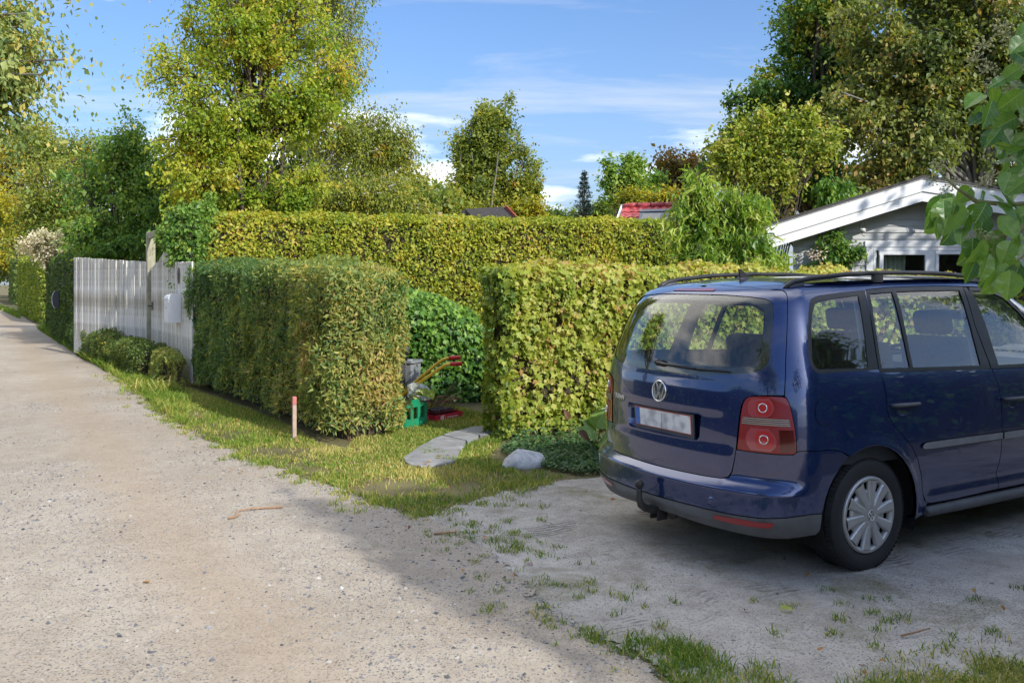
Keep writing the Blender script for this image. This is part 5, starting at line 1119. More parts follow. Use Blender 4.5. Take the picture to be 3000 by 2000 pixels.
def mould(sd):
    f_ = (lambda l: l) if sd == 1 else mirror
    bs_ = panel('body_side', f_(body_o), C_paint, car, [f_(qwin_o)], offf=arch_flare, step=.03, thick=.02)
    q = panel('quarter_window_frame', f_(qwin_o), C_black, bs_, [f_(qwin_i)], off=-.001, step=.02)
    panel('quarter_window', f_(qwin_i), C_glass, bs_, off=-.004, flange=False, step=.06)
    fl = [(1.033, .988), (1.075, .970), (1.102, .940), (1.108, .905), (1.095, .868), (1.07, .850), (1.035, .843), (.985, .850), (.945, .872), (.928, .91), (.933, .945), (.96, .974), (.995, .987)]
    if sd == 1:
        cx = np.mean([s for s, h in fl]); cy = np.mean([h for s, h in fl])
        panel('filler_gap', fl, C_gap, bs_, off=.0012, flange=False)
        panel('filler_cap', [(cx + (s - cx) * .955, cy + (h - cy) * .965) for s, h in fl], C_paint, bs_, off=.0022, step=.02, thick=.003)
    # rear door: painted lower part, black window frame, panes
    low = [(s + g_ * 0, h) for s, h in door_r[2:]]; rd = [(1.499, 1.099)] + low[1:] + [(2.18, .318), (2.602, .3265)] + list(reversed(door_f[3:-1])) + [(2.565, 1.068)]
    def door_off(s, h): return -.010 * np.exp(-((h - .42) / .05) ** 2) * ss(1.83, 1.95, np.abs(s)) + .006 * (1 - ss(.33, .40, h))
    d1 = panel('rear_door', f_(rd), C_paint, car, offf=door_off, step=.03)
    fr = [(1.514, 1.541), (1.716, 1.548), (2.011, 1.550), (2.217, 1.550), (2.469, 1.545), (2.483, 1.333), (2.556, 1.0685), (1.93, 1.088), (1.4985, 1.101), (1.499, 1.115), (1.511, 1.36)]
    panel('door_window_frame', f_(fr), C_black, d1, [f_(pane1), f_(pane2)], off=-.001, step=.025)
    panel('door_window', f_(pane1), C_glass, d1, off=-.006, flange=False, step=.06); panel('door_window', f_(pane2), C_glass, d1, off=-.006, flange=False, step=.06)
    def handle(s0, h0, parent):
        cup = [(s0 + .062 + .052 * math.cos(a), h0 - .015 + .045 * math.sin(a)) for a in np.linspace(0, 2 * math.pi, 17)[:-1]]
        panel('handle_cup', f_(cup), C_paint, parent, offf=lambda s, h: .0015 - .016 * np.clip(1 - ((np.abs(s) - s0 - .062) / .052) ** 2 - ((h - h0 + .015) / .045) ** 2, 0, 1), flange=False, step=.008)
        pts = [(0, 0), (.004, .022), (.03, .034), (.12, .038), (.19, .034), (.212, .018), (.213, 0)]
        MB().tube([onS(sd * (s0 - .035 + a), h0 - .0 + .0 - .012 * a, o) for a, o in pts], [.014, .016, .018, .017, .017, .016, .012], 10, flat=.62).build('door_handle', C_grey, parent)
    handle(1.615, .913, d1)
    # front door and beyond (mostly out of frame)
    fd = [(s + .006, h) for s, h in reversed(door_f[2:])] + [(2.6085, .325), (3.15, .325), (3.24, .36), (3.30, .50), (3.36, .75), (3.37, .95), (3.36, 1.066), (2.923, 1.062), (2.572, 1.070)]
    fd = [(2.608, .3265), (3.15, .325), (3.24, .36), (3.30, .50), (3.36, .75), (3.37, .95), (3.36, 1.062), (2.923, 1.060), (2.572, 1.067)] + [(s + .0065, h) for s, h in door_f[3:-1]]
    d2 = panel('front_door', f_(fd), C_paint, car, offf=lambda s, h: -.010 * np.exp(-((h - .42) / .05) ** 2) + .006 * (1 - ss(.33, .40, h)), step=.035)
    ff = [(2.476, 1.544), (2.6, 1.543), (2.8, 1.540), (2.94, 1.520), (3.07, 1.435), (3.19, 1.295), (3.35, 1.095), (3.36, 1.068), (2.923, 1.064), (2.566, 1.071), (2.490, 1.333)]
    panel('door_window_frame', f_(ff), C_black, d2, [f_(pane3)], off=-.001, step=.03); panel('door_window', f_(pane3), C_glass, d2, off=-.006, flange=False, step=.07)
    handle(2.695, .880, d2)
    fender = [(3.378, .325), (3.43, .42)] + [(3.76 + .392 * math.cos(math.radians(a)), .315 + .392 * math.sin(math.radians(a))) for a in (165, 150, 135, 120, 105, 90, 75, 60, 45, 30, 15)] + [(4.17, .40), (4.5, .40), (4.9, .42), (5.0, .62), (4.9, .85), (4.6, 1.05), (4.2, 1.10), (3.63, 1.088), (3.37, 1.07), (3.376, .95), (3.366, .75), (3.306, .50), (3.32, .36)]
    panel('front_wing', f_(fender), C_paint, car, step=.05)
    panel('front_bumper', f_([(4.17, .39), (4.16, .25), (5.38, .25), (5.38, .85), (4.92, .84), (5.01, .62), (4.91, .41), (4.5, .392)]), C_paint, car, step=.06)
    # rub strips and sill
    panel('rub_strip', f_([(1.838, .660), (1.846, .674), (1.868, .681), (1.925, .683), (2.631, .678), (2.631, .639), (1.926, .643), (1.865, .645), (1.845, .650)]), C_strip, d1, off=.010, step=.02, thick=.012)
    panel('rub_strip', f_([(2.646, .678), (3.28, .676), (3.29, .660), (3.28, .640), (2.648, .634)]), C_strip, d2, off=.010, step=.02, thick=.012)
    mb = MB(); mb.tube([Vector(SF(np.array(sd * s), np.array(.27))) + Vector((0, -sd * .004, 0)) for s in (1.885, 1.90, 2.2, 2.6, 3.0, 3.28, 3.30)], [.02, .030, .033, .033, .033, .030, .02], 10, flat=1.0)
    mb.build('sill', C_grey, car)
mould(1); mould(-1)
# --- roof skin, windscreen, bonnet
def edge_curve(n=60):
    s = np.linspace(.0, 1, n); return s
def roof_mesh():
    nx, ny = 46, 25; x = np.concatenate([np.linspace(-.434, 0, 14)[:-1], np.linspace(0, 1.2, 11), np.linspace(1.25, 1.80, 22)])
    V = np.zeros((nx, ny, 3))
    for i, xx in enumerate(x):
        # half width and height of the roof's edge at this station
        if xx < -.09: hw = .55 * math.sqrt(max(0.004, 1 - ((-.09 - xx) / .345) ** 2.0)); 
        else: hw = .55 + .015 * min(1, (xx + .09) / .2)
        hw = hw - .05 * max(0, xx - 1.2) ** 1.3 * .4
        for j in range(ny):
            t = -1 + 2 * j / (ny - 1); y = t * hw
            base = 1.5985 + float(roof_rise(np.array(xx))); base = 1.09 + (base - 1.09) * float(1 - ss(1.35, 2.95, np.array(xx)))
            rear = .016 * max(0, (-.05 - xx) / .39) ** 2
            V[i, j] = (xx, y, base - .004 + .030 * (1 - t * t) * (1 - .55 * max(0, (-.05 - xx) / .39)) - rear)
    idx = np.arange(nx * ny).reshape(nx, ny); F = np.stack([idx[:-1, :-1], idx[1:, :-1], idx[1:, 1:], idx[:-1, 1:]], -1).reshape(-1, 4)
    return V, F
V, F = roof_mesh(); Vu = V.copy(); Vu[..., 1] *= 1.06; Vu[..., 0] = np.where(Vu[..., 0] < -.2, Vu[..., 0] - .02, Vu[..., 0]); Vu[..., 2] -= .013; link('roof_flange', np_mesh('roof_flange', Vu.reshape(-1, 3), F, True), C_paint, car); link('roof', np_mesh('roof', V.reshape(-1, 3), F, True), C_paint, car)
panel('roof_corner', full([(0, 1.597), (.30, 1.597), (.52, 1.597), (.698, 1.597), (.698, 1.594), (.662, 1.5675), (.605, 1.5645), (.44, 1.5815), (.20, 1.5905), (0, 1.592)]), C_paint, car, step=.03, thick=.015)
def top_strip(name, xs, zf, hwf, mat, crown):
    nx, ny = len(xs), 15; V = np.array([[(x, (-1 + 2 * j / (ny - 1)) * hwf(x), zf(x) + crown * (1 - (-1 + 2 * j / (ny - 1)) ** 2)) for j in range(ny)] for x in xs])
    idx = np.arange(nx * ny).reshape(nx, ny); F = np.stack([idx[:-1, :-1], idx[1:, :-1], idx[1:, 1:], idx[:-1, 1:]], -1).reshape(-1, 4)
    return link(name, np_mesh(name, V.reshape(-1, 3), F, True), mat, car)
ez_ = lambda x: 1.09 + (1.597 + float(roof_rise(np.array(x))) - 1.09) * float(1 - ss(1.35, 2.95, np.array(x))) - .06 * float(ss(1.8, 2.8, np.array(x)))
top_strip('windscreen', np.linspace(1.75, 2.86, 14), lambda x: ez_(x) - .01, lambda x: .57 + .12 * (x - 1.75), C_glass, .05)
top_strip('bonnet', np.linspace(2.86, 3.46, 10), lambda x: 1.03 - .17 * float(ss(2.7, 3.5, np.array(x))) - .01, lambda x: .74 - .12 * ((x - 2.86) / .6) ** 2, C_paint, .05)
# roof rails
rail_t = [(-.329, 1.584), (-.300, 1.604), (-.260, 1.622), (-.127, 1.642), (.184, 1.669), (.563, 1.681), (.97, 1.681), (1.409, 1.663), (1.583, 1.634), (1.69, 1.601)]
for sd in (-1, 1):
    ry = lambda x: sd * (.545 + .028 * ss(-.35, .2, np.array(x)))
    mb = MB(); mb.tube([(x, float(ry(x)), z - .012) for x, z in rail_t], [.010, .016] + [.017] * 6 + [.016, .010], 10, flat=.85); rl = mb.build('roof_rail', C_black, car)
    for xa, xb in ((-.30, -.175), (1.385, 1.62)):
        pts = [p for p in rail_t if xa <= p[0] <= xb]; xs = np.linspace(xa, xb, 5); zt = np.interp(xs, [p[0] for p in rail_t], [p[1] for p in rail_t]) - .02
        zb = 1.588 + roof_rise(xs); poly = list(zip(xs, zt)) + list(zip(xs[::-1], np.minimum(zb, zt + .001)[::-1] - .012))
        M = Matrix(((1, 0, 0), (0, 0, 1), (0, 1, 0))); MB().prism(poly, float(ry(xa)) - .011, float(ry(xa)) + .011, M).build('rail_foot', C_grey, rl)
    MB().box((.448, float(ry(.45)), 1.640), (.082, .024, .06)).build('rail_foot', C_black, rl)
# aerial
az = 1.629
mb = MB(); mb.ball((-.09, 0, az), 1, 12, 8, (.065, .026, .016)); mb.add([(-.125, -.008, az + .005), (-.05, -.008, az + .012), (-.115, -.004, az + .062), (-.14, -.004, az + .066), (-.125, .008, az + .005), (-.05, .008, az + .012), (-.115, .004, az + .062), (-.14, .004, az + .066)], [(0, 1, 2, 3), (7, 6, 5, 4), (0, 4, 5, 1), (1, 5, 6, 2), (2, 6, 7, 3), (3, 7, 4, 0)])
mb.build('roof_aerial', C_black, car)
# --- wheels
def wheel(x, sd):
    yo = sd * .862; M = Matrix(((1, 0, 0), (0, 0, sd), (0, 1, 0)))   # local z -> outward
    g = empty('wheel', (x, yo, .314)); g.parent = car
    R = .316; prof = [(.212, -.015), (.225, -.004), (.262, .004), (.290, .0), (.305, -.012), (.3125, -.026), (.315, -.045)]
    for gr in (-.055, -.088, -.120, -.152): prof += [(.316, gr + .006), (.308, gr + .004), (.308, gr - .004), (.316, gr - .006)]
    prof += [(.315, -.165), (.3125, -.182), (.300, -.198), (.262, -.206), (.212, -.19)]
    ty = MB().lathe(prof, 72, M).build('tyre', C_rubber, g)
    mb = MB()
    for k in range(72):      # shoulder sipes as raised blocks
        a = 2 * math.pi * (k + .5) / 72; c, s = math.cos(a), math.sin(a)
        for (r0, z0, r1, z1) in ((.307, -.008, .3165, -.043), (.3165, -.167, .307, -.200)):
            w = .0098; t_ = Vector((-s, c, 0)) * w; p = Vector((c * r0, s * r0, z0)); q = Vector((c * r1, s * r1, z1)); o_ = Vector((c, s, .3)) * .0035
            vs = [p - t_, p + t_, q + t_, q - t_]; vs += [v_ + o_ for v_ in vs]
            mb.add([M @ v_ for v_ in vs], [(4, 5, 6, 7), (0, 1, 5, 4), (1, 2, 6, 5), (2, 3, 7, 6), (3, 0, 4, 7)])
    mb.build('tread_block', C_rubber, ty)['kind'] = 'stuff'
    MB().lathe([(0, -.10), (.17, -.10), (.205, -.05), (.214, -.012), (.214, -.19)], 48, M).build('rim', C_gap, g)
    # hub cap: ten tapered spokes between a hub and a rim ring
    hc = MB().lathe([(.183, -.028), (.187, -.006), (.196, .002), (.207, .004), (.2145, -.006), (.2145, -.02)], 60, M).build('hubcap_ring', C_silver, g)
    MB().lathe([(0, .010), (.034, .010), (.037, .012), (.058, .010), (.075, .002), (.100, -.006), (.135, -.010), (.142, -.024)], 60, M).build('hubcap_centre', C_silver, g)
    for k in range(10):
        a0 = 2 * math.pi * (k + .25) / 10; mb = MB(); rows = []
        for i in range(9):
            t = i / 8; r = .048 + t * .144; w = .0135 + .0215 * t ** .8; z = .0105 - .004 * math.sin(math.pi * t) - .005 * t
            rows.append([(r, -w, z - .020), (r, -w * .93, z - .001), (r, -w * .5, z + .001), (r, 0, z + .0025), (r, w * .5, z + .001), (r, w * .93, z - .001), (r, w, z - .020)])
        vs = []
        for row in rows:
            for (r, w, z) in row:
                c, s = math.cos(a0), math.sin(a0); vs.append(M @ Vector((r * c - w * s, r * s + w * c, z)))
        mb.add(vs, [(i * 7 + j, (i + 1) * 7 + j, (i + 1) * 7 + j + 1, i * 7 + j + 1) for i in range(8) for j in range(6)], True); mb.build('hubcap_spoke', C_silver, g)
    emblem('hub_badge', M @ Matrix.Rotation(math.radians(15), 3, 'Z'), M @ Vector((0, 0, .0115)), .031, C_chrome, g, plain('hub_badge_ground', (.12, .13, .14), .4, .3) if 'hub_badge_ground' not in MATS else MATS['hub_badge_ground'])
    mb = MB()
    for k in range(10): a = 2 * math.pi * (k + .6) / 10; mb.lathe([(0, .0105), (.0035, .0105), (.0038, .006)], 8, M, M @ Vector((.052 * math.cos(a), .052 * math.sin(a), 0)))
    mb.build('hubcap_hole', C_gap, g)['kind'] = 'stuff'
for x in (0, 2.678):
    for sd in (-1, 1): wheel(x, sd)
# wheel wells and floor
for x in (0, 2.678):
    for sd in (-1, 1):
        mb = MB(); a = np.linspace(-.35, math.pi + .35, 17); vs = []
        for t in a:
            for y in (.87, .60): vs.append((x + .402 * math.cos(t), sd * y, .315 + .402 * math.sin(t)))
        mb.add(vs, [(2 * i, 2 * i + 2, 2 * i + 3, 2 * i + 1) for i in range(16)], True)
        mb.add([(x + .402 * math.cos(t), sd * .60, .315 + .402 * math.sin(t)) for t in a], [tuple(range(17))])
        mb.build('wheel_well', C_gap, car)
MB().box((1.34, 0, .27), (3.7, 1.16, .10)).build('underbody', C_gap, car); MB().box((1.34, 0, .285), (1.9, 1.62, .10)).build('underbody', C_gap, car); MB().box((-.55, 0, .33), (.25, 1.3, .12)).build('underbody', C_gap, car)
# tow bar
mb = MB(); mb.ball((-.937, 0, .427), .026, 16, 12); mb.tube([(-.937, 0, .41), (-.937, 0, .385), (-.939, 0, .345), (-.925, 0, .305), (-.892, 0, .282), (-.84, 0, .266), (-.70, 0, .262)], [.014, .017, .019, .022, .023, .023, .023], 12)
tb = mb.build('tow_bar', C_steel, car)
for y_ in (-.032, .032): MB().box((-.79, y_, .248), (.075, .008, .085)).build('tow_bracket', C_steel, tb)
mb = MB(); mb.tube([(-.74, -.075, .245), (-.765, -.085, .245)], .028, 12); mb.build('tow_socket', C_black, tb)
# --- cabin
MB().box((.95, 0, .42), (3.0, 1.5, .06)).build('cabin_floor', C_cabin, car); MB().box((-.30, 0, .66), (.55, 1.36, .06)).build('boot_floor', C_cabin, car)
def seat(x, y, w, zb, hr, name='seat', tilt=.22):
    g = empty(name, (x, y, 0)); g.parent = car
    def slab(nm, c, d, rot, b=.05):
        bm = bmesh.new(); bmesh.ops.create_cube(bm, size=1)
        for v_ in bm.verts: v_.co = Vector((v_.co.x * d[0], v_.co.y * d[1], v_.co.z * d[2]))
        bmesh.ops.bevel(bm, geom=bm.edges[:], offset=b, segments=3, affect='EDGES', profile=.6)
        Rm = Matrix.Rotation(rot, 4, 'Y')
        for v_ in bm.verts: v_.co = (Rm @ v_.co) + Vector(c)
        me = bpy.data.meshes.new(nm); bm.to_mesh(me); bm.free()
        for p_ in me.polygons: p_.use_smooth = True
        return link(nm, me, C_seat, g)
    slab('seat_cushion', (.22, 0, zb), (.5, w, .16), -.05, .06); slab('seat_back', (-.06, 0, zb + .36), (.14, w, .66), -tilt, .06)
    if hr: slab('headrest', (-.155, 0, zb + .74 + hr), (.09, .26, .16), -tilt, .04); [MB().tube([(-.13, y_, zb + .6), (-.15, y_, zb + .72 + hr)], .006, 6).build('headrest_bar', C_chrome, g) for y_ in (-.06, .06)]
for y in (-.45, 0, .45): seat(.55, y, .42, .56, .0)
for y in (-.37, .37): seat(1.45, y, .50, .56, .04)
mb = MB(); mb.add([(2.0, -.72, .7), (2.0, .72, .7), (2.02, .72, .98), (2.02, -.72, .98), (2.7, -.72, .7), (2.7, .72, .7), (2.75, .72, 1.02), (2.75, -.72, 1.02)], [(0, 1, 2, 3), (3, 2, 6, 7), (4, 5, 6, 7), (0, 3, 7, 4), (1, 2, 6, 5)]); mb.build('dashboard', C_cabin, car)
mb = MB(); mb.lathe([(.175 + .016 * math.cos(t), .016 * math.sin(t)) for t in np.linspace(0, 2 * math.pi, 9)], 28, Matrix.Rotation(math.radians(-65), 3, 'Y'), (1.92, .37, .96)); mb.build('steering_wheel', C_cabin, car)
mb = MB(); mb.box((2.02, 0, 1.37), (.03, .24, .07)); mb.build('rear_view_mirror', C_cabin, car)
for sd in (1, -1):      # light pillar trims and door cards seen through the glass
    for (s0, s1, h0, h1) in ((.70, .93, 1.10, 1.50), (1.42, 1.54, 1.10, 1.53), (2.44, 2.60, 1.07, 1.53)):
        panel('pillar_trim', [(sd * s, h) for s, h in ([(s0, h0), (s1, h0), (s1 - .01, h1), (s0 + .02, h1)] if sd == 1 else [(s0, h0), (s0 + .02, h1), (s1 - .01, h1), (s1, h0)])], C_cabinl, car, off=-.045, flange=False, step=.08)
    panel('door_card', [(sd * s, h) for s, h in [(.75, .62), (3.2, .55), (3.2, 1.085), (.75, 1.135)]], C_cabin, car, off=-.05, flange=False, step=.12)
mb = MB(); V2 = V.reshape(-1, 3) * np.array([1, .97, 1]) - np.array([0, 0, .035]); link('headlining', np_mesh('headlining', V2, F, True), C_cabinl, car)
MB().box((-.10, 0, 1.03), (.5, 1.30, .012)).build('luggage_cover', C_cabin, car)
# ------------------------------------------------------------------ board fence, gate, mailbox
def weathered():
    m, t, o = new_mat('flaking_white_boards'); v = objco(t, (13, 13, 1.5)); v2 = objco(t, (2.5, 2.5, 1.1))
    oi = t.nodes.new('ShaderNodeObjectInfo')
    n = noise(t, 3.2, 6, .7, v); n2 = noise(t, 1.6, 4, .6, v2)
    f = mathn(t, 'ADD', n.outputs[0], mathn(t, 'MULTIPLY', n2.outputs[0], .5)); f = mathn(t, 'ADD', f, mathn(t, 'MULTIPLY', oi.outputs['Random'], .12))
    c = ramp(t, [(.68, (.80, .79, .75)), (.80, (.68, .66, .60)), (.88, (.45, .42, .34)), (1.0, (.27, .24, .18))], f).outputs[0]
    bsdf(t, o, c, .85, 0, .3, n.outputs[0], .5, .006); return m
M_board = weathered()
M_post = plain('grey_green_timber', (.33, .32, .23), .9, var=.35, vscale=5, bump=.4, bscale=40)
M_black = plain('black_iron', (.02, .02, .022), .5, .6)
M_whitep = plain('white_powder_coat', (.76, .76, .77), .4, var=.04)
GA = Vector((-5.25, 14.4, 0)); GD = Vector((-.512, .859, 0)).normalized(); GN = Vector((-.859, -.512, 0)).normalized()
def board_run(root, o, d, length, nb, top, mat=M_board, z0=.06, th=.02, jit=.007, seed=1, name='board', gap=.0015):
    """vertical boards side by side; o = start point, top(t) = height at 0..1"""
    r = random.Random(seed); w_ = length / nb; n = Vector((d.y, -d.x, 0)); rz = math.atan2(d.y, d.x); base = Vector(root.location)
    for i in range(nb):
        tt = (i + .5) / nb; zt = top(tt) + r.uniform(-jit, jit); za = top(i / nb); zb_ = top((i + 1) / nb)
        c = o + d * (w_ * (i + .5)) + n * r.uniform(-.004, .004)
        hw = (w_ - gap) / 2; ch = .0025
        k = (zb_ - za) * .5
        prof = [(-hw, -th / 2), (-hw, th / 2 - ch), (-hw + ch, th / 2), (hw - ch, th / 2), (hw, th / 2 - ch), (hw, -th / 2)]
        vs = []
        for zz in (0, 1):
            for (x, y) in prof:
                vs.append((x, -y, z0 if zz == 0 else zt + k * x / hw))
        m_ = len(prof); fs = [(i_, (i_ + 1) % m_, m_ + (i_ + 1) % m_, m_ + i_) for i_ in range(m_)] + [tuple(range(m_)), tuple(m_ + q for q in reversed(range(m_)))]
        b = MB().add(vs, fs).build(name, mat, root); b.location = c - base; b.rotation_euler = (r.uniform(-.004, .004), r.uniform(-.004, .004), rz)
# wide fence: left end nearer the far bushes
FR_ = Vector((-7.03, 17.25, 0)); FL_ = Vector((-9.8, 20.05, 0)); fd_ = (FR_ - FL_).normalized(); fl_ = (FR_ - FL_).length
fence = empty('board_fence', FL_ + fd_ * fl_ / 2, 'wide weathered white board fence with flaking paint left of the gate post', 'fence')
board_run(fence, FL_, fd_, fl_, 42, lambda t: 2.19 - .17 * t, seed=4)
fn_ = Vector((-fd_.y, fd_.x, 0))
for z in (.5, 1.7): MB().cbox(fn_ * .045 + Vector((0, 0, z)), (fl_, .05, .09), .004, rz=math.atan2(fd_.y, fd_.x)).build('rail', M_board, fence)
for k in (-.48, 0, .47): MB().cbox(fn_ * .12 + fd_ * fl_ * k + Vector((0, 0, .95)), (.1, .1, 1.9), .006, rz=math.atan2(fd_.y, fd_.x)).build('post', M_post, fence)
# fixed panel that carries the mailbox
pan = empty('mailbox_fence', GA + GD * .42, 'white board panel between gate and privet hedge carrying the mailbox', 'fence')
board_run(pan, GA + GD * 1.33, -GD, 1.9, 19, lambda t: 1.97 - .03 * t, seed=5)
for z in (.5, 1.6): MB().cbox(-GN * .045 + Vector((0, 0, z)), (1.85, .05, .09), .004, rz=math.atan2(GD.y, GD.x)).build('rail', M_board, pan)
# gate leaf with a rising top
gate = empty('garden_gate', GA + GD * 2.3, 'white board garden gate with a rounded rising top and black latch', 'gate')
def gtop(t): return float(np.interp(t, [0, .08, .2, .3, .55, 1], [2.08, 2.17, 2.18, 2.15, 2.02, 1.9]))
board_run(gate, GA + GD * 3.22, -GD, 1.84, 18, lambda t: gtop(1 - t), seed=6)
for z in (.45, 1.6): MB().cbox(-GN * .045 + Vector((0, 0, z)), (1.78, .05, .09), .004, rz=math.atan2(GD.y, GD.x)).build('rail', M_board, gate)
lt = MB(); lc = GD * .72 + GN * .03 + Vector((0, 0, 1.18)); lt.box(lc, (.045, .012, .16), rz=math.atan2(GD.y, GD.x)); lt.tube([lc + GN * .01, lc + GN * .055, lc + GN * .06 + GD * .11], .009, 8); lt.build('latch', M_black, gate)
arch = empty('gate_post', GA + GD * 3.36, 'weathered timber gate post with a beam over the gate', 'post')
MB().cbox((0, 0, 1.3), (.165, .15, 2.6), .012, rz=math.atan2(GD.y, GD.x)).build('upright', M_post, arch)
MB().cbox(-GD * 1.0 + Vector((0, 0, 2.52)) + GN * .03, (2.3, .06, .13), .008, rz=math.atan2(GD.y, GD.x)).build('beam', M_post, arch)
# mailbox: curved lid, slot, door
mbx = empty('mailbox', GA + GD * .50 + GN * .012, 'white metal mailbox with curved lid hung on the board panel', 'mailbox')
MM = Matrix((GN, Vector((0, 0, 1)), -GD)).transposed()      # local x out from the wall, y up, z towards the viewer's right
H0, H1, DP, WD = .965, 1.43, .19, .40
prof = [(0, H0), (DP, H0), (DP, H1 - .075), (DP - .012, H1 - .045), (DP - .04, H1 - .018), (DP - .085, H1 - .003), (0, H1)]
MB().prism(prof, -WD / 2, WD / 2, MM).build('box', M_whitep, mbx)
lidp = [(DP + .008, H1 - .088), (DP + .008, H1 - .07), (DP - .006, H1 - .038), (DP - .036, H1 - .010), (DP - .085, H1 + .006), (0, H1 + .008), (0, H1 + .001), (DP - .085, H1 - .0015), (DP - .039, H1 - .0165), (DP - .011, H1 - .044), (DP + .0015, H1 - .0745), (DP + .0015, H1 - .088)]
MB().prism(lidp, -WD / 2 - .004, WD / 2 + .004, MM).build('lid', M_whitep, mbx)
MB().prism([(DP + .001, H1 - .155), (DP + .007, H1 - .155), (DP + .007, H1 - .10), (DP + .001, H1 - .10)], -WD / 2 + .012, WD / 2 - .012, MM).build('flap', M_whitep, mbx)
MB().prism([(DP + .001, H0 + .012), (DP + .005, H0 + .012), (DP + .005, H1 - .18), (DP + .001, H1 - .18)], -WD / 2 + .012, WD / 2 - .012, MM).build('door', M_whitep, mbx)
MB().prism([(DP + .001, H1 - .178), (DP + .009, H1 - .178), (DP + .009, H1 - .162), (DP + .001, H1 - .162)], -WD / 2 + .012, WD / 2 - .012, MM).build('handle_strip', M_whitep, mbx)
MB().lathe([(0, .006), (.011, .006), (.012, 0)], 12, Matrix((MM.col[2], MM.col[1], MM.col[0])).transposed(), MM @ Vector((DP + .004, H1 - .225, 0))).build('lock', M_black, mbx)
# oval wooden plaque with dark carved figure
pl = empty('oval_plaque', GA + GD * .42 + GN * .012 + Vector((0, 0, 1.73)), 'small oval wooden plaque with a dark carved motif above the mailbox', 'plaque')
OM = Matrix((-GD, Vector((0, 0, 1)), GN)).transposed()
ell = lambda a, b: [(a * math.cos(t), b * math.sin(t)) for t in np.linspace(0, 2 * math.pi, 25)[:-1]]
MB().prism(ell(.088, .135), 0, .014, OM).build('wood_disc', plain('plaque_wood', (.33, .26, .16), .8, var=.3, vscale=30), pl)
ring_ = MB(); ring_.tube([OM @ Vector((x, y, .014)) for x, y in ell(.083, .130) + [ell(.083, .130)[0]]], .006, 6); ring_.build('bark_rim', M_bark, pl)
dk = plain('plaque_carving', (.06, .05, .05), .8)
for a, l, w_ in ((90, .07, .022), (30, .06, .02), (150, .06, .02), (-60, .055, .02), (-120, .055, .02), (-90, .08, .012)):
    c, s = math.cos(math.radians(a)), math.sin(math.radians(a)); pts = [(0, 0), (l * .5 * c - w_ * s, l * .5 * s + w_ * c), (l * c, l * s * 1.3), (l * .5 * c + w_ * s, l * .5 * s - w_ * c)]
    MB().prism(pts, .014, .018, OM).build('carving', dk, pl)
# curved steel letter box on a post further down the lane
sb = empty('steel_letterbox', (-12.12, 23.85, 0), 'letterbox with a bulging brushed steel front against the dark clipped hedge', 'mailbox')
M_steel = plain('brushed_steel', (.62, .62, .63), .28, .9, var=.08, vscale=40)
arc = [(.13 * math.cos(t) - .02, 1.18 + .26 * math.sin(t)) for t in np.linspace(-1.15, 1.15, 13)]
SMx = Matrix((Vector((-.93, -.37, 0)), Vector((0, 0, 1)), Vector((-.37, .93, 0)))).transposed()
MB().prism(arc + [(x - .012, z) for x, z in reversed(arc)], -.11, .11, SMx).build('front', M_steel, sb)
MB().prism([(x - .013, z) for x, z in arc] + [(-.06, 1.40), (-.06, .96)], -.10, .10, SMx).build('box', plain('letterbox_dark', (.02, .03, .05), .4), sb)
MB().prism([(.095, 1.29), (.108, 1.29), (.10, 1.33), (.088, 1.33)], -.035, .035, SMx).build('name_plate', plain('letterbox_plate', (.1, .12, .15), .4), sb)
MB().tube([(.26, .16, 0), (.26, .16, 1.1), (.05, .03, 1.15)], .02, 10).build('post', M_black, sb)

# ------------------------------------------------------------------ grey house with white trim
def paintwood(name, col, var=.06):
    m, t, o = new_mat(name); n = noise(t, 5, 5, .65, objco(t, (.35, 3, 3))); oi = t.nodes.new('ShaderNodeObjectInfo')
    c = ramp(t, [(.3, tuple(q * (1 - var) for q in col)), (.7, tuple(min(1, q * (1 + var)) for q in col))], n.outputs[0]).outputs[0]
    c = mixc(t, .5, c, ramp(t, [(0, (.90,) * 3), (1, (1.08,) * 3)], oi.outputs['Random']).outputs[0], 'MULTIPLY')
    bsdf(t, o, c, .55, 0, .4, n.outputs[0], .12, .004); return m
M_siding = paintwood('grey_siding', (.42, .435, .44), .08); M_trim = paintwood('white_trim', (.74, .75, .76), .03)
M_felt = plain('roofing_felt', (.06, .055, .055), .9, var=.25, bump=.3)
HY = 16.0
house = empty('garden_house', (7.8, HY + 3, 0), 'low grey boarded house with white gable trim and window behind the hedge', 'house')
hp = Vector(house.location)
ap = P(2702, 516, HY - .45); el = P(2243, 658, HY - .45); er = P(3180, 590, HY - .45)
slL = (ap.z - el.z) / (ap.x - el.x); slR = (ap.z - er.z) / (er.x - ap.x)
under = lambda x: (ap.z - .06 - (ap.x - x) * slL) if x < ap.x else (ap.z - .06 - (x - ap.x) * slR)
xL, xR = 5.02, 11.6; pitch = .117
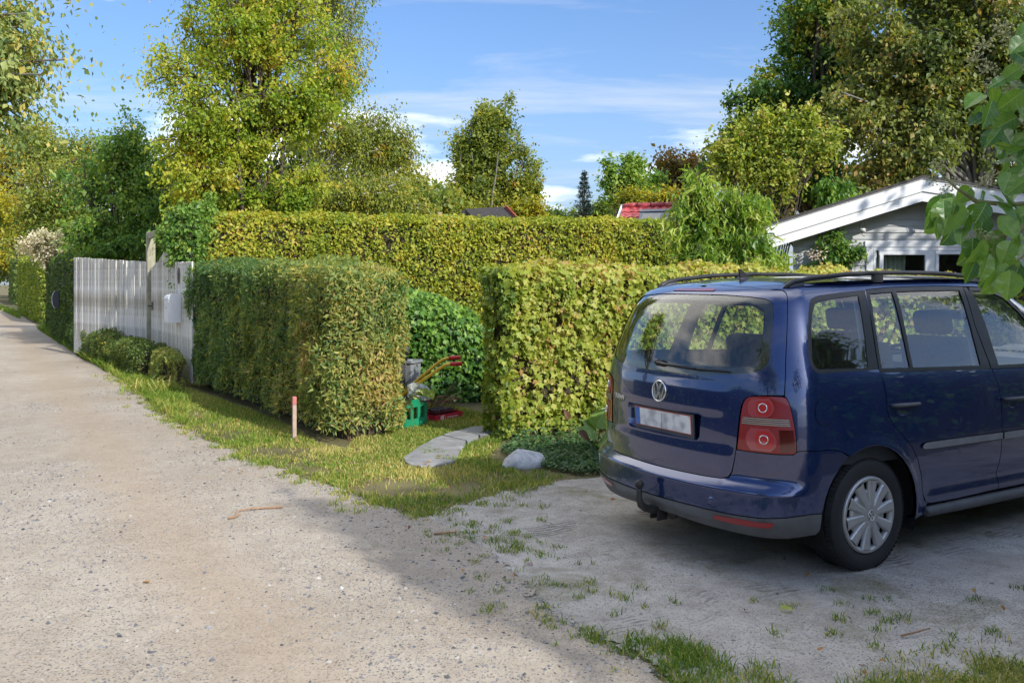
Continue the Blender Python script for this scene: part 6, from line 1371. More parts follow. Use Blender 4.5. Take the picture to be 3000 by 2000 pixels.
for i in range(28):          # lapped boards, cut to the gable
    z0, z1 = .30 + i * pitch, .30 + (i + 1) * pitch
    if z0 > ap.z - .2: break
    def span(z):
        a = max(xL, ap.x - (ap.z - .08 - z) / slL); b = min(xR, ap.x + (ap.z - .08 - z) / slR); return a, b
    a0, b0 = span(z0); a1, b1 = span(z1)
    if b0 - a0 < .1: continue
    if a1 >= b1: a1 = b1 = (a0 + b0) / 2
    wxa, wxb = (2537 - 1500) / FPX * HY, (2960 - 1500) / FPX * HY + .08; wtop = CAM_H + (HOR - 722) / FPX * HY
    segs = [(a0, b0, a1, b1)] if z0 > wtop - .03 or z1 < 1.0 else [(a0, wxa, a1, wxa), (wxb, b0, wxb, b1)]
    for (a0, b0, a1, b1) in segs:
     pts = []
     for (x, z, y) in ((a0, z0 - .012, -.026), (b0, z0 - .012, -.026), (b1, z1, -.006), (a1, z1, -.006), (a0, z0 - .012, 0), (b0, z0 - .012, 0), (b1, z1, .008), (a1, z1, .008)): pts.append((x - hp.x, HY + y - hp.y, z))
     MB().add(pts, [(0, 1, 2, 3), (4, 7, 6, 5), (0, 4, 5, 1), (1, 5, 6, 2), (2, 6, 7, 3), (3, 7, 4, 0)]).build('siding_board', M_siding, house)
mb = MB()        # side and back walls
for (a, b) in (((xL, HY + .01), (xL + 2, HY + 5.6)), ((xL + 2, HY + 5.6), (xR + 2, HY + 5.6)), ((xR + 2, HY + 5.6), (xR, HY + .01))):
    za, zb_ = under(a[0] - (2 if a[1] > HY + 1 else 0)), under(b[0] - (2 if b[1] > HY + 1 else 0)); mb.add([(a[0] - hp.x, a[1] - hp.y, 0), (b[0] - hp.x, b[1] - hp.y, 0), (b[0] - hp.x, b[1] - hp.y, zb_), (a[0] - hp.x, a[1] - hp.y, za)], [(0, 1, 2, 3)])
mb.build('wall', M_siding, house)
def slope_board(name, x0, x1, top, hgt, y, th, mat, par=house):
    """raking board following the roof line, top = drop below the roof top"""
    f = lambda x: (ap.z - (ap.x - x) * slL) if x <= ap.x else (ap.z - (x - ap.x) * slR)
    pts = [(x0, f(x0) - top), (x1, f(x1) - top), (x1, f(x1) - top - hgt), (x0, f(x0) - top - hgt)]
    M = Matrix(((1, 0, 0), (0, 0, 1), (0, 1, 0))); return MB().prism([(x - hp.x, z) for x, z in pts], y - hp.y, y + th - hp.y, M).build(name, mat, par)
for (x0, x1) in ((el.x, ap.x - .001), (ap.x + .001, er.x + 1.2)):
    slope_board('edge_strip', x0, x1, 0.0, .045, HY - .505, .03, M_trim)
    slope_board('fascia', x0, x1, .045, .22, HY - .48, .03, M_trim); slope_board('fascia', x0 + (.04 if x0 < 6 else 0), x1, .265, .17, HY - .455, .028, M_trim)
mb = MB()
for (x0, x1, rn) in ((el.x - .02, ap.x, 0), (ap.x, er.x + 1.25, 1)):
    f = lambda x: (ap.z - (ap.x - x) * slL) if x <= ap.x else (ap.z - (x - ap.x) * slR)
    p = [(x0 - hp.x, HY - .51 - hp.y, f(x0) + .012), (x1 - hp.x, HY - .51 - hp.y, f(x1) + .012), (x1 + 2.2 - hp.x, HY + 6 - hp.y, f(x1) + .012), (x0 + 2.2 - hp.x, HY + 6 - hp.y, f(x0) + .012)]
    q = [(x, y, z - .05) for x, y, z in p]; MB().add(p + q, [(0, 1, 2, 3), (7, 6, 5, 4), (0, 4, 5, 1), (1, 5, 6, 2), (2, 6, 7, 3), (3, 7, 4, 0)]).build('roof', M_felt, house)
# window: casing, frames, panes, curtain
wz0, wz1 = 1.0, P(2600, 725, HY).z
X = lambda u: (u - 1500) / FPX * HY
win = empty('window', (0, 0, 0)); win.parent = house
def wb(name, x0, x1, z0, z1, y0, y1, mat, M=None): return MB().cbox(((x0 + x1) / 2 - hp.x, (y0 + y1) / 2 - hp.y, (z0 + z1) / 2), (x1 - x0, y1 - y0, z1 - z0), .006).build(name, mat, win)
xe = X(2960)
wb('header_board', X(2531), xe + .1, wz1 + .002, P(2600, 706, HY).z, HY - .05, HY - .02, M_trim)
wb('casing', X(2535), X(2556), wz0, wz1, HY - .045, HY - .018, M_trim); wb('casing', xe - .02, xe + .1, wz0, wz1, HY - .045, HY - .018, M_trim)
wb('frame_head', X(2557), xe - .022, wz1 - .055, wz1, HY - .036, HY + .04, M_trim); wb('frame_side', X(2557), X(2566), wz0, wz1 - .056, HY - .036, HY + .04, M_trim)
wb('mullion', X(2714), X(2736), wz0, wz1 - .056, HY - .036, HY + .04, M_trim)
wb('sash_head', X(2738), xe - .05, wz1 - .125, wz1 - .058, HY - .028, HY + .03, M_trim); wb('sash_side', X(2738), X(2749), wz0, wz1 - .127, HY - .028, HY + .03, M_trim)
M_pane = car_glass('house_window_glass', (.80, .84, .82), .02) if 'car_glass' in globals() else None
def sash():
    a, b = X(2571), X(2712); t1 = wz1 - .06; g = []
    M3 = Matrix.Rotation(math.radians(3), 3, 'X')
    for (x0, x1, z0, z1) in ((a, b, t1 - .075, t1), (a, a + .07, wz0, t1 - .076), (b - .05, b, wz0, t1 - .076)):
        MB().cbox(((x0 + x1) / 2 - hp.x, HY - .05 - hp.y, (z0 + z1) / 2), (x1 - x0, .04, z1 - z0), .006, M=M3).build('sash_rail', M_trim, win)
    return a + .07, b - .05, t1 - .075
sa, sb_, st_ = sash()
WINP = [(sa, sb_, st_, HY - .05), (X(2749), xe - .05, wz1 - .126, HY)]
for (x0, x1, zt_, yy) in WINP: MB().add([(x0 - hp.x, yy - hp.y, wz0), (x1 - hp.x, yy - hp.y, wz0), (x1 - hp.x, yy - hp.y, zt_), (x0 - hp.x, yy - hp.y, zt_)], [(0, 1, 2, 3)]).build('pane', M_pane, win)
dark = plain('room_dark', (.03, .032, .03), .9)
mb = MB(); x0, x1, z0, z1, y0, y1 = X(2540) - hp.x, xe - hp.x, wz0 - .1, wz1 + .05, HY + .05 - hp.y, HY + 1.6 - hp.y
mb.add([(x0, y0, z0), (x1, y0, z0), (x1, y1, z0), (x0, y1, z0), (x0, y0, z1), (x1, y0, z1), (x1, y1, z1), (x0, y1, z1)], [(0, 1, 2, 3), (4, 7, 6, 5), (1, 5, 6, 2), (2, 6, 7, 3), (3, 7, 4, 0)]); mb.build('room', dark, house)
cu = []; n_c = 40
for i in range(n_c + 1):
    t = i / n_c; x = X(2584) + t * (X(2662) - X(2584)); y = HY + .22 + .03 * math.sin(t * 38)
    cu += [(x - hp.x, y - hp.y, wz0), (x - hp.x + .05 * t, y - hp.y, wz1 - .05)]
MB().add(cu, [(2 * i, 2 * i + 2, 2 * i + 3, 2 * i + 1) for i in range(n_c)], True).build('curtain', plain('curtain_green', (.46, .52, .44), .9), house)
# hanging things under the eaves
lan = empty('hanging_lantern', P(2721, 648, HY - .25), 'small glass lantern with blue candle hanging under the gable', 'lantern')
k_ = .0; S_ = .27
mb = MB(); 
for a in range(4): c, s = math.cos(a * 1.571 + .4), math.sin(a * 1.571 + .4); mb.tube([(.045 * c, .045 * s, .0), (.06 * c, .06 * s, .12), (.022 * c, .022 * s, .22), (0, 0, .36)], .004, 5)
mb.build('wire_cage', plain('lantern_wire', (.35, .3, .22), .5, .6), lan)
MB().lathe([(0, .012), (.03, .012), (.03, .10), (0, .10)], 14).build('candle', plain('blue_candle', (.04, .10, .55), .5), lan)
MB().lathe([(0, -.01), (.05, -.01), (.052, .008), (0, .008)], 14).build('base', M_whitep, lan)
hc_ = empty('hanging_cup', P(2527, 682, HY - .22), 'white cup spotted black hanging upside down on cords under the eaves', 'ornament')
def spots():
    m, t, o = new_mat('spotted_glaze'); vo = t.nodes.new('ShaderNodeTexVoronoi'); vo.inputs['Scale'].default_value = 26; t.links.new(objco(t), vo.inputs['Vector'])
    bsdf(t, o, ramp(t, [(.30, (.02, .02, .02)), (.36, (.75, .74, .72))], vo.outputs['Distance']).outputs[0], .25); return m
MB().lathe([(0, 0), (.03, .002), (.052, .025), (.06, .05), (.062, .075), (.056, .075), (.05, .04), (0, .012)], 20).build('bowl', spots(), hc_)
MB().tube([(.06, 0, .075), (.03, 0, .19), (0.02, 0, .30)], .003, 5).tube([(-.06, 0, .075), (-.03, 0, .19), (.02, 0, .30)], .003, 5).build('cord', M_twig, hc_)
MB().tube([(-.012, 0, .005), (-.01, 0, -.03), (.015, 0, -.055), (.05, 0, -.058)], .006, 6).build('hook', M_bark, hc_)
tree('climbing_rose', 'leafy climbing rose on the left end of the grey house wall', (X(2470), HY - .3, 0), [lobe(2490, 740, 45, 40, HY - .35, .15), lobe(2455, 690, 40, 45, HY - .3, .12), lobe(2500, 655, 30, 18, HY - .3, .1), lobe(2420, 720, 40, 40, HY - .4, .15), lobe(2400, 770, 60, 30, HY - .4, .2)],
     2.0, .025, ('ovate', .065, L_green, .6, .2), 231, 16, 7, 5, 5, .05, .4, cat='climber', tube=2, stems=2)
fl_m = leafmat('rose_petal', [(0, (.6, .35, .3)), (.5, (.7, .55, .48)), (1, (.75, .68, .6))], .3)
rr = np.random.default_rng(88); fp = np.array(P(2390, 748, HY - .75)) + rr.normal(0, 1, (60, 3)) * np.array([.10, .05, .05])
tag(link('rose_blossom', leaf_mesh('rose_blossom', fp, rr.normal(size=(60, 3)), rr.normal(size=(60, 3)), np.full(60, .045), 'ovate', rr.random(60), rr), fl_m), 'spray of pale pink rose blossom between the willow and the house', 'blossom', kind='stuff')

# ------------------------------------------------------------------ red roofed house and shed behind the hedge
M_redtile = plain('red_roof_tile', (.42, .055, .06), .45, var=.2, vscale=4); M_rwhite = plain('white_render', (.72, .72, .70), .8, var=.06)
rh = empty('red_roof_house', (5.2, 28.4, 0), 'white house with red tiled roof and two dark roof windows behind the tall hedge', 'house')
ro_ = Vector(rh.location); e_ = Vector((.95, -.31, 0)).normalized(); f_v = Vector((-.31, -.95, 0)).normalized()
r0 = P(1826, 608, 28.0); rlen = 3.3; drop = .62
def RP(a, b, up=0.): q = r0 + e_ * a + f_v * b + Vector((0, 0, -drop * b)); return q + Vector((0, 0, up)) - ro_
nrm_r = e_.cross(f_v + Vector((0, 0, -drop))); nrm_r = (nrm_r if nrm_r.z > 0 else -nrm_r).normalized()
# tile: wavy pressed tile sharing one mesh
tw, tl_ = .235, .36
vs = []; nx = 6
for i in range(nx + 1):
    t = i / nx; wv = .030 * (math.sin(math.pi * t) ** 2)
    vs += [(t * tw, 0, .012 + wv), (t * tw, tl_ + .03, .026 + wv + .012)]
for i in range(nx + 1): t = i / nx; wv = .030 * (math.sin(math.pi * t) ** 2); vs += [(t * tw, tl_ + .03, .004 + wv)]
fs = [(2 * i, 2 * i + 2, 2 * i + 3, 2 * i + 1) for i in range(nx)] + [(2 * i + 1, 2 * i + 3, 2 * (nx + 1) + i + 1, 2 * (nx + 1) + i) for i in range(nx)]
tm_ = MB().add(vs, fs, False).mesh('roof_tile'); tm_.materials.append(M_redtile)
zx = (f_v + Vector((0, 0, -drop))).normalized(); TM3 = Matrix((e_, zx, nrm_r)).transposed().to_4x4()
for a in range(int(rlen / tw)):
    for b in range(8):
        aa = a * tw; bb = b * tl_ * .85
        if .48 < aa < 2.15 and .22 < bb < 1.2 and False: continue
        o = bpy.data.objects.new('roof_tile', tm_); COL.objects.link(o); o.parent = rh; M = TM3.copy(); M.translation = RP(aa, bb); o.matrix_local = M
for a in range(8): MB().tube([RP(a * .42, .0, .03), RP(a * .42 + .2, .0, .045), RP(a * .42 + .43, .0, .055)], [.085, .09, .095], 10).build('ridge_tile', M_redtile, rh)
mb = MB(); q = [RP(-.03, -.05, .06), RP(-.03, 2.6, .06), RP(-.03, 2.6, -.12), RP(-.03, -.05, -.12)]; mb.add([v_ for v_ in q] + [v_ - e_ * .05 for v_ in q], [(0, 1, 2, 3), (7, 6, 5, 4), (0, 4, 5, 1), (1, 5, 6, 2), (2, 6, 7, 3), (3, 7, 4, 0)]); mb.build('verge_board', M_trim, rh)
M_zinc = plain('zinc_frame', (.16, .18, .21), .45, .4)
for a0 in (.62, 1.42):
    g = empty('roof_window', (0, 0, 0)); g.parent = rh
    for (a, b, da, db, nm, mt, up) in ((a0, .38, .74, 1.1, 'frame', M_zinc, .07), (a0 + .09, .52, .56, .9, 'pane', plain('roof_window_pane', (.22, .23, .21), .15) if 'roof_window_pane' not in MATS else MATS['roof_window_pane'], .085), (a0 - .02, .30, .78, .12, 'hood', M_zinc, .10)):
        c = [RP(a, b) + nrm_r * up, RP(a + da, b) + nrm_r * up, RP(a + da, b + db) + nrm_r * up, RP(a, b + db) + nrm_r * up]; d = [v_ - nrm_r * .1 for v_ in c]
        MB().add(c + d, [(0, 1, 2, 3), (7, 6, 5, 4), (0, 4, 5, 1), (1, 5, 6, 2), (2, 6, 7, 3), (3, 7, 4, 0)]).build(nm, mt, g)
mb = MB(); wq = [RP(.05, 2.3), RP(rlen - .05, 2.3), RP(rlen - .05, -2.3) + Vector((0, 0, -2.3 * drop * 2)), RP(.05, -2.3) + Vector((0, 0, -2.3 * drop * 2))]
for i in range(4): a, b = wq[i], wq[(i + 1) % 4]; mb.add([(a.x, a.y, 0), (b.x, b.y, 0), (b.x, b.y, b.z), (a.x, a.y, a.z)], [(0, 1, 2, 3)])
for aa in (.05, rlen - .05): p, q, r_ = RP(aa, 2.3), RP(aa, 0, -.03), RP(aa, -2.3) + Vector((0, 0, -2.3 * drop * 2)); mb.add([p, q, r_], [(0, 1, 2)])
mb.build('wall', M_rwhite, rh)
mb = MB(); a, b, c, d = RP(-.03, 0, .02), RP(rlen, 0, .02), RP(rlen, -2.6) + Vector((0, 0, -2.6 * drop * 2)), RP(-.03, -2.6) + Vector((0, 0, -2.6 * drop * 2)); mb.add([a, b, c, d], [(0, 1, 2, 3)]); mb.build('rear_roof', M_redtile, rh)
g = P(2093, 600, 26.6); ch = empty('chimney', (g.x - ro_.x, g.y - ro_.y, 0)); ch.parent = rh
MB().box((0, 0, 3.3), (.42, .42, 1.1)).build('stack', M_rwhite, ch); MB().box((0, 0, 3.9), (.5, .5, .12)).build('cap', M_redtile, ch)
sh = empty('garden_shed', (P(1450, 640, 24).x, 24.6, 0), 'small shed with black roof and red gable peeping over the tall hedge', 'shed')
s0 = Vector(sh.location); pk = P(1484, 605, 24.0); gl_ = P(1452, 630, 24.1); gr_ = P(1508, 630, 23.6); ve = Vector((-1.15, .75, 0))
pk, gl_, gr_ = (q - s0 for q in (pk, gl_, gr_))
gl2 = pk + (gl_ - pk) * 2.2; gr2 = pk + (gr_ - pk) * 2.2
M_redw = plain('red_boards', (.30, .05, .035), .7, var=.2); M_sand = plain('pale_barge_board', (.45, .35, .24), .8, var=.2)
def slab4(a, b, c, d, t, name, mat, par):
    n = (b - a).cross(d - a).normalized(); n = n if n.z >= 0 else -n; lo_ = [q - n * t for q in (a, b, c, d)]
    return MB().add([a, b, c, d] + lo_, [(0, 1, 2, 3), (7, 6, 5, 4), (0, 4, 5, 1), (1, 5, 6, 2), (2, 6, 7, 3), (3, 7, 4, 0)]).build(name, mat, par)
slab4(pk, gl2, gl2 + ve, pk + ve, .06, 'roof', M_felt, sh); slab4(pk, gr2, gr2 + ve, pk + ve, .06, 'roof', M_felt, sh)
fwd = Vector((.02, -.05, 0))
for (q) in (gl2, gr2): slab4(pk + fwd + Vector((0, 0, .02)), q + fwd + Vector((0, 0, .02)), q + fwd + Vector((0, 0, -.07)), pk + fwd + Vector((0, 0, -.07)), .04, 'barge_board', M_redw, sh)
ins = ve * .12
MB().add([pk + ins - Vector((0, 0, .05)), gl2 + ins - Vector((0, 0, .05)), gr2 + ins - Vector((0, 0, .05))], [(0, 1, 2)]).build('gable', plain('shed_dark', (.03, .02, .02), .9), sh)
mb = MB()
cs_ = [gl2 + ins, gr2 + ins, gr2 + ve * .95, gl2 + ve * .95]
for i in range(4): a, b = cs_[i], cs_[(i + 1) % 4]; mb.add([(a.x, a.y, 0), (b.x, b.y, 0), (b.x, b.y, b.z - .06), (a.x, a.y, a.z - .06)], [(0, 1, 2, 3)])
mb.build('wall', M_redw, sh)
po = empty('garden_post', (P(1289, 630, 21).x, 21, 0), 'pale square timber post topping the hedge left of the shed', 'post'); MB().cbox((0, 0, 1.62), (.085, .085, 3.24), .006).build('shaft', M_sand, po); MB().cbox((0, 0, 3.255), (.10, .10, .03), .008).build('cap', M_sand, po)
# ------------------------------------------------------------------ paving slabs
def slab_mat():
    m, t, o = new_mat('concrete_slab'); v = geoco(t); n = noise(t, 6, 6, .7, v); n2 = noise(t, 120, 3, .6, v); oi = t.nodes.new('ShaderNodeObjectInfo')
    c = ramp(t, [(.3, (.17, .17, .17)), (.6, (.27, .27, .265)), (.8, (.36, .35, .33))], n.outputs[0]).outputs[0]
    c = mixc(t, .4, c, ramp(t, [(.3, (.7,) * 3), (.7, (1.25,) * 3)], n2.outputs[0]).outputs[0], 'MULTIPLY')
    c = mixc(t, .6, c, ramp(t, [(0, (.85,) * 3), (1, (1.1,) * 3)], oi.outputs['Random']).outputs[0], 'MULTIPLY')
    bsdf(t, o, c, .9, 0, .25, n2.outputs[0], .3, .004); return m
M_slab = slab_mat()
path = tag(empty('stepping_path', G(1290, 1340)), kind='structure')
zs = lambda x, y: (1160 + x * 300 / 2352, 1230 + y * 170 / 1333)
SL = [[(180, 950), (210, 1040), (330, 1110), (560, 1150), (800, 1150), (1050, 1110), (1300, 1045), (1400, 975), (800, 974)],
      [(185, 930), (330, 830), (490, 705), (640, 700), (1200, 722), (1500, 724), (1470, 790), (1440, 880), (1400, 962), (800, 962)],
      [(520, 690), (700, 600), (850, 505), (1050, 432), (1120, 440), (1600, 552), (1600, 610), (1570, 690), (1500, 712), (1100, 708)],
      [(1085, 410), (1250, 345), (1430, 312), (1900, 415), (1900, 440), (1770, 545), (1640, 550), (1140, 432)],
      [(1450, 303), (1800, 212), (2000, 212), (2300, 290), (2100, 420), (1930, 410)]]
po_ = path.location
for s_ in SL:
    q = [G(*zs(*p_)) for p_ in s_]; c = sum(q, Vector()) / len(q); q = [c + (a - c) * .992 for a in q]
    mb = MB(); n = len(q); mb.v = [(a.x - po_.x, a.y - po_.y, -.03) for a in q] + [(a.x - po_.x, a.y - po_.y, .030) for a in q] + [(c.x + (a.x - c.x) * .985 - po_.x, c.y + (a.y - c.y) * .985 - po_.y, .036) for a in q]
    mb.f = [(i, (i + 1) % n, n + (i + 1) % n, n + i) for i in range(n)] + [(n + i, n + (i + 1) % n, 2 * n + (i + 1) % n, 2 * n + i) for i in range(n)] + [tuple(2 * n + i for i in range(n))]; mb.sm = [False] * len(mb.f)
    mb.build('slab', M_slab, path)
# ------------------------------------------------------------------ stones
def boulder(name, label, c, dims, seed, mat, rot=0, sub=4):
    bm = bmesh.new(); bmesh.ops.create_icosphere(bm, subdivisions=sub, radius=1); V = np.array([v.co[:] for v in bm.verts])
    d = 1 + .22 * fbm(V * 1.0 + seed, 1.1, seed, 3) + .05 * fbm(V + seed, 5, seed + 2, 3)
    # planar facets
    rg_ = np.random.default_rng(seed)
    for k in range(9):
        n = rg_.normal(size=3); n /= np.linalg.norm(n); n[2] = abs(n[2]); lim = rg_.uniform(.5, .8); pr = (V * d[:, None]) @ n; ex_ = np.maximum(pr - lim, 0); d = d - ex_ * .75
    W_ = V * d[:, None] * np.array(dims) / 2; W_[:, 2] = np.maximum(W_[:, 2], -dims[2] * .18) 
    cz, sz = math.cos(rot), math.sin(rot); W_ = np.c_[W_[:, 0] * cz - W_[:, 1] * sz, W_[:, 0] * sz + W_[:, 1] * cz, W_[:, 2] + dims[2] * .14]
    for v, q in zip(bm.verts, W_): v.co = q
    me = bpy.data.meshes.new(name); bm.to_mesh(me); bm.free(); me.polygons.foreach_set('use_smooth', np.ones(len(me.polygons), bool))
    o = link(name, me, mat); o.location = c; return tag(o, label, 'stone')
def stone_mat(name, a, b, c):
    m, t, o = new_mat(name); v = objco(t); n = noise(t, 7, 8, .7, v, 1.5); n2 = noise(t, 60, 4, .6, v)
    bsdf(t, o, ramp(t, [(.3, a), (.45, b), (.65, c)], n.outputs[0]).outputs[0], .8, 0, .3, mathn(t, 'ADD', n.outputs[0], mathn(t, 'MULTIPLY', n2.outputs[0], .3)), .6, .02); return m
M_gran = stone_mat('pale_granite', (.25, .25, .26), (.48, .48, .48), (.66, .65, .63)); M_flint = stone_mat('grey_flint', (.10, .105, .12), (.2, .21, .23), (.38, .38, .39))
boulder('boulder', 'pale grey boulder on the grass in front of the maple hedge', G(1532, 1366), (.40, .30, .30), 6, M_gran, .3)
boulder('field_stone', 'small grey stone among the ground cover right of the boulder', G(1638, 1346), (.10, .07, .08), 9, M_flint)
boulder('field_stone', 'pinkish pebble on the left side of the driveway mouth', G(1552, 1655), (.045, .04, .04), 12, stone_mat('pink_stone', (.3, .22, .18), (.45, .36, .3), (.55, .48, .42)), sub=3)
boulder('field_stone', 'white pebble lying by itself on the sunny lane', G(1000, 1725), (.03, .03, .03), 13, M_gran, sub=3)
boulder('field_stone', 'dark flint lying on the lane below the broken twig', G(610, 1842), (.045, .035, .03), 14, M_flint, sub=3)
boulder('field_stone', 'dark stone on the left part of the sunny lane', G(185, 1499), (.05, .035, .03), 15, M_flint, sub=3)
# ------------------------------------------------------------------ stake, twigs, fallen leaves
st = empty('marker_stake', G(862, 1288), 'small square wooden stake with a reddish top in the verge', 'stake')
M_stake = plain('stake_wood', (.42, .31, .25), .85, var=.2, vscale=14, bump=.3)
MB().cbox((0, 0, .175), (.040, .040, .37), .003, rz=.5).build('shaft', M_stake, st); MB().cbox((0, 0, .402), (.041, .041, .083), .004, rz=.5).build('painted_top', plain('stake_red', (.50, .17, .15), .7, var=.2, vscale=20), st)
def twig(name, label, pts, r, mat=None):
    o = MB().tube([(q.x - pts[0].x, q.y - pts[0].y, r + .012 + dz) for q, dz in zip(pts, [0, .004, .01, .004, 0, 0, 0])], [r * k for k in np.linspace(1, .5, len(pts))], 6).build(name, mat or plain('dry_twig', (.34, .20, .11), .85, var=.3, vscale=30) if 'dry_twig' not in MATS else MATS['dry_twig']); o.location = (pts[0].x, pts[0].y, 0); return tag(o, label, 'twig')
twig('fallen_twig', 'broken reddish twig lying on the gravel lane', [G(828, 1492), G(780, 1496), G(730, 1501), G(698, 1505), G(690, 1514)], .007)
twig('fallen_twig', 'short splinter just left of the broken twig on the lane', [G(668, 1526), G(690, 1523), G(705, 1519)], .008)
twig('fallen_twig', 'dark thin twig at the edge of the driveway mouth', [G(1272, 1572), G(1305, 1571), G(1340, 1571)], .008, M_bark)
twig('fallen_twig', 'thin stick near the grass at the bottom right of the driveway', [G(2640, 1872), G(2690, 1862), G(2725, 1856)], .005, M_bark)
L_fall = leafmat('fallen_leaf', [(0, (.20, .10, .04)), (.5, (.36, .19, .07)), (1, (.45, .30, .12))], .15, .7, .2)
rf = np.random.default_rng(404); c = np.concatenate([sample_poly(lawn, 330, rf), sample_poly(drive_p, 220, rf), sample_poly(gxy([(200, 1040), (560, 1270), (900, 1420), (700, 1420), (300, 1200)]), 60, rf)]); n = len(c)
pos = np.c_[c, gz(c[:, 0], c[:, 1]) + .02 + .02 * rf.random(n)]; a = rf.uniform(0, 6.28, n)
tag(link('fallen_leaves', leaf_mesh('fallen_leaves', pos, np.stack([np.cos(a), np.sin(a), rf.normal(0, .2, n)], -1), np.tile([0, 0, 1.], (n, 1)) + rf.normal(0, .3, (n, 3)), rf.uniform(.018, .045, n), 'ovate', rf.random(n), rf), L_fall), 'dry brown leaves fallen on verge and driveway', 'leaves', kind='stuff')
def one_leaf(name, label, p, sz, tint, mat, ang, cat='leaf'):
    o = link(name, leaf_mesh(name, np.zeros((1, 3)), np.array([[math.cos(ang), math.sin(ang), .05]]), np.array([[0, 0, 1.]]), np.array([sz]), 'ovate', np.array([tint]), np.random.default_rng(3), (2, 2.5)), mat); o.location = (p.x, p.y, .02); return tag(o, label, cat)
one_leaf('fallen_leaf', 'single pale green leaf lying on the driveway below the car', G(2285, 1795), .075, .9, L_willow, .2)
one_leaf('fallen_leaf', 'single orange leaf lying on the sunny lane', G(440, 1716), .05, .6, L_fall, 2.9)
# ------------------------------------------------------------------ ground cover and bergenia under the maple hedge
gc = gxy([(1560, 1362), (1600, 1378), (1700, 1396), (1775, 1390), (1800, 1330), (1790, 1300), (1650, 1300), (1500, 1312), (1460, 1330)])
gc2 = [tuple(q) for q in gc[:5]] + [tuple(C2W(1.2, 3.1)[:2]), tuple(C2W(9, 3.1)[:2]), tuple(C2W(9, 3.75)[:2]), tuple(C2W(.35, 3.75)[:2])]
c = np.concatenate([sample_poly(gc, 3600, rf), sample_poly(gc2, 3000, rf)]); n = len(c)
hd = np.clip((c @ np.array(AY[:2]) - np.array(CAR_O[:2]) @ np.array(AY[:2]) - 2.9) / .9, 0, 1)
pos = np.c_[c, gz(c[:, 0], c[:, 1]) + .02 + rf.random(n) * (.05 + .13 * hd)]
tag(link('ground_cover', leaf_mesh('ground_cover', pos, rf.normal(size=(n, 3)) * np.array([1, 1, .4]) + [0, -.2, 0], rf.normal(size=(n, 3)) * .4 + [0, -.2, 1], rf.uniform(.028, .055, n), 'oval', np.clip(rf.normal(.45, .22, n), 0, 1), rf), L_vinca), 'low dark green creeping ground cover under the maple hedge', 'ground cover', kind='stuff')
def big_leaf_mesh(name, w_=.36, curl=.25, n=7, m=4, heart=0.):
    """smooth broad leaf blade, x across, y along 0..1, z up"""
    vs = []; fs = []
    for i in range(n + 1):
        t = i / n; hw = w_ * (math.sin(math.pi * (t ** .72) * .985 + .02)) ** .75
        for j in range(-m, m + 1):
            k = j / m; vs.append((k * hw, t - heart * (1 - t) ** 6 * abs(k) , .16 * abs(k) * hw * 2.2 - curl * t * t + .02 * math.sin(t * 17) * abs(k)))
    q = 2 * m + 1
    for i in range(n):
        for j in range(2 * m): fs.append((i * q + j, (i + 1) * q + j, (i + 1) * q + j + 1, i * q + j + 1))
    return MB().add(vs, fs, True).mesh(name, False)
def veined(name, a, b, vein, rough=.35, spec=.5, transl=.2):
    m, t, o = new_mat(name); co = t.nodes.new('ShaderNodeTexCoord'); sp = t.nodes.new('ShaderNodeSeparateXYZ'); t.links.new(co.outputs['Object'], sp.inputs[0])
    ax_ = mathn(t, 'ABSOLUTE', sp.outputs[0]); oi = t.nodes.new('ShaderNodeObjectInfo')
    base = mixc(t, oi.outputs['Random'], a, b); n = noise(t, 5, 4, .6, co.outputs['Object'])
    base = mixc(t, .5, base, ramp(t, [(.3, (.7,) * 3), (.7, (1.3,) * 3)], n.outputs[0]).outputs[0], 'MULTIPLY')
    mid = ramp(t, [(.008, (1, 1, 1)), (.02, (0, 0, 0))], ax_).outputs[0]
    sd = mathn(t, 'FRACT', mathn(t, 'MULTIPLY', mathn(t, 'SUBTRACT', sp.outputs[1], mathn(t, 'MULTIPLY', ax_, .9)), 5.5))
    sv = ramp(t, [(0, (1, 1, 1)), (.07, (0, 0, 0)), (.93, (0, 0, 0)), (1, (1, 1, 1))], sd).outputs[0]
    f = mathn(t, 'MAXIMUM', mid, mathn(t, 'MULTIPLY', sv, .55)); c = mixc(t, f, base, vein)
    b_ = t.nodes.new('ShaderNodeBsdfPrincipled'); t.links.new(c, b_.inputs['Base Color']); b_.inputs['Roughness'].default_value = rough; b_.inputs['Specular IOR Level'].default_value = spec
    tr = t.nodes.new('ShaderNodeBsdfTranslucent'); t.links.new(mixc(t, 1.0, c, (1.5, 1.5, .6), 'MULTIPLY'), tr.inputs[0])
    mx = t.nodes.new('ShaderNodeMixShader'); mx.inputs[0].default_value = transl; t.links.new(b_.outputs[0], mx.inputs[1]); t.links.new(tr.outputs[0], mx.inputs[2]); t.links.new(mx.outputs[0], o.inputs[0]); return m
M_berg = veined('bergenia_leaf', (.10, .20, .03), (.16, .27, .04), (.30, .36, .10)); M_bergd = veined('dead_bergenia_leaf', (.12, .065, .035), (.16, .085, .045), (.1, .05, .03), .6, .3)
def place_leaf(me, mat, base, tip, nrm, parent, wide=1.0, name='leaf'):
    o = bpy.data.objects.new(name, me); COL.objects.link(o); o.parent = parent
    a = Vector(tip) - Vector(base); l = a.length; a.normalize(); x = a.cross(Vector(nrm)).normalized(); z = x.cross(a)
    M = Matrix((x * l * wide, a * l, z * l)).transposed().to_4x4(); M.translation = Vector(base) - Vector(parent.location); o.matrix_local = M; return o
bme = big_leaf_mesh('leaf', .42, .18); bme.materials.append(M_berg); bmd = big_leaf_mesh('leaf', .36, .3); bmd.materials.append(M_bergd)
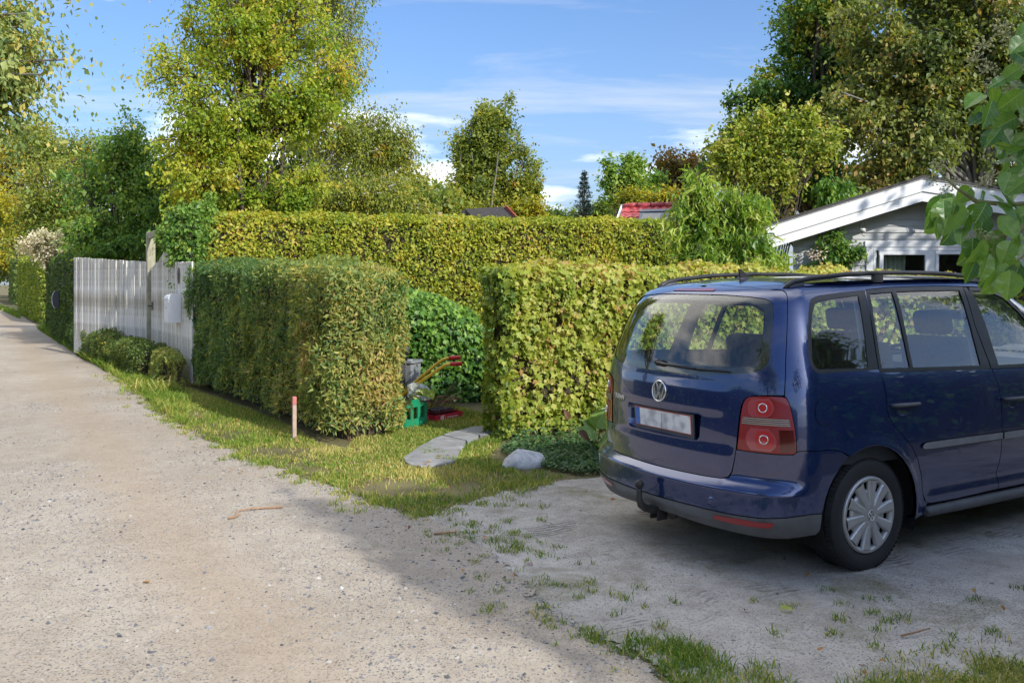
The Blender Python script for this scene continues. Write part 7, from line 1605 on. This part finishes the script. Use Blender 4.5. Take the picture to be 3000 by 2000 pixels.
bg_ = empty('bergenia', G(1750, 1325), 'bergenia with big round pale green leaves beside the rear of the car', 'plant')
BY = 8.0
for (u0, v0, u1, v1, dy0, dy1, nv, ww, dead) in ((1752, 1292, 1696, 1246, 0, -.1, (.1, -.5, 1), .8, 0), (1742, 1268, 1712, 1228, .1, .05, (.2, -.8, .6), 1.0, 0), (1745, 1255, 1772, 1196, .05, .05, (-.2, -1, .5), 1.1, 0), (1760, 1240, 1790, 1190, .15, .2, (0, -1, .6), 1.0, 0), (1725, 1258, 1742, 1288, -.1, -.2, (.1, -.7, .8), .8, 0), (1765, 1288, 1800, 1262, -.05, -.1, (0, -.5, 1), .8, 0), (1750, 1300, 1790, 1312, 0, -.15, (0, -.4, 1), .9, 0),
        (1696, 1262, 1728, 1287, -.15, -.2, (.2, -.9, .5), .8, 1), (1668, 1228, 1656, 1200, .12, .1, (.3, -1, .2), .8, 1)):
    place_leaf(bmd if dead else bme, None, P(u0, v0, BY + dy0), P(u1, v1, BY + dy1), nv, bg_, ww)
mb = MB()
for (u, v, dy) in ((1752, 1292, 0), (1742, 1268, .1), (1745, 1255, .05), (1760, 1240, .15), (1725, 1258, -.1)): q = P(u, v, BY + dy) - bg_.location; mb.tube([(.0, 0.1, 0), q * .5 + Vector((0, 0, .03)), q], .006, 6)
s_o = mb.build('stalks', plain('bergenia_stalk', (.25, .16, .08), .6), bg_); s_o['kind'] = 'stuff'
# ------------------------------------------------------------------ strap leaved plant at the gate
dl = empty('day_lily', G(440, 1150), 'arching strap leaved plant in front of the garden gate', 'plant'); rd_ = np.random.default_rng(55); parts = []; tints = []
for k in range(46):
    a = rd_.uniform(0, 6.28); l = rd_.uniform(.25, .62); w_ = rd_.uniform(.006, .011); b0 = np.array([rd_.normal(0, .14), rd_.normal(0, .12), 0]); n = 7; vs = []
    for i in range(n + 1):
        t = i / n; r = l * .75 * t; z = l * 1.15 * t - l * 1.0 * t ** 2.4; c_ = b0 + np.array([math.cos(a) * r, math.sin(a) * r, z]); sd = np.array([-math.sin(a), math.cos(a), 0]) * w_ * (1 - .9 * t ** 3); vs += [c_ - sd, c_ + sd + np.array([0, 0, .002])]
    parts.append((np.array(vs), np.array([(2 * i, 2 * i + 1, 2 * i + 3, 2 * i + 2) for i in range(n)]))); tints += [rd_.uniform(.2, .85)] * len(vs)
V_, F_ = join_np(parts); s_o = link('blades', np_mesh('blades', V_, F_, False, {'tint': np.array(tints)}), L_grass, dl); s_o['kind'] = 'stuff'
# ------------------------------------------------------------------ crates and clutter by the path
M_green = plain('green_plastic', (.012, .23, .11), .45, var=.12); M_redc = plain('red_card', (.52, .012, .035), .55, var=.1); M_redw_ = plain('red_wire', (.20, .02, .025), .5, var=.2)
gc_p = G(1184, 1255); gd_ = (G(1247, 1242) - gc_p); gd_.z = 0; ga = math.atan2(gd_.y, gd_.x)
cr_ = empty('bottle_crate', gc_p, 'green plastic bottle crate with slotted sides beside the privet hedge', 'crate', rz=ga)
CL, CW, CH = .40, .30, .27
def slotted(name, L, H, M, o, peak):
    mb = MB(); t = .018
    def bx(x0, x1, z0, z1): mb.prism([(x0, z0), (x1, z0), (x1, z1), (x0, z1)], 0, t, M, o)
    bx(0, L, 0, .085); n = 3; pw = .045; gap = (L - (n + 1) * pw) / n
    for i in range(n + 1): bx(i * (pw + gap), i * (pw + gap) + pw, .085, H - .055)
    mb.prism([(0, H - .055), (L, H - .055), (L, H - .02), (L * .72, H - .02), (L * .62, H + peak), (L * .38, H + peak), (L * .28, H - .02), (0, H - .02)], 0, t, M, o)
    return mb.build(name, M_green, cr_)
Mx = Matrix(((1, 0, 0), (0, 0, 1), (0, 1, 0)))
slotted('long_side', CL, CH, Mx, (0, 0, 0), .03); slotted('long_side', CL, CH, Mx, (0, CW - .018, 0), .03)
My = Matrix(((0, 0, 1), (1, 0, 0), (0, 1, 0)))
slotted('short_side', CW - .038, CH, My, (0, .019, 0), .02); slotted('short_side', CW - .038, CH, My, (CL - .018, .019, 0), .02)
MB().box((CL / 2, CW / 2, .012), (CL - .04, CW - .04, .02)).build('bottom', M_green, cr_)
# red cardboard tray with printed slogan
tp_ = G(1276, 1237); td = G(1360, 1222) - tp_; td.z = 0; ta = math.atan2(td.y, td.x)
tr_ = empty('cardboard_tray', tp_, 'red cardboard drinks tray with white lettering on the grass', 'tray', rz=ta)
TL, TW, TH = .475, .31, .078
for (nm, c, d) in (('long_side', (TL / 2, .002, TH / 2), (TL, .004, TH)), ('long_side', (TL / 2, TW - .002, TH / 2), (TL, .004, TH)), ('short_side', (.002, TW / 2, TH / 2), (.004, TW - .009, TH)), ('short_side', (TL - .002, TW / 2, TH / 2), (.004, TW - .009, TH)), ('bottom', (TL / 2, TW / 2, .003), (TL - .01, TW - .01, .004))): MB().box(c, d).build(nm, M_redc, tr_)
M_print = plain('white_print', (.78, .76, .76), .6)
TXM = Matrix(((1, 0, 0), (0, 0, -1), (0, 1, 0)))
def logo(x, k=1.0, M=TXM, off=(0, 0, 0)):
    o = Vector(off); g = text_obj('logo_lettering', 'Jolly', .040 * k, M, M @ Vector((x, .038 * k, .0)) + o, M_print, tr_, width=.062 * k, depth=.0008, bold=.0012)
    text_obj('logo_lettering', 'Cola', .034 * k, M, M @ Vector((x + .012, .012 * k, .0)) + o, M_print, tr_, width=.050 * k, depth=.0008, bold=.0012)
    pts = [M @ Vector((x + .038 + .050 * k * math.cos(t), .036 + .034 * k * math.sin(t), .0005)) + o for t in np.linspace(-1.9, 1.75, 22)]
    MB().tube(pts, .0016, 4).build('logo_ring', M_print, tr_)
logo(.085, off=(0, -.0008, 0))
text_obj('slogan', 'EN ÆGTE DANSK ORIGINAL', .028, TXM, TXM @ Vector((.205, .028, 0)) + Vector((0, -.0008, 0)), M_print, tr_, width=.19, depth=.0006)
TYM = Matrix(((0, 0, -1), (-1, 0, 0), (0, 1, 0)))
logo(0, .95, TYM, (-.0008, .20, 0))
# wire basket standing in the tray, with pots
bk = empty('wire_basket', C2W(0, 0), 'red wire basket standing in the red cardboard tray', 'basket', rz=ta); bk.location = tp_ + Vector((0, 0, .007))
def loop(x0, y0, x1, y1, z, r, mb): mb.tube([(x0, y0, z), (x1, y0, z), (x1, y1, z), (x0, y1, z), (x0, y0, z)], r, 6)
for z, ins, r in ((.006, .05, .003), (.095, .035, .0035), (.225, .012, .0055)):
    mb = MB(); loop(ins, ins, TL - ins, TW - ins, z, r, mb); mb.build('rim', M_redw_, bk)
mb = MB(); W4 = lambda t, z: (.05 + (.012 - .05) * z / .225)
for i in range(17):
    t = i / 16
    for yy in (0, 1): mb.tube([(.05 + t * (TL - .1), .05 if yy == 0 else TW - .05, .006), (.012 + t * (TL - .024), .012 if yy == 0 else TW - .012, .225)], .0014, 4)
for i in range(11):
    t = i / 10
    for xx in (0, 1): mb.tube([(.05 if xx == 0 else TL - .05, .05 + t * (TW - .1), .006), (.012 if xx == 0 else TL - .012, .012 + t * (TW - .024), .225)], .0014, 4)
for i in range(12): t = (i + .5) / 12; mb.tube([(.05 + t * (TL - .1), .05, .006), (.05 + t * (TL - .1), TW - .05, .006)], .0014, 4)
w_o = mb.build('wires', M_redw_, bk); w_o['kind'] = 'stuff'
MB().tube([(.09, TW - .012, .225), (.085, TW - .012, .275), (.095, TW - .012, .295), (.11, TW - .012, .295), (.118, TW - .012, .275), (.118, TW - .012, .06)], .005, 6).build('hook', M_redw_, bk)
M_pot = plain('black_plant_pot', (.03, .032, .04), .5, var=.2)
tdn = td.normalized(); tpn = Vector((-tdn.y, tdn.x, 0))
for i, (x, y, lab) in enumerate(((.115, .105, 'black plant pot in the wire basket, leftmost of the front row'), (.235, .105, 'black plant pot in the wire basket, middle of the front row'), (.355, .105, 'black plant pot in the wire basket, rightmost of the front row'), (.18, .215, 'black plant pot in the back of the wire basket, left one'), (.31, .215, 'black plant pot in the back of the wire basket, right one'))):
    p_ = empty('plant_pot', tp_ + tdn * x + tpn * y + Vector((0, 0, .018)), lab, 'pot', 'plant pots in the wire basket')
    MB().lathe([(0, .002), (.040, .0), (.050, .085), (.0535, .086), (.0535, .104), (.049, .104), (.046, .06), (0, .06)], 18).build('pot', M_pot, p_)
    MB().lathe([(0, .088), (.03, .092), (.047, .086)], 12).build('soil', M_core, p_)
# plastic bag with leaves on the crate
bag = empty('plastic_bag', gc_p + Vector((gd_.x, gd_.y, 0)) * .78 + Vector((-.03, .08, CH + .01)), 'crumpled clear plastic bag holding pale leaves on top of the green crate', 'bag')
bm = bmesh.new(); bmesh.ops.create_icosphere(bm, subdivisions=4, radius=1); V_ = np.array([v.co[:] for v in bm.verts]); dd = 1 + .30 * fbm(V_ + 4, 1.8, 3, 3) - .12 * np.abs(fbm(V_ + 9, 5, 6, 2))
for v, q in zip(bm.verts, V_ * dd[:, None] * np.array([.145, .11, .115])): v.co = (q[0], q[1], max(q[2] - .25 * q[0], -.085) + .08)
me = bpy.data.meshes.new('film'); bm.to_mesh(me); bm.free(); me.polygons.foreach_set('use_smooth', np.ones(len(me.polygons), bool))
def film():
    m, t, o = new_mat('clear_film'); tr = t.nodes.new('ShaderNodeBsdfTransparent'); tr.inputs[0].default_value = (.93, .96, .96, 1); b = t.nodes.new('ShaderNodeBsdfPrincipled'); b.inputs['Base Color'].default_value = (.72, .78, .78, 1); b.inputs['Roughness'].default_value = .2
    n = noise(t, 18, 5, .7, objco(t)); f = ramp(t, [(.35, (.12,) * 3), (.7, (.75,) * 3)], n.outputs[0]).outputs[0]; mx = t.nodes.new('ShaderNodeMixShader'); t.links.new(f, mx.inputs[0]); t.links.new(tr.outputs[0], mx.inputs[1]); t.links.new(b.outputs[0], mx.inputs[2]); t.links.new(mx.outputs[0], o.inputs[0]); return m
link('film', me, film(), bag)
lm_ = big_leaf_mesh('leaf', .40, .12); lm_.materials.append(veined('lime_leaf', (.22, .32, .04), (.33, .40, .06), (.4, .45, .15)))
for (b, t_, nv) in (((-.02, -.10, .12), (.05, -.11, .06), (.1, -1, .3)), ((.05, -.10, .13), (.12, -.12, .05), (.2, -1, .2)), ((.12, -.08, .12), (.17, -.12, .02), (.3, -1, .2)), ((-.05, -.09, .06), (.01, -.11, .02), (0, -1, .4))):
    place_leaf(lm_, None, Vector(bag.location) + Vector(b), Vector(bag.location) + Vector(t_), nv, bag)
# wheelbarrow: yellow tube handles with red grips
M_yel = plain('yellow_tube', (.82, .50, .04), .4, var=.12); M_grip = plain('red_grip', (.62, .02, .02), .45, var=.06)
wbw = empty('wheelbarrow', (-1.25, 10.6, 0), 'barrow with two yellow tube handles and red grips half hidden by the hedge', 'barrow'); wl = Vector(wbw.location)
for Yh, pts in ((10.8, [(1349, 1047), (1318, 1048.5), (1310, 1049.5), (1297, 1054), (1285, 1062), (1217, 1118)]), (10.38, [(1354, 1065), (1322, 1066.5), (1314, 1067), (1303, 1070), (1290, 1078), (1216, 1130)])):
    q = [P(u, v, Yh) - wl for u, v in pts]; d = (q[5] - q[4]).normalized(); end = q[5] + d * ((q[5].z - .17) / -d.z)
    MB().tube(q[1:] + [end], .020, 10).build('handle', M_yel, wbw); MB().tube([q[0], q[0] + (q[1] - q[0]) * .02, q[1], q[1] + (q[2] - q[1]) * .3], [.022, .0255, .0255, .024], 12).build('grip', M_grip, wbw)
ends = end
MB().tube([(end.x, -.25, .17), (end.x, .22, .17)], .014, 8).build('axle', M_black, wbw)
MB().lathe([(.10, -.035), (.15, -.04), (.168, -.02), (.168, .02), (.15, .04), (.10, .035)], 28, Matrix(((1, 0, 0), (0, 0, 1), (0, 1, 0))), (end.x, -.01, .17)).build('tyre', C_rubber if 'C_rubber' in globals() else M_black, wbw)
MB().lathe([(.0, -.03), (.10, -.03), (.10, .03), (0, .03)], 20, Matrix(((1, 0, 0), (0, 0, 1), (0, 1, 0))), (end.x, -.01, .17)).build('rim', M_yel, wbw)
M_grey = plain('grey_plastic_tub', (.20, .215, .23), .5, var=.08); M_dgrey = plain('dark_grey_tub', (.055, .057, .062), .55, var=.15)
tb_ = empty('grey_tub', (P(1206, 1100, 11.3).x, 11.3, 0), 'light grey tapered rectangular tub behind the ferns', 'tub')
zt = P(1200, 1054, 11.3).z
def tub(h, a0, b0, a1, b1, rz):
    mb = MB(); lv = [(0, a0, b0), (h - .03, a1, b1), (h - .03, a1 + .018, b1 + .018), (h, a1 + .018, b1 + .018), (h, a1 - .004, b1 - .004), (.03, a0 - .01, b0 - .01)]; vs = []
    for z, a, b in lv:
        for (x, y) in ((-a, -b + .03), (-a + .03, -b), (a - .03, -b), (a, -b + .03), (a, b - .03), (a - .03, b), (-a + .03, b), (-a, b - .03)): vs.append(Matrix.Rotation(rz, 3, 'Z') @ Vector((x, y, z)))
    mb.add(vs, [(i * 8 + j, i * 8 + (j + 1) % 8, (i + 1) * 8 + (j + 1) % 8, (i + 1) * 8 + j) for i in range(5) for j in range(8)]); mb.add(vs[:8], [tuple(range(8))]); mb.add(vs[40:], [tuple(range(8))]); return mb
tub(zt, .06, .10, .08, .13, -.35).build('shell', M_grey, tb_)
br = empty('barrel', (P(1140, 1100, 11.25).x, 11.25, 0), 'dark grey barrel mostly hidden behind the privet hedge', 'barrel')
MB().lathe([(0, .01), (.19, .01), (.215, .2), (.22, .55), (.225, .565), (.225, .59), (.20, .59), (.0, .58)], 26).build('shell', M_dgrey, br)
bu = empty('bucket', (P(1172, 1060, 11.25).x, 11.25, .59), 'dark grey round bucket on top of the barrel', 'bucket')
MB().lathe([(0, .0), (.085, 0), (.108, .15), (.118, .152), (.120, .215), (.112, .215), (.104, .15), (.08, .02), (0, .02)], 26).build('shell', M_dgrey, bu)
# ferns
L_fern = leafmat('fern_frond', [(0, (.06, .11, .02)), (.5, (.17, .18, .03)), (1, (.33, .24, .07))], .35)
def frond_mesh(l, droop, rng, tint, n=20):
    parts = []; pos = []; axd = []; sz = []
    pts = [np.array([0, l * t * (1 - .12 * t), l * (.9 * t - droop * t * t)]) for t in np.linspace(0, 1, 9)]; parts.append(tubes_np(np.array(pts)[None], np.linspace(.004, .001, 9)[None], 4))
    P_ = np.array(pts); f = np.linspace(.12, .99, n)
    c_ = np.stack([np.interp(f, np.linspace(0, 1, 9), P_[:, k]) for k in range(3)], -1)
    ln = l * .24 * np.sin(np.pi * (f * .85 + .12)) ** .8
    pos = np.concatenate([c_, c_]); axd = np.concatenate([np.tile([1, .45, -.25], (n, 1)), np.tile([-1, .45, -.25], (n, 1))]) + rng.normal(0, .08, (2 * n, 3)); sz = np.concatenate([ln, ln])
    return pos, axd, sz, parts
def fern(name, label, base, fronds, tint, seed):
    rng = np.random.default_rng(seed); g = empty(name, base, label, 'fern')
    for (l, dr, az, el_) in fronds:
        pos, axd, sz, parts = frond_mesh(l, dr, rng, tint); me = leaf_mesh('frond', pos, axd, np.tile([0, -.3, 1.], (len(pos), 1)), sz, 'lance', np.clip(tint + rng.normal(0, .1, len(pos)), 0, 1), rng)
        o = link('frond', me, L_fern, g); o.rotation_euler = (el_, 0, az); V_, F_ = parts[0]; link('rachis', np_mesh('rachis', V_, F_, True), M_twig, o)
fern('fern', 'upright olive fern behind the green crate', (P(1196, 1190, 10.3).x, 10.3, 0), [(.50, .25, .2, .25), (.52, .2, -.5, .2), (.46, .3, 1.2, .2), (.42, .3, 2.6, .1), (.5, .15, 3.6, .3)], .5, 71)
fern('fern', 'drooping yellow fern fronds hanging over the front of the green crate', tuple(gc_p + Vector((-.02, .03, .28))), [(.22, 1.9, 3.3, 0), (.25, 2.0, 3.9, 0), (.20, 1.8, 2.8, .1)], .65, 72)
fern('fern', 'small green fern frond standing behind the wire basket', (P(1262, 1190, 10.95).x, 10.95, 0), [(.52, .35, -.9, .25), (.5, .5, -1.5, .2), (.42, .6, -.3, .2)], .2, 73)
# ------------------------------------------------------------------ large ivy leaves hanging into the frame
M_ivyb = veined('large_ivy_leaf', (.05, .13, .025), (.16, .29, .05), (.24, .34, .12), .32, .5, .34)
ivb = [big_leaf_mesh('leaf', w_, cu_, 9, 4, .12) for w_, cu_ in ((.36, .22), (.42, .32), (.32, .14), (.40, .05))]
for m_ in ivb: m_.materials.append(M_ivyb)
ivy = empty('ivy_branch', P(3060, 600, 2.95), 'flowering ivy branch with large glossy leaves hanging in at the right edge', 'ivy'); io = Vector(ivy.location); ri = np.random.default_rng(91)
outl = [(2990, 105), (2955, 180), (2930, 235), (2885, 245), (2868, 300), (2890, 360), (2905, 430), (2945, 470), (2960, 540), (2905, 560), (2850, 545), (2800, 570), (2745, 580), (2735, 640), (2790, 690), (2830, 700), (2850, 770), (2890, 790), (2915, 840), (2975, 830), (3010, 760), (3230, 760), (3230, 60), (3050, 60)]
cand = sample_poly(outl, 2400, ri); kept = []
for c_ in cand:
    if all((c_[0] - k[0]) ** 2 + (c_[1] - k[1]) ** 2 > (27 if c_[0] < 3010 else 44) ** 2 for k in kept): kept.append(c_)
    if len(kept) >= 270: break
for (u, v) in kept:
    Y = 2.92 + ri.uniform(-.22, .28); b = P(u, v, Y); l = ri.uniform(.055, .09); dn_ = Vector((ri.normal(-.4, .75), ri.normal(-.15, .5), -.8)).normalized()
    place_leaf(ivb[int(ri.integers(4))], None, b, b + dn_ * l, (ri.normal(-.1, .8), -1, ri.normal(.6, .6)), ivy, ri.uniform(.95, 1.25))
for (u0, v0, u1, v1, ww) in ((2755, 580, 2732, 655, 1.1), (2790, 590, 2760, 690, 1.2), (2800, 600, 2790, 630, 1.0), (2745, 640, 2752, 705, .8), (2855, 770, 2830, 830, .9), (2905, 790, 2895, 840, 1.0), (2960, 800, 2950, 880, 1.15), (2985, 780, 2960, 845, 1.1), (2905, 300, 2880, 380, .7), (2930, 380, 2890, 430, .9), (2990, 440, 2915, 420, .5), (3010, 400, 2950, 425, .9)):
    Y = 2.75 + ri.uniform(-.05, .05); place_leaf(ivb[int(ri.integers(4))], None, P(u0, v0, Y), P(u1, v1, Y), (ri.normal(-.3, .3), -1, .3), ivy, ww)
M_stem = plain('ivy_stem', (.16, .17, .07), .7, var=.3, vscale=20)
brs = [[(3300, 300), (3100, 420), (2990, 430), (2920, 330), (2880, 240)], [(3300, 560), (3080, 590), (2950, 600), (2860, 590), (2800, 550), (2752, 505)], [(3080, 590), (2980, 680), (2900, 700), (2840, 730)], [(3300, 640), (3060, 700), (2985, 760), (2950, 800)], [(3300, 200), (3050, 180), (2985, 130)], [(3080, 420), (2990, 360), (2930, 300)]]
for b_ in brs: MB().tube([P(u, v, 2.95) - io for u, v in b_], [.008] * (len(b_) - 2) + [.004, .0025], 6).build('stem', M_stem, ivy)
# umbels of small green flower heads
L_umb = plain('ivy_flower', (.30, .31, .15), .7, var=.25, vscale=60)
um = MB()
for k in range(17):
    t = (k + .5) / 17; ph = math.acos(1 - 1.55 * t); a = k * 2.4; d = Vector((math.sin(ph) * math.cos(a), math.sin(ph) * math.sin(a), math.cos(ph))); um.tube([(0, 0, 0), d * .024], .0009, 4); um.ball(d * .027, .0038, 6, 5)
ume = um.mesh('flower_umbel', False); ume.materials.append(L_umb)
for (u, v, s_) in ((2745, 492, 1), (2790, 540, .8), (2735, 528, .7), (2768, 560, .6), (2880, 135, 1.1), (2860, 175, 1.0), (2895, 205, 1.0), (2945, 100, 1.2), (2935, 80, 1.0), (2920, 245, 1.1), (2960, 255, 1.0), (2985, 285, 1.0), (2945, 330, .9), (2960, 120, 1), (2830, 705, .9), (2900, 715, 1.2), (2945, 745, .9), (2870, 690, .8), (2880, 540, .9), (2905, 520, .9), (2990, 180, 1.1), (2800, 660, .6)):
    o = bpy.data.objects.new('flower_umbel', ume); COL.objects.link(o); o.parent = ivy; q = P(u, v, 2.85) - io; o.location = q; o.scale = (s_, s_, s_); o.rotation_euler = (ri.normal(-.5, .5), ri.normal(-.4, .5), ri.uniform(0, 6))
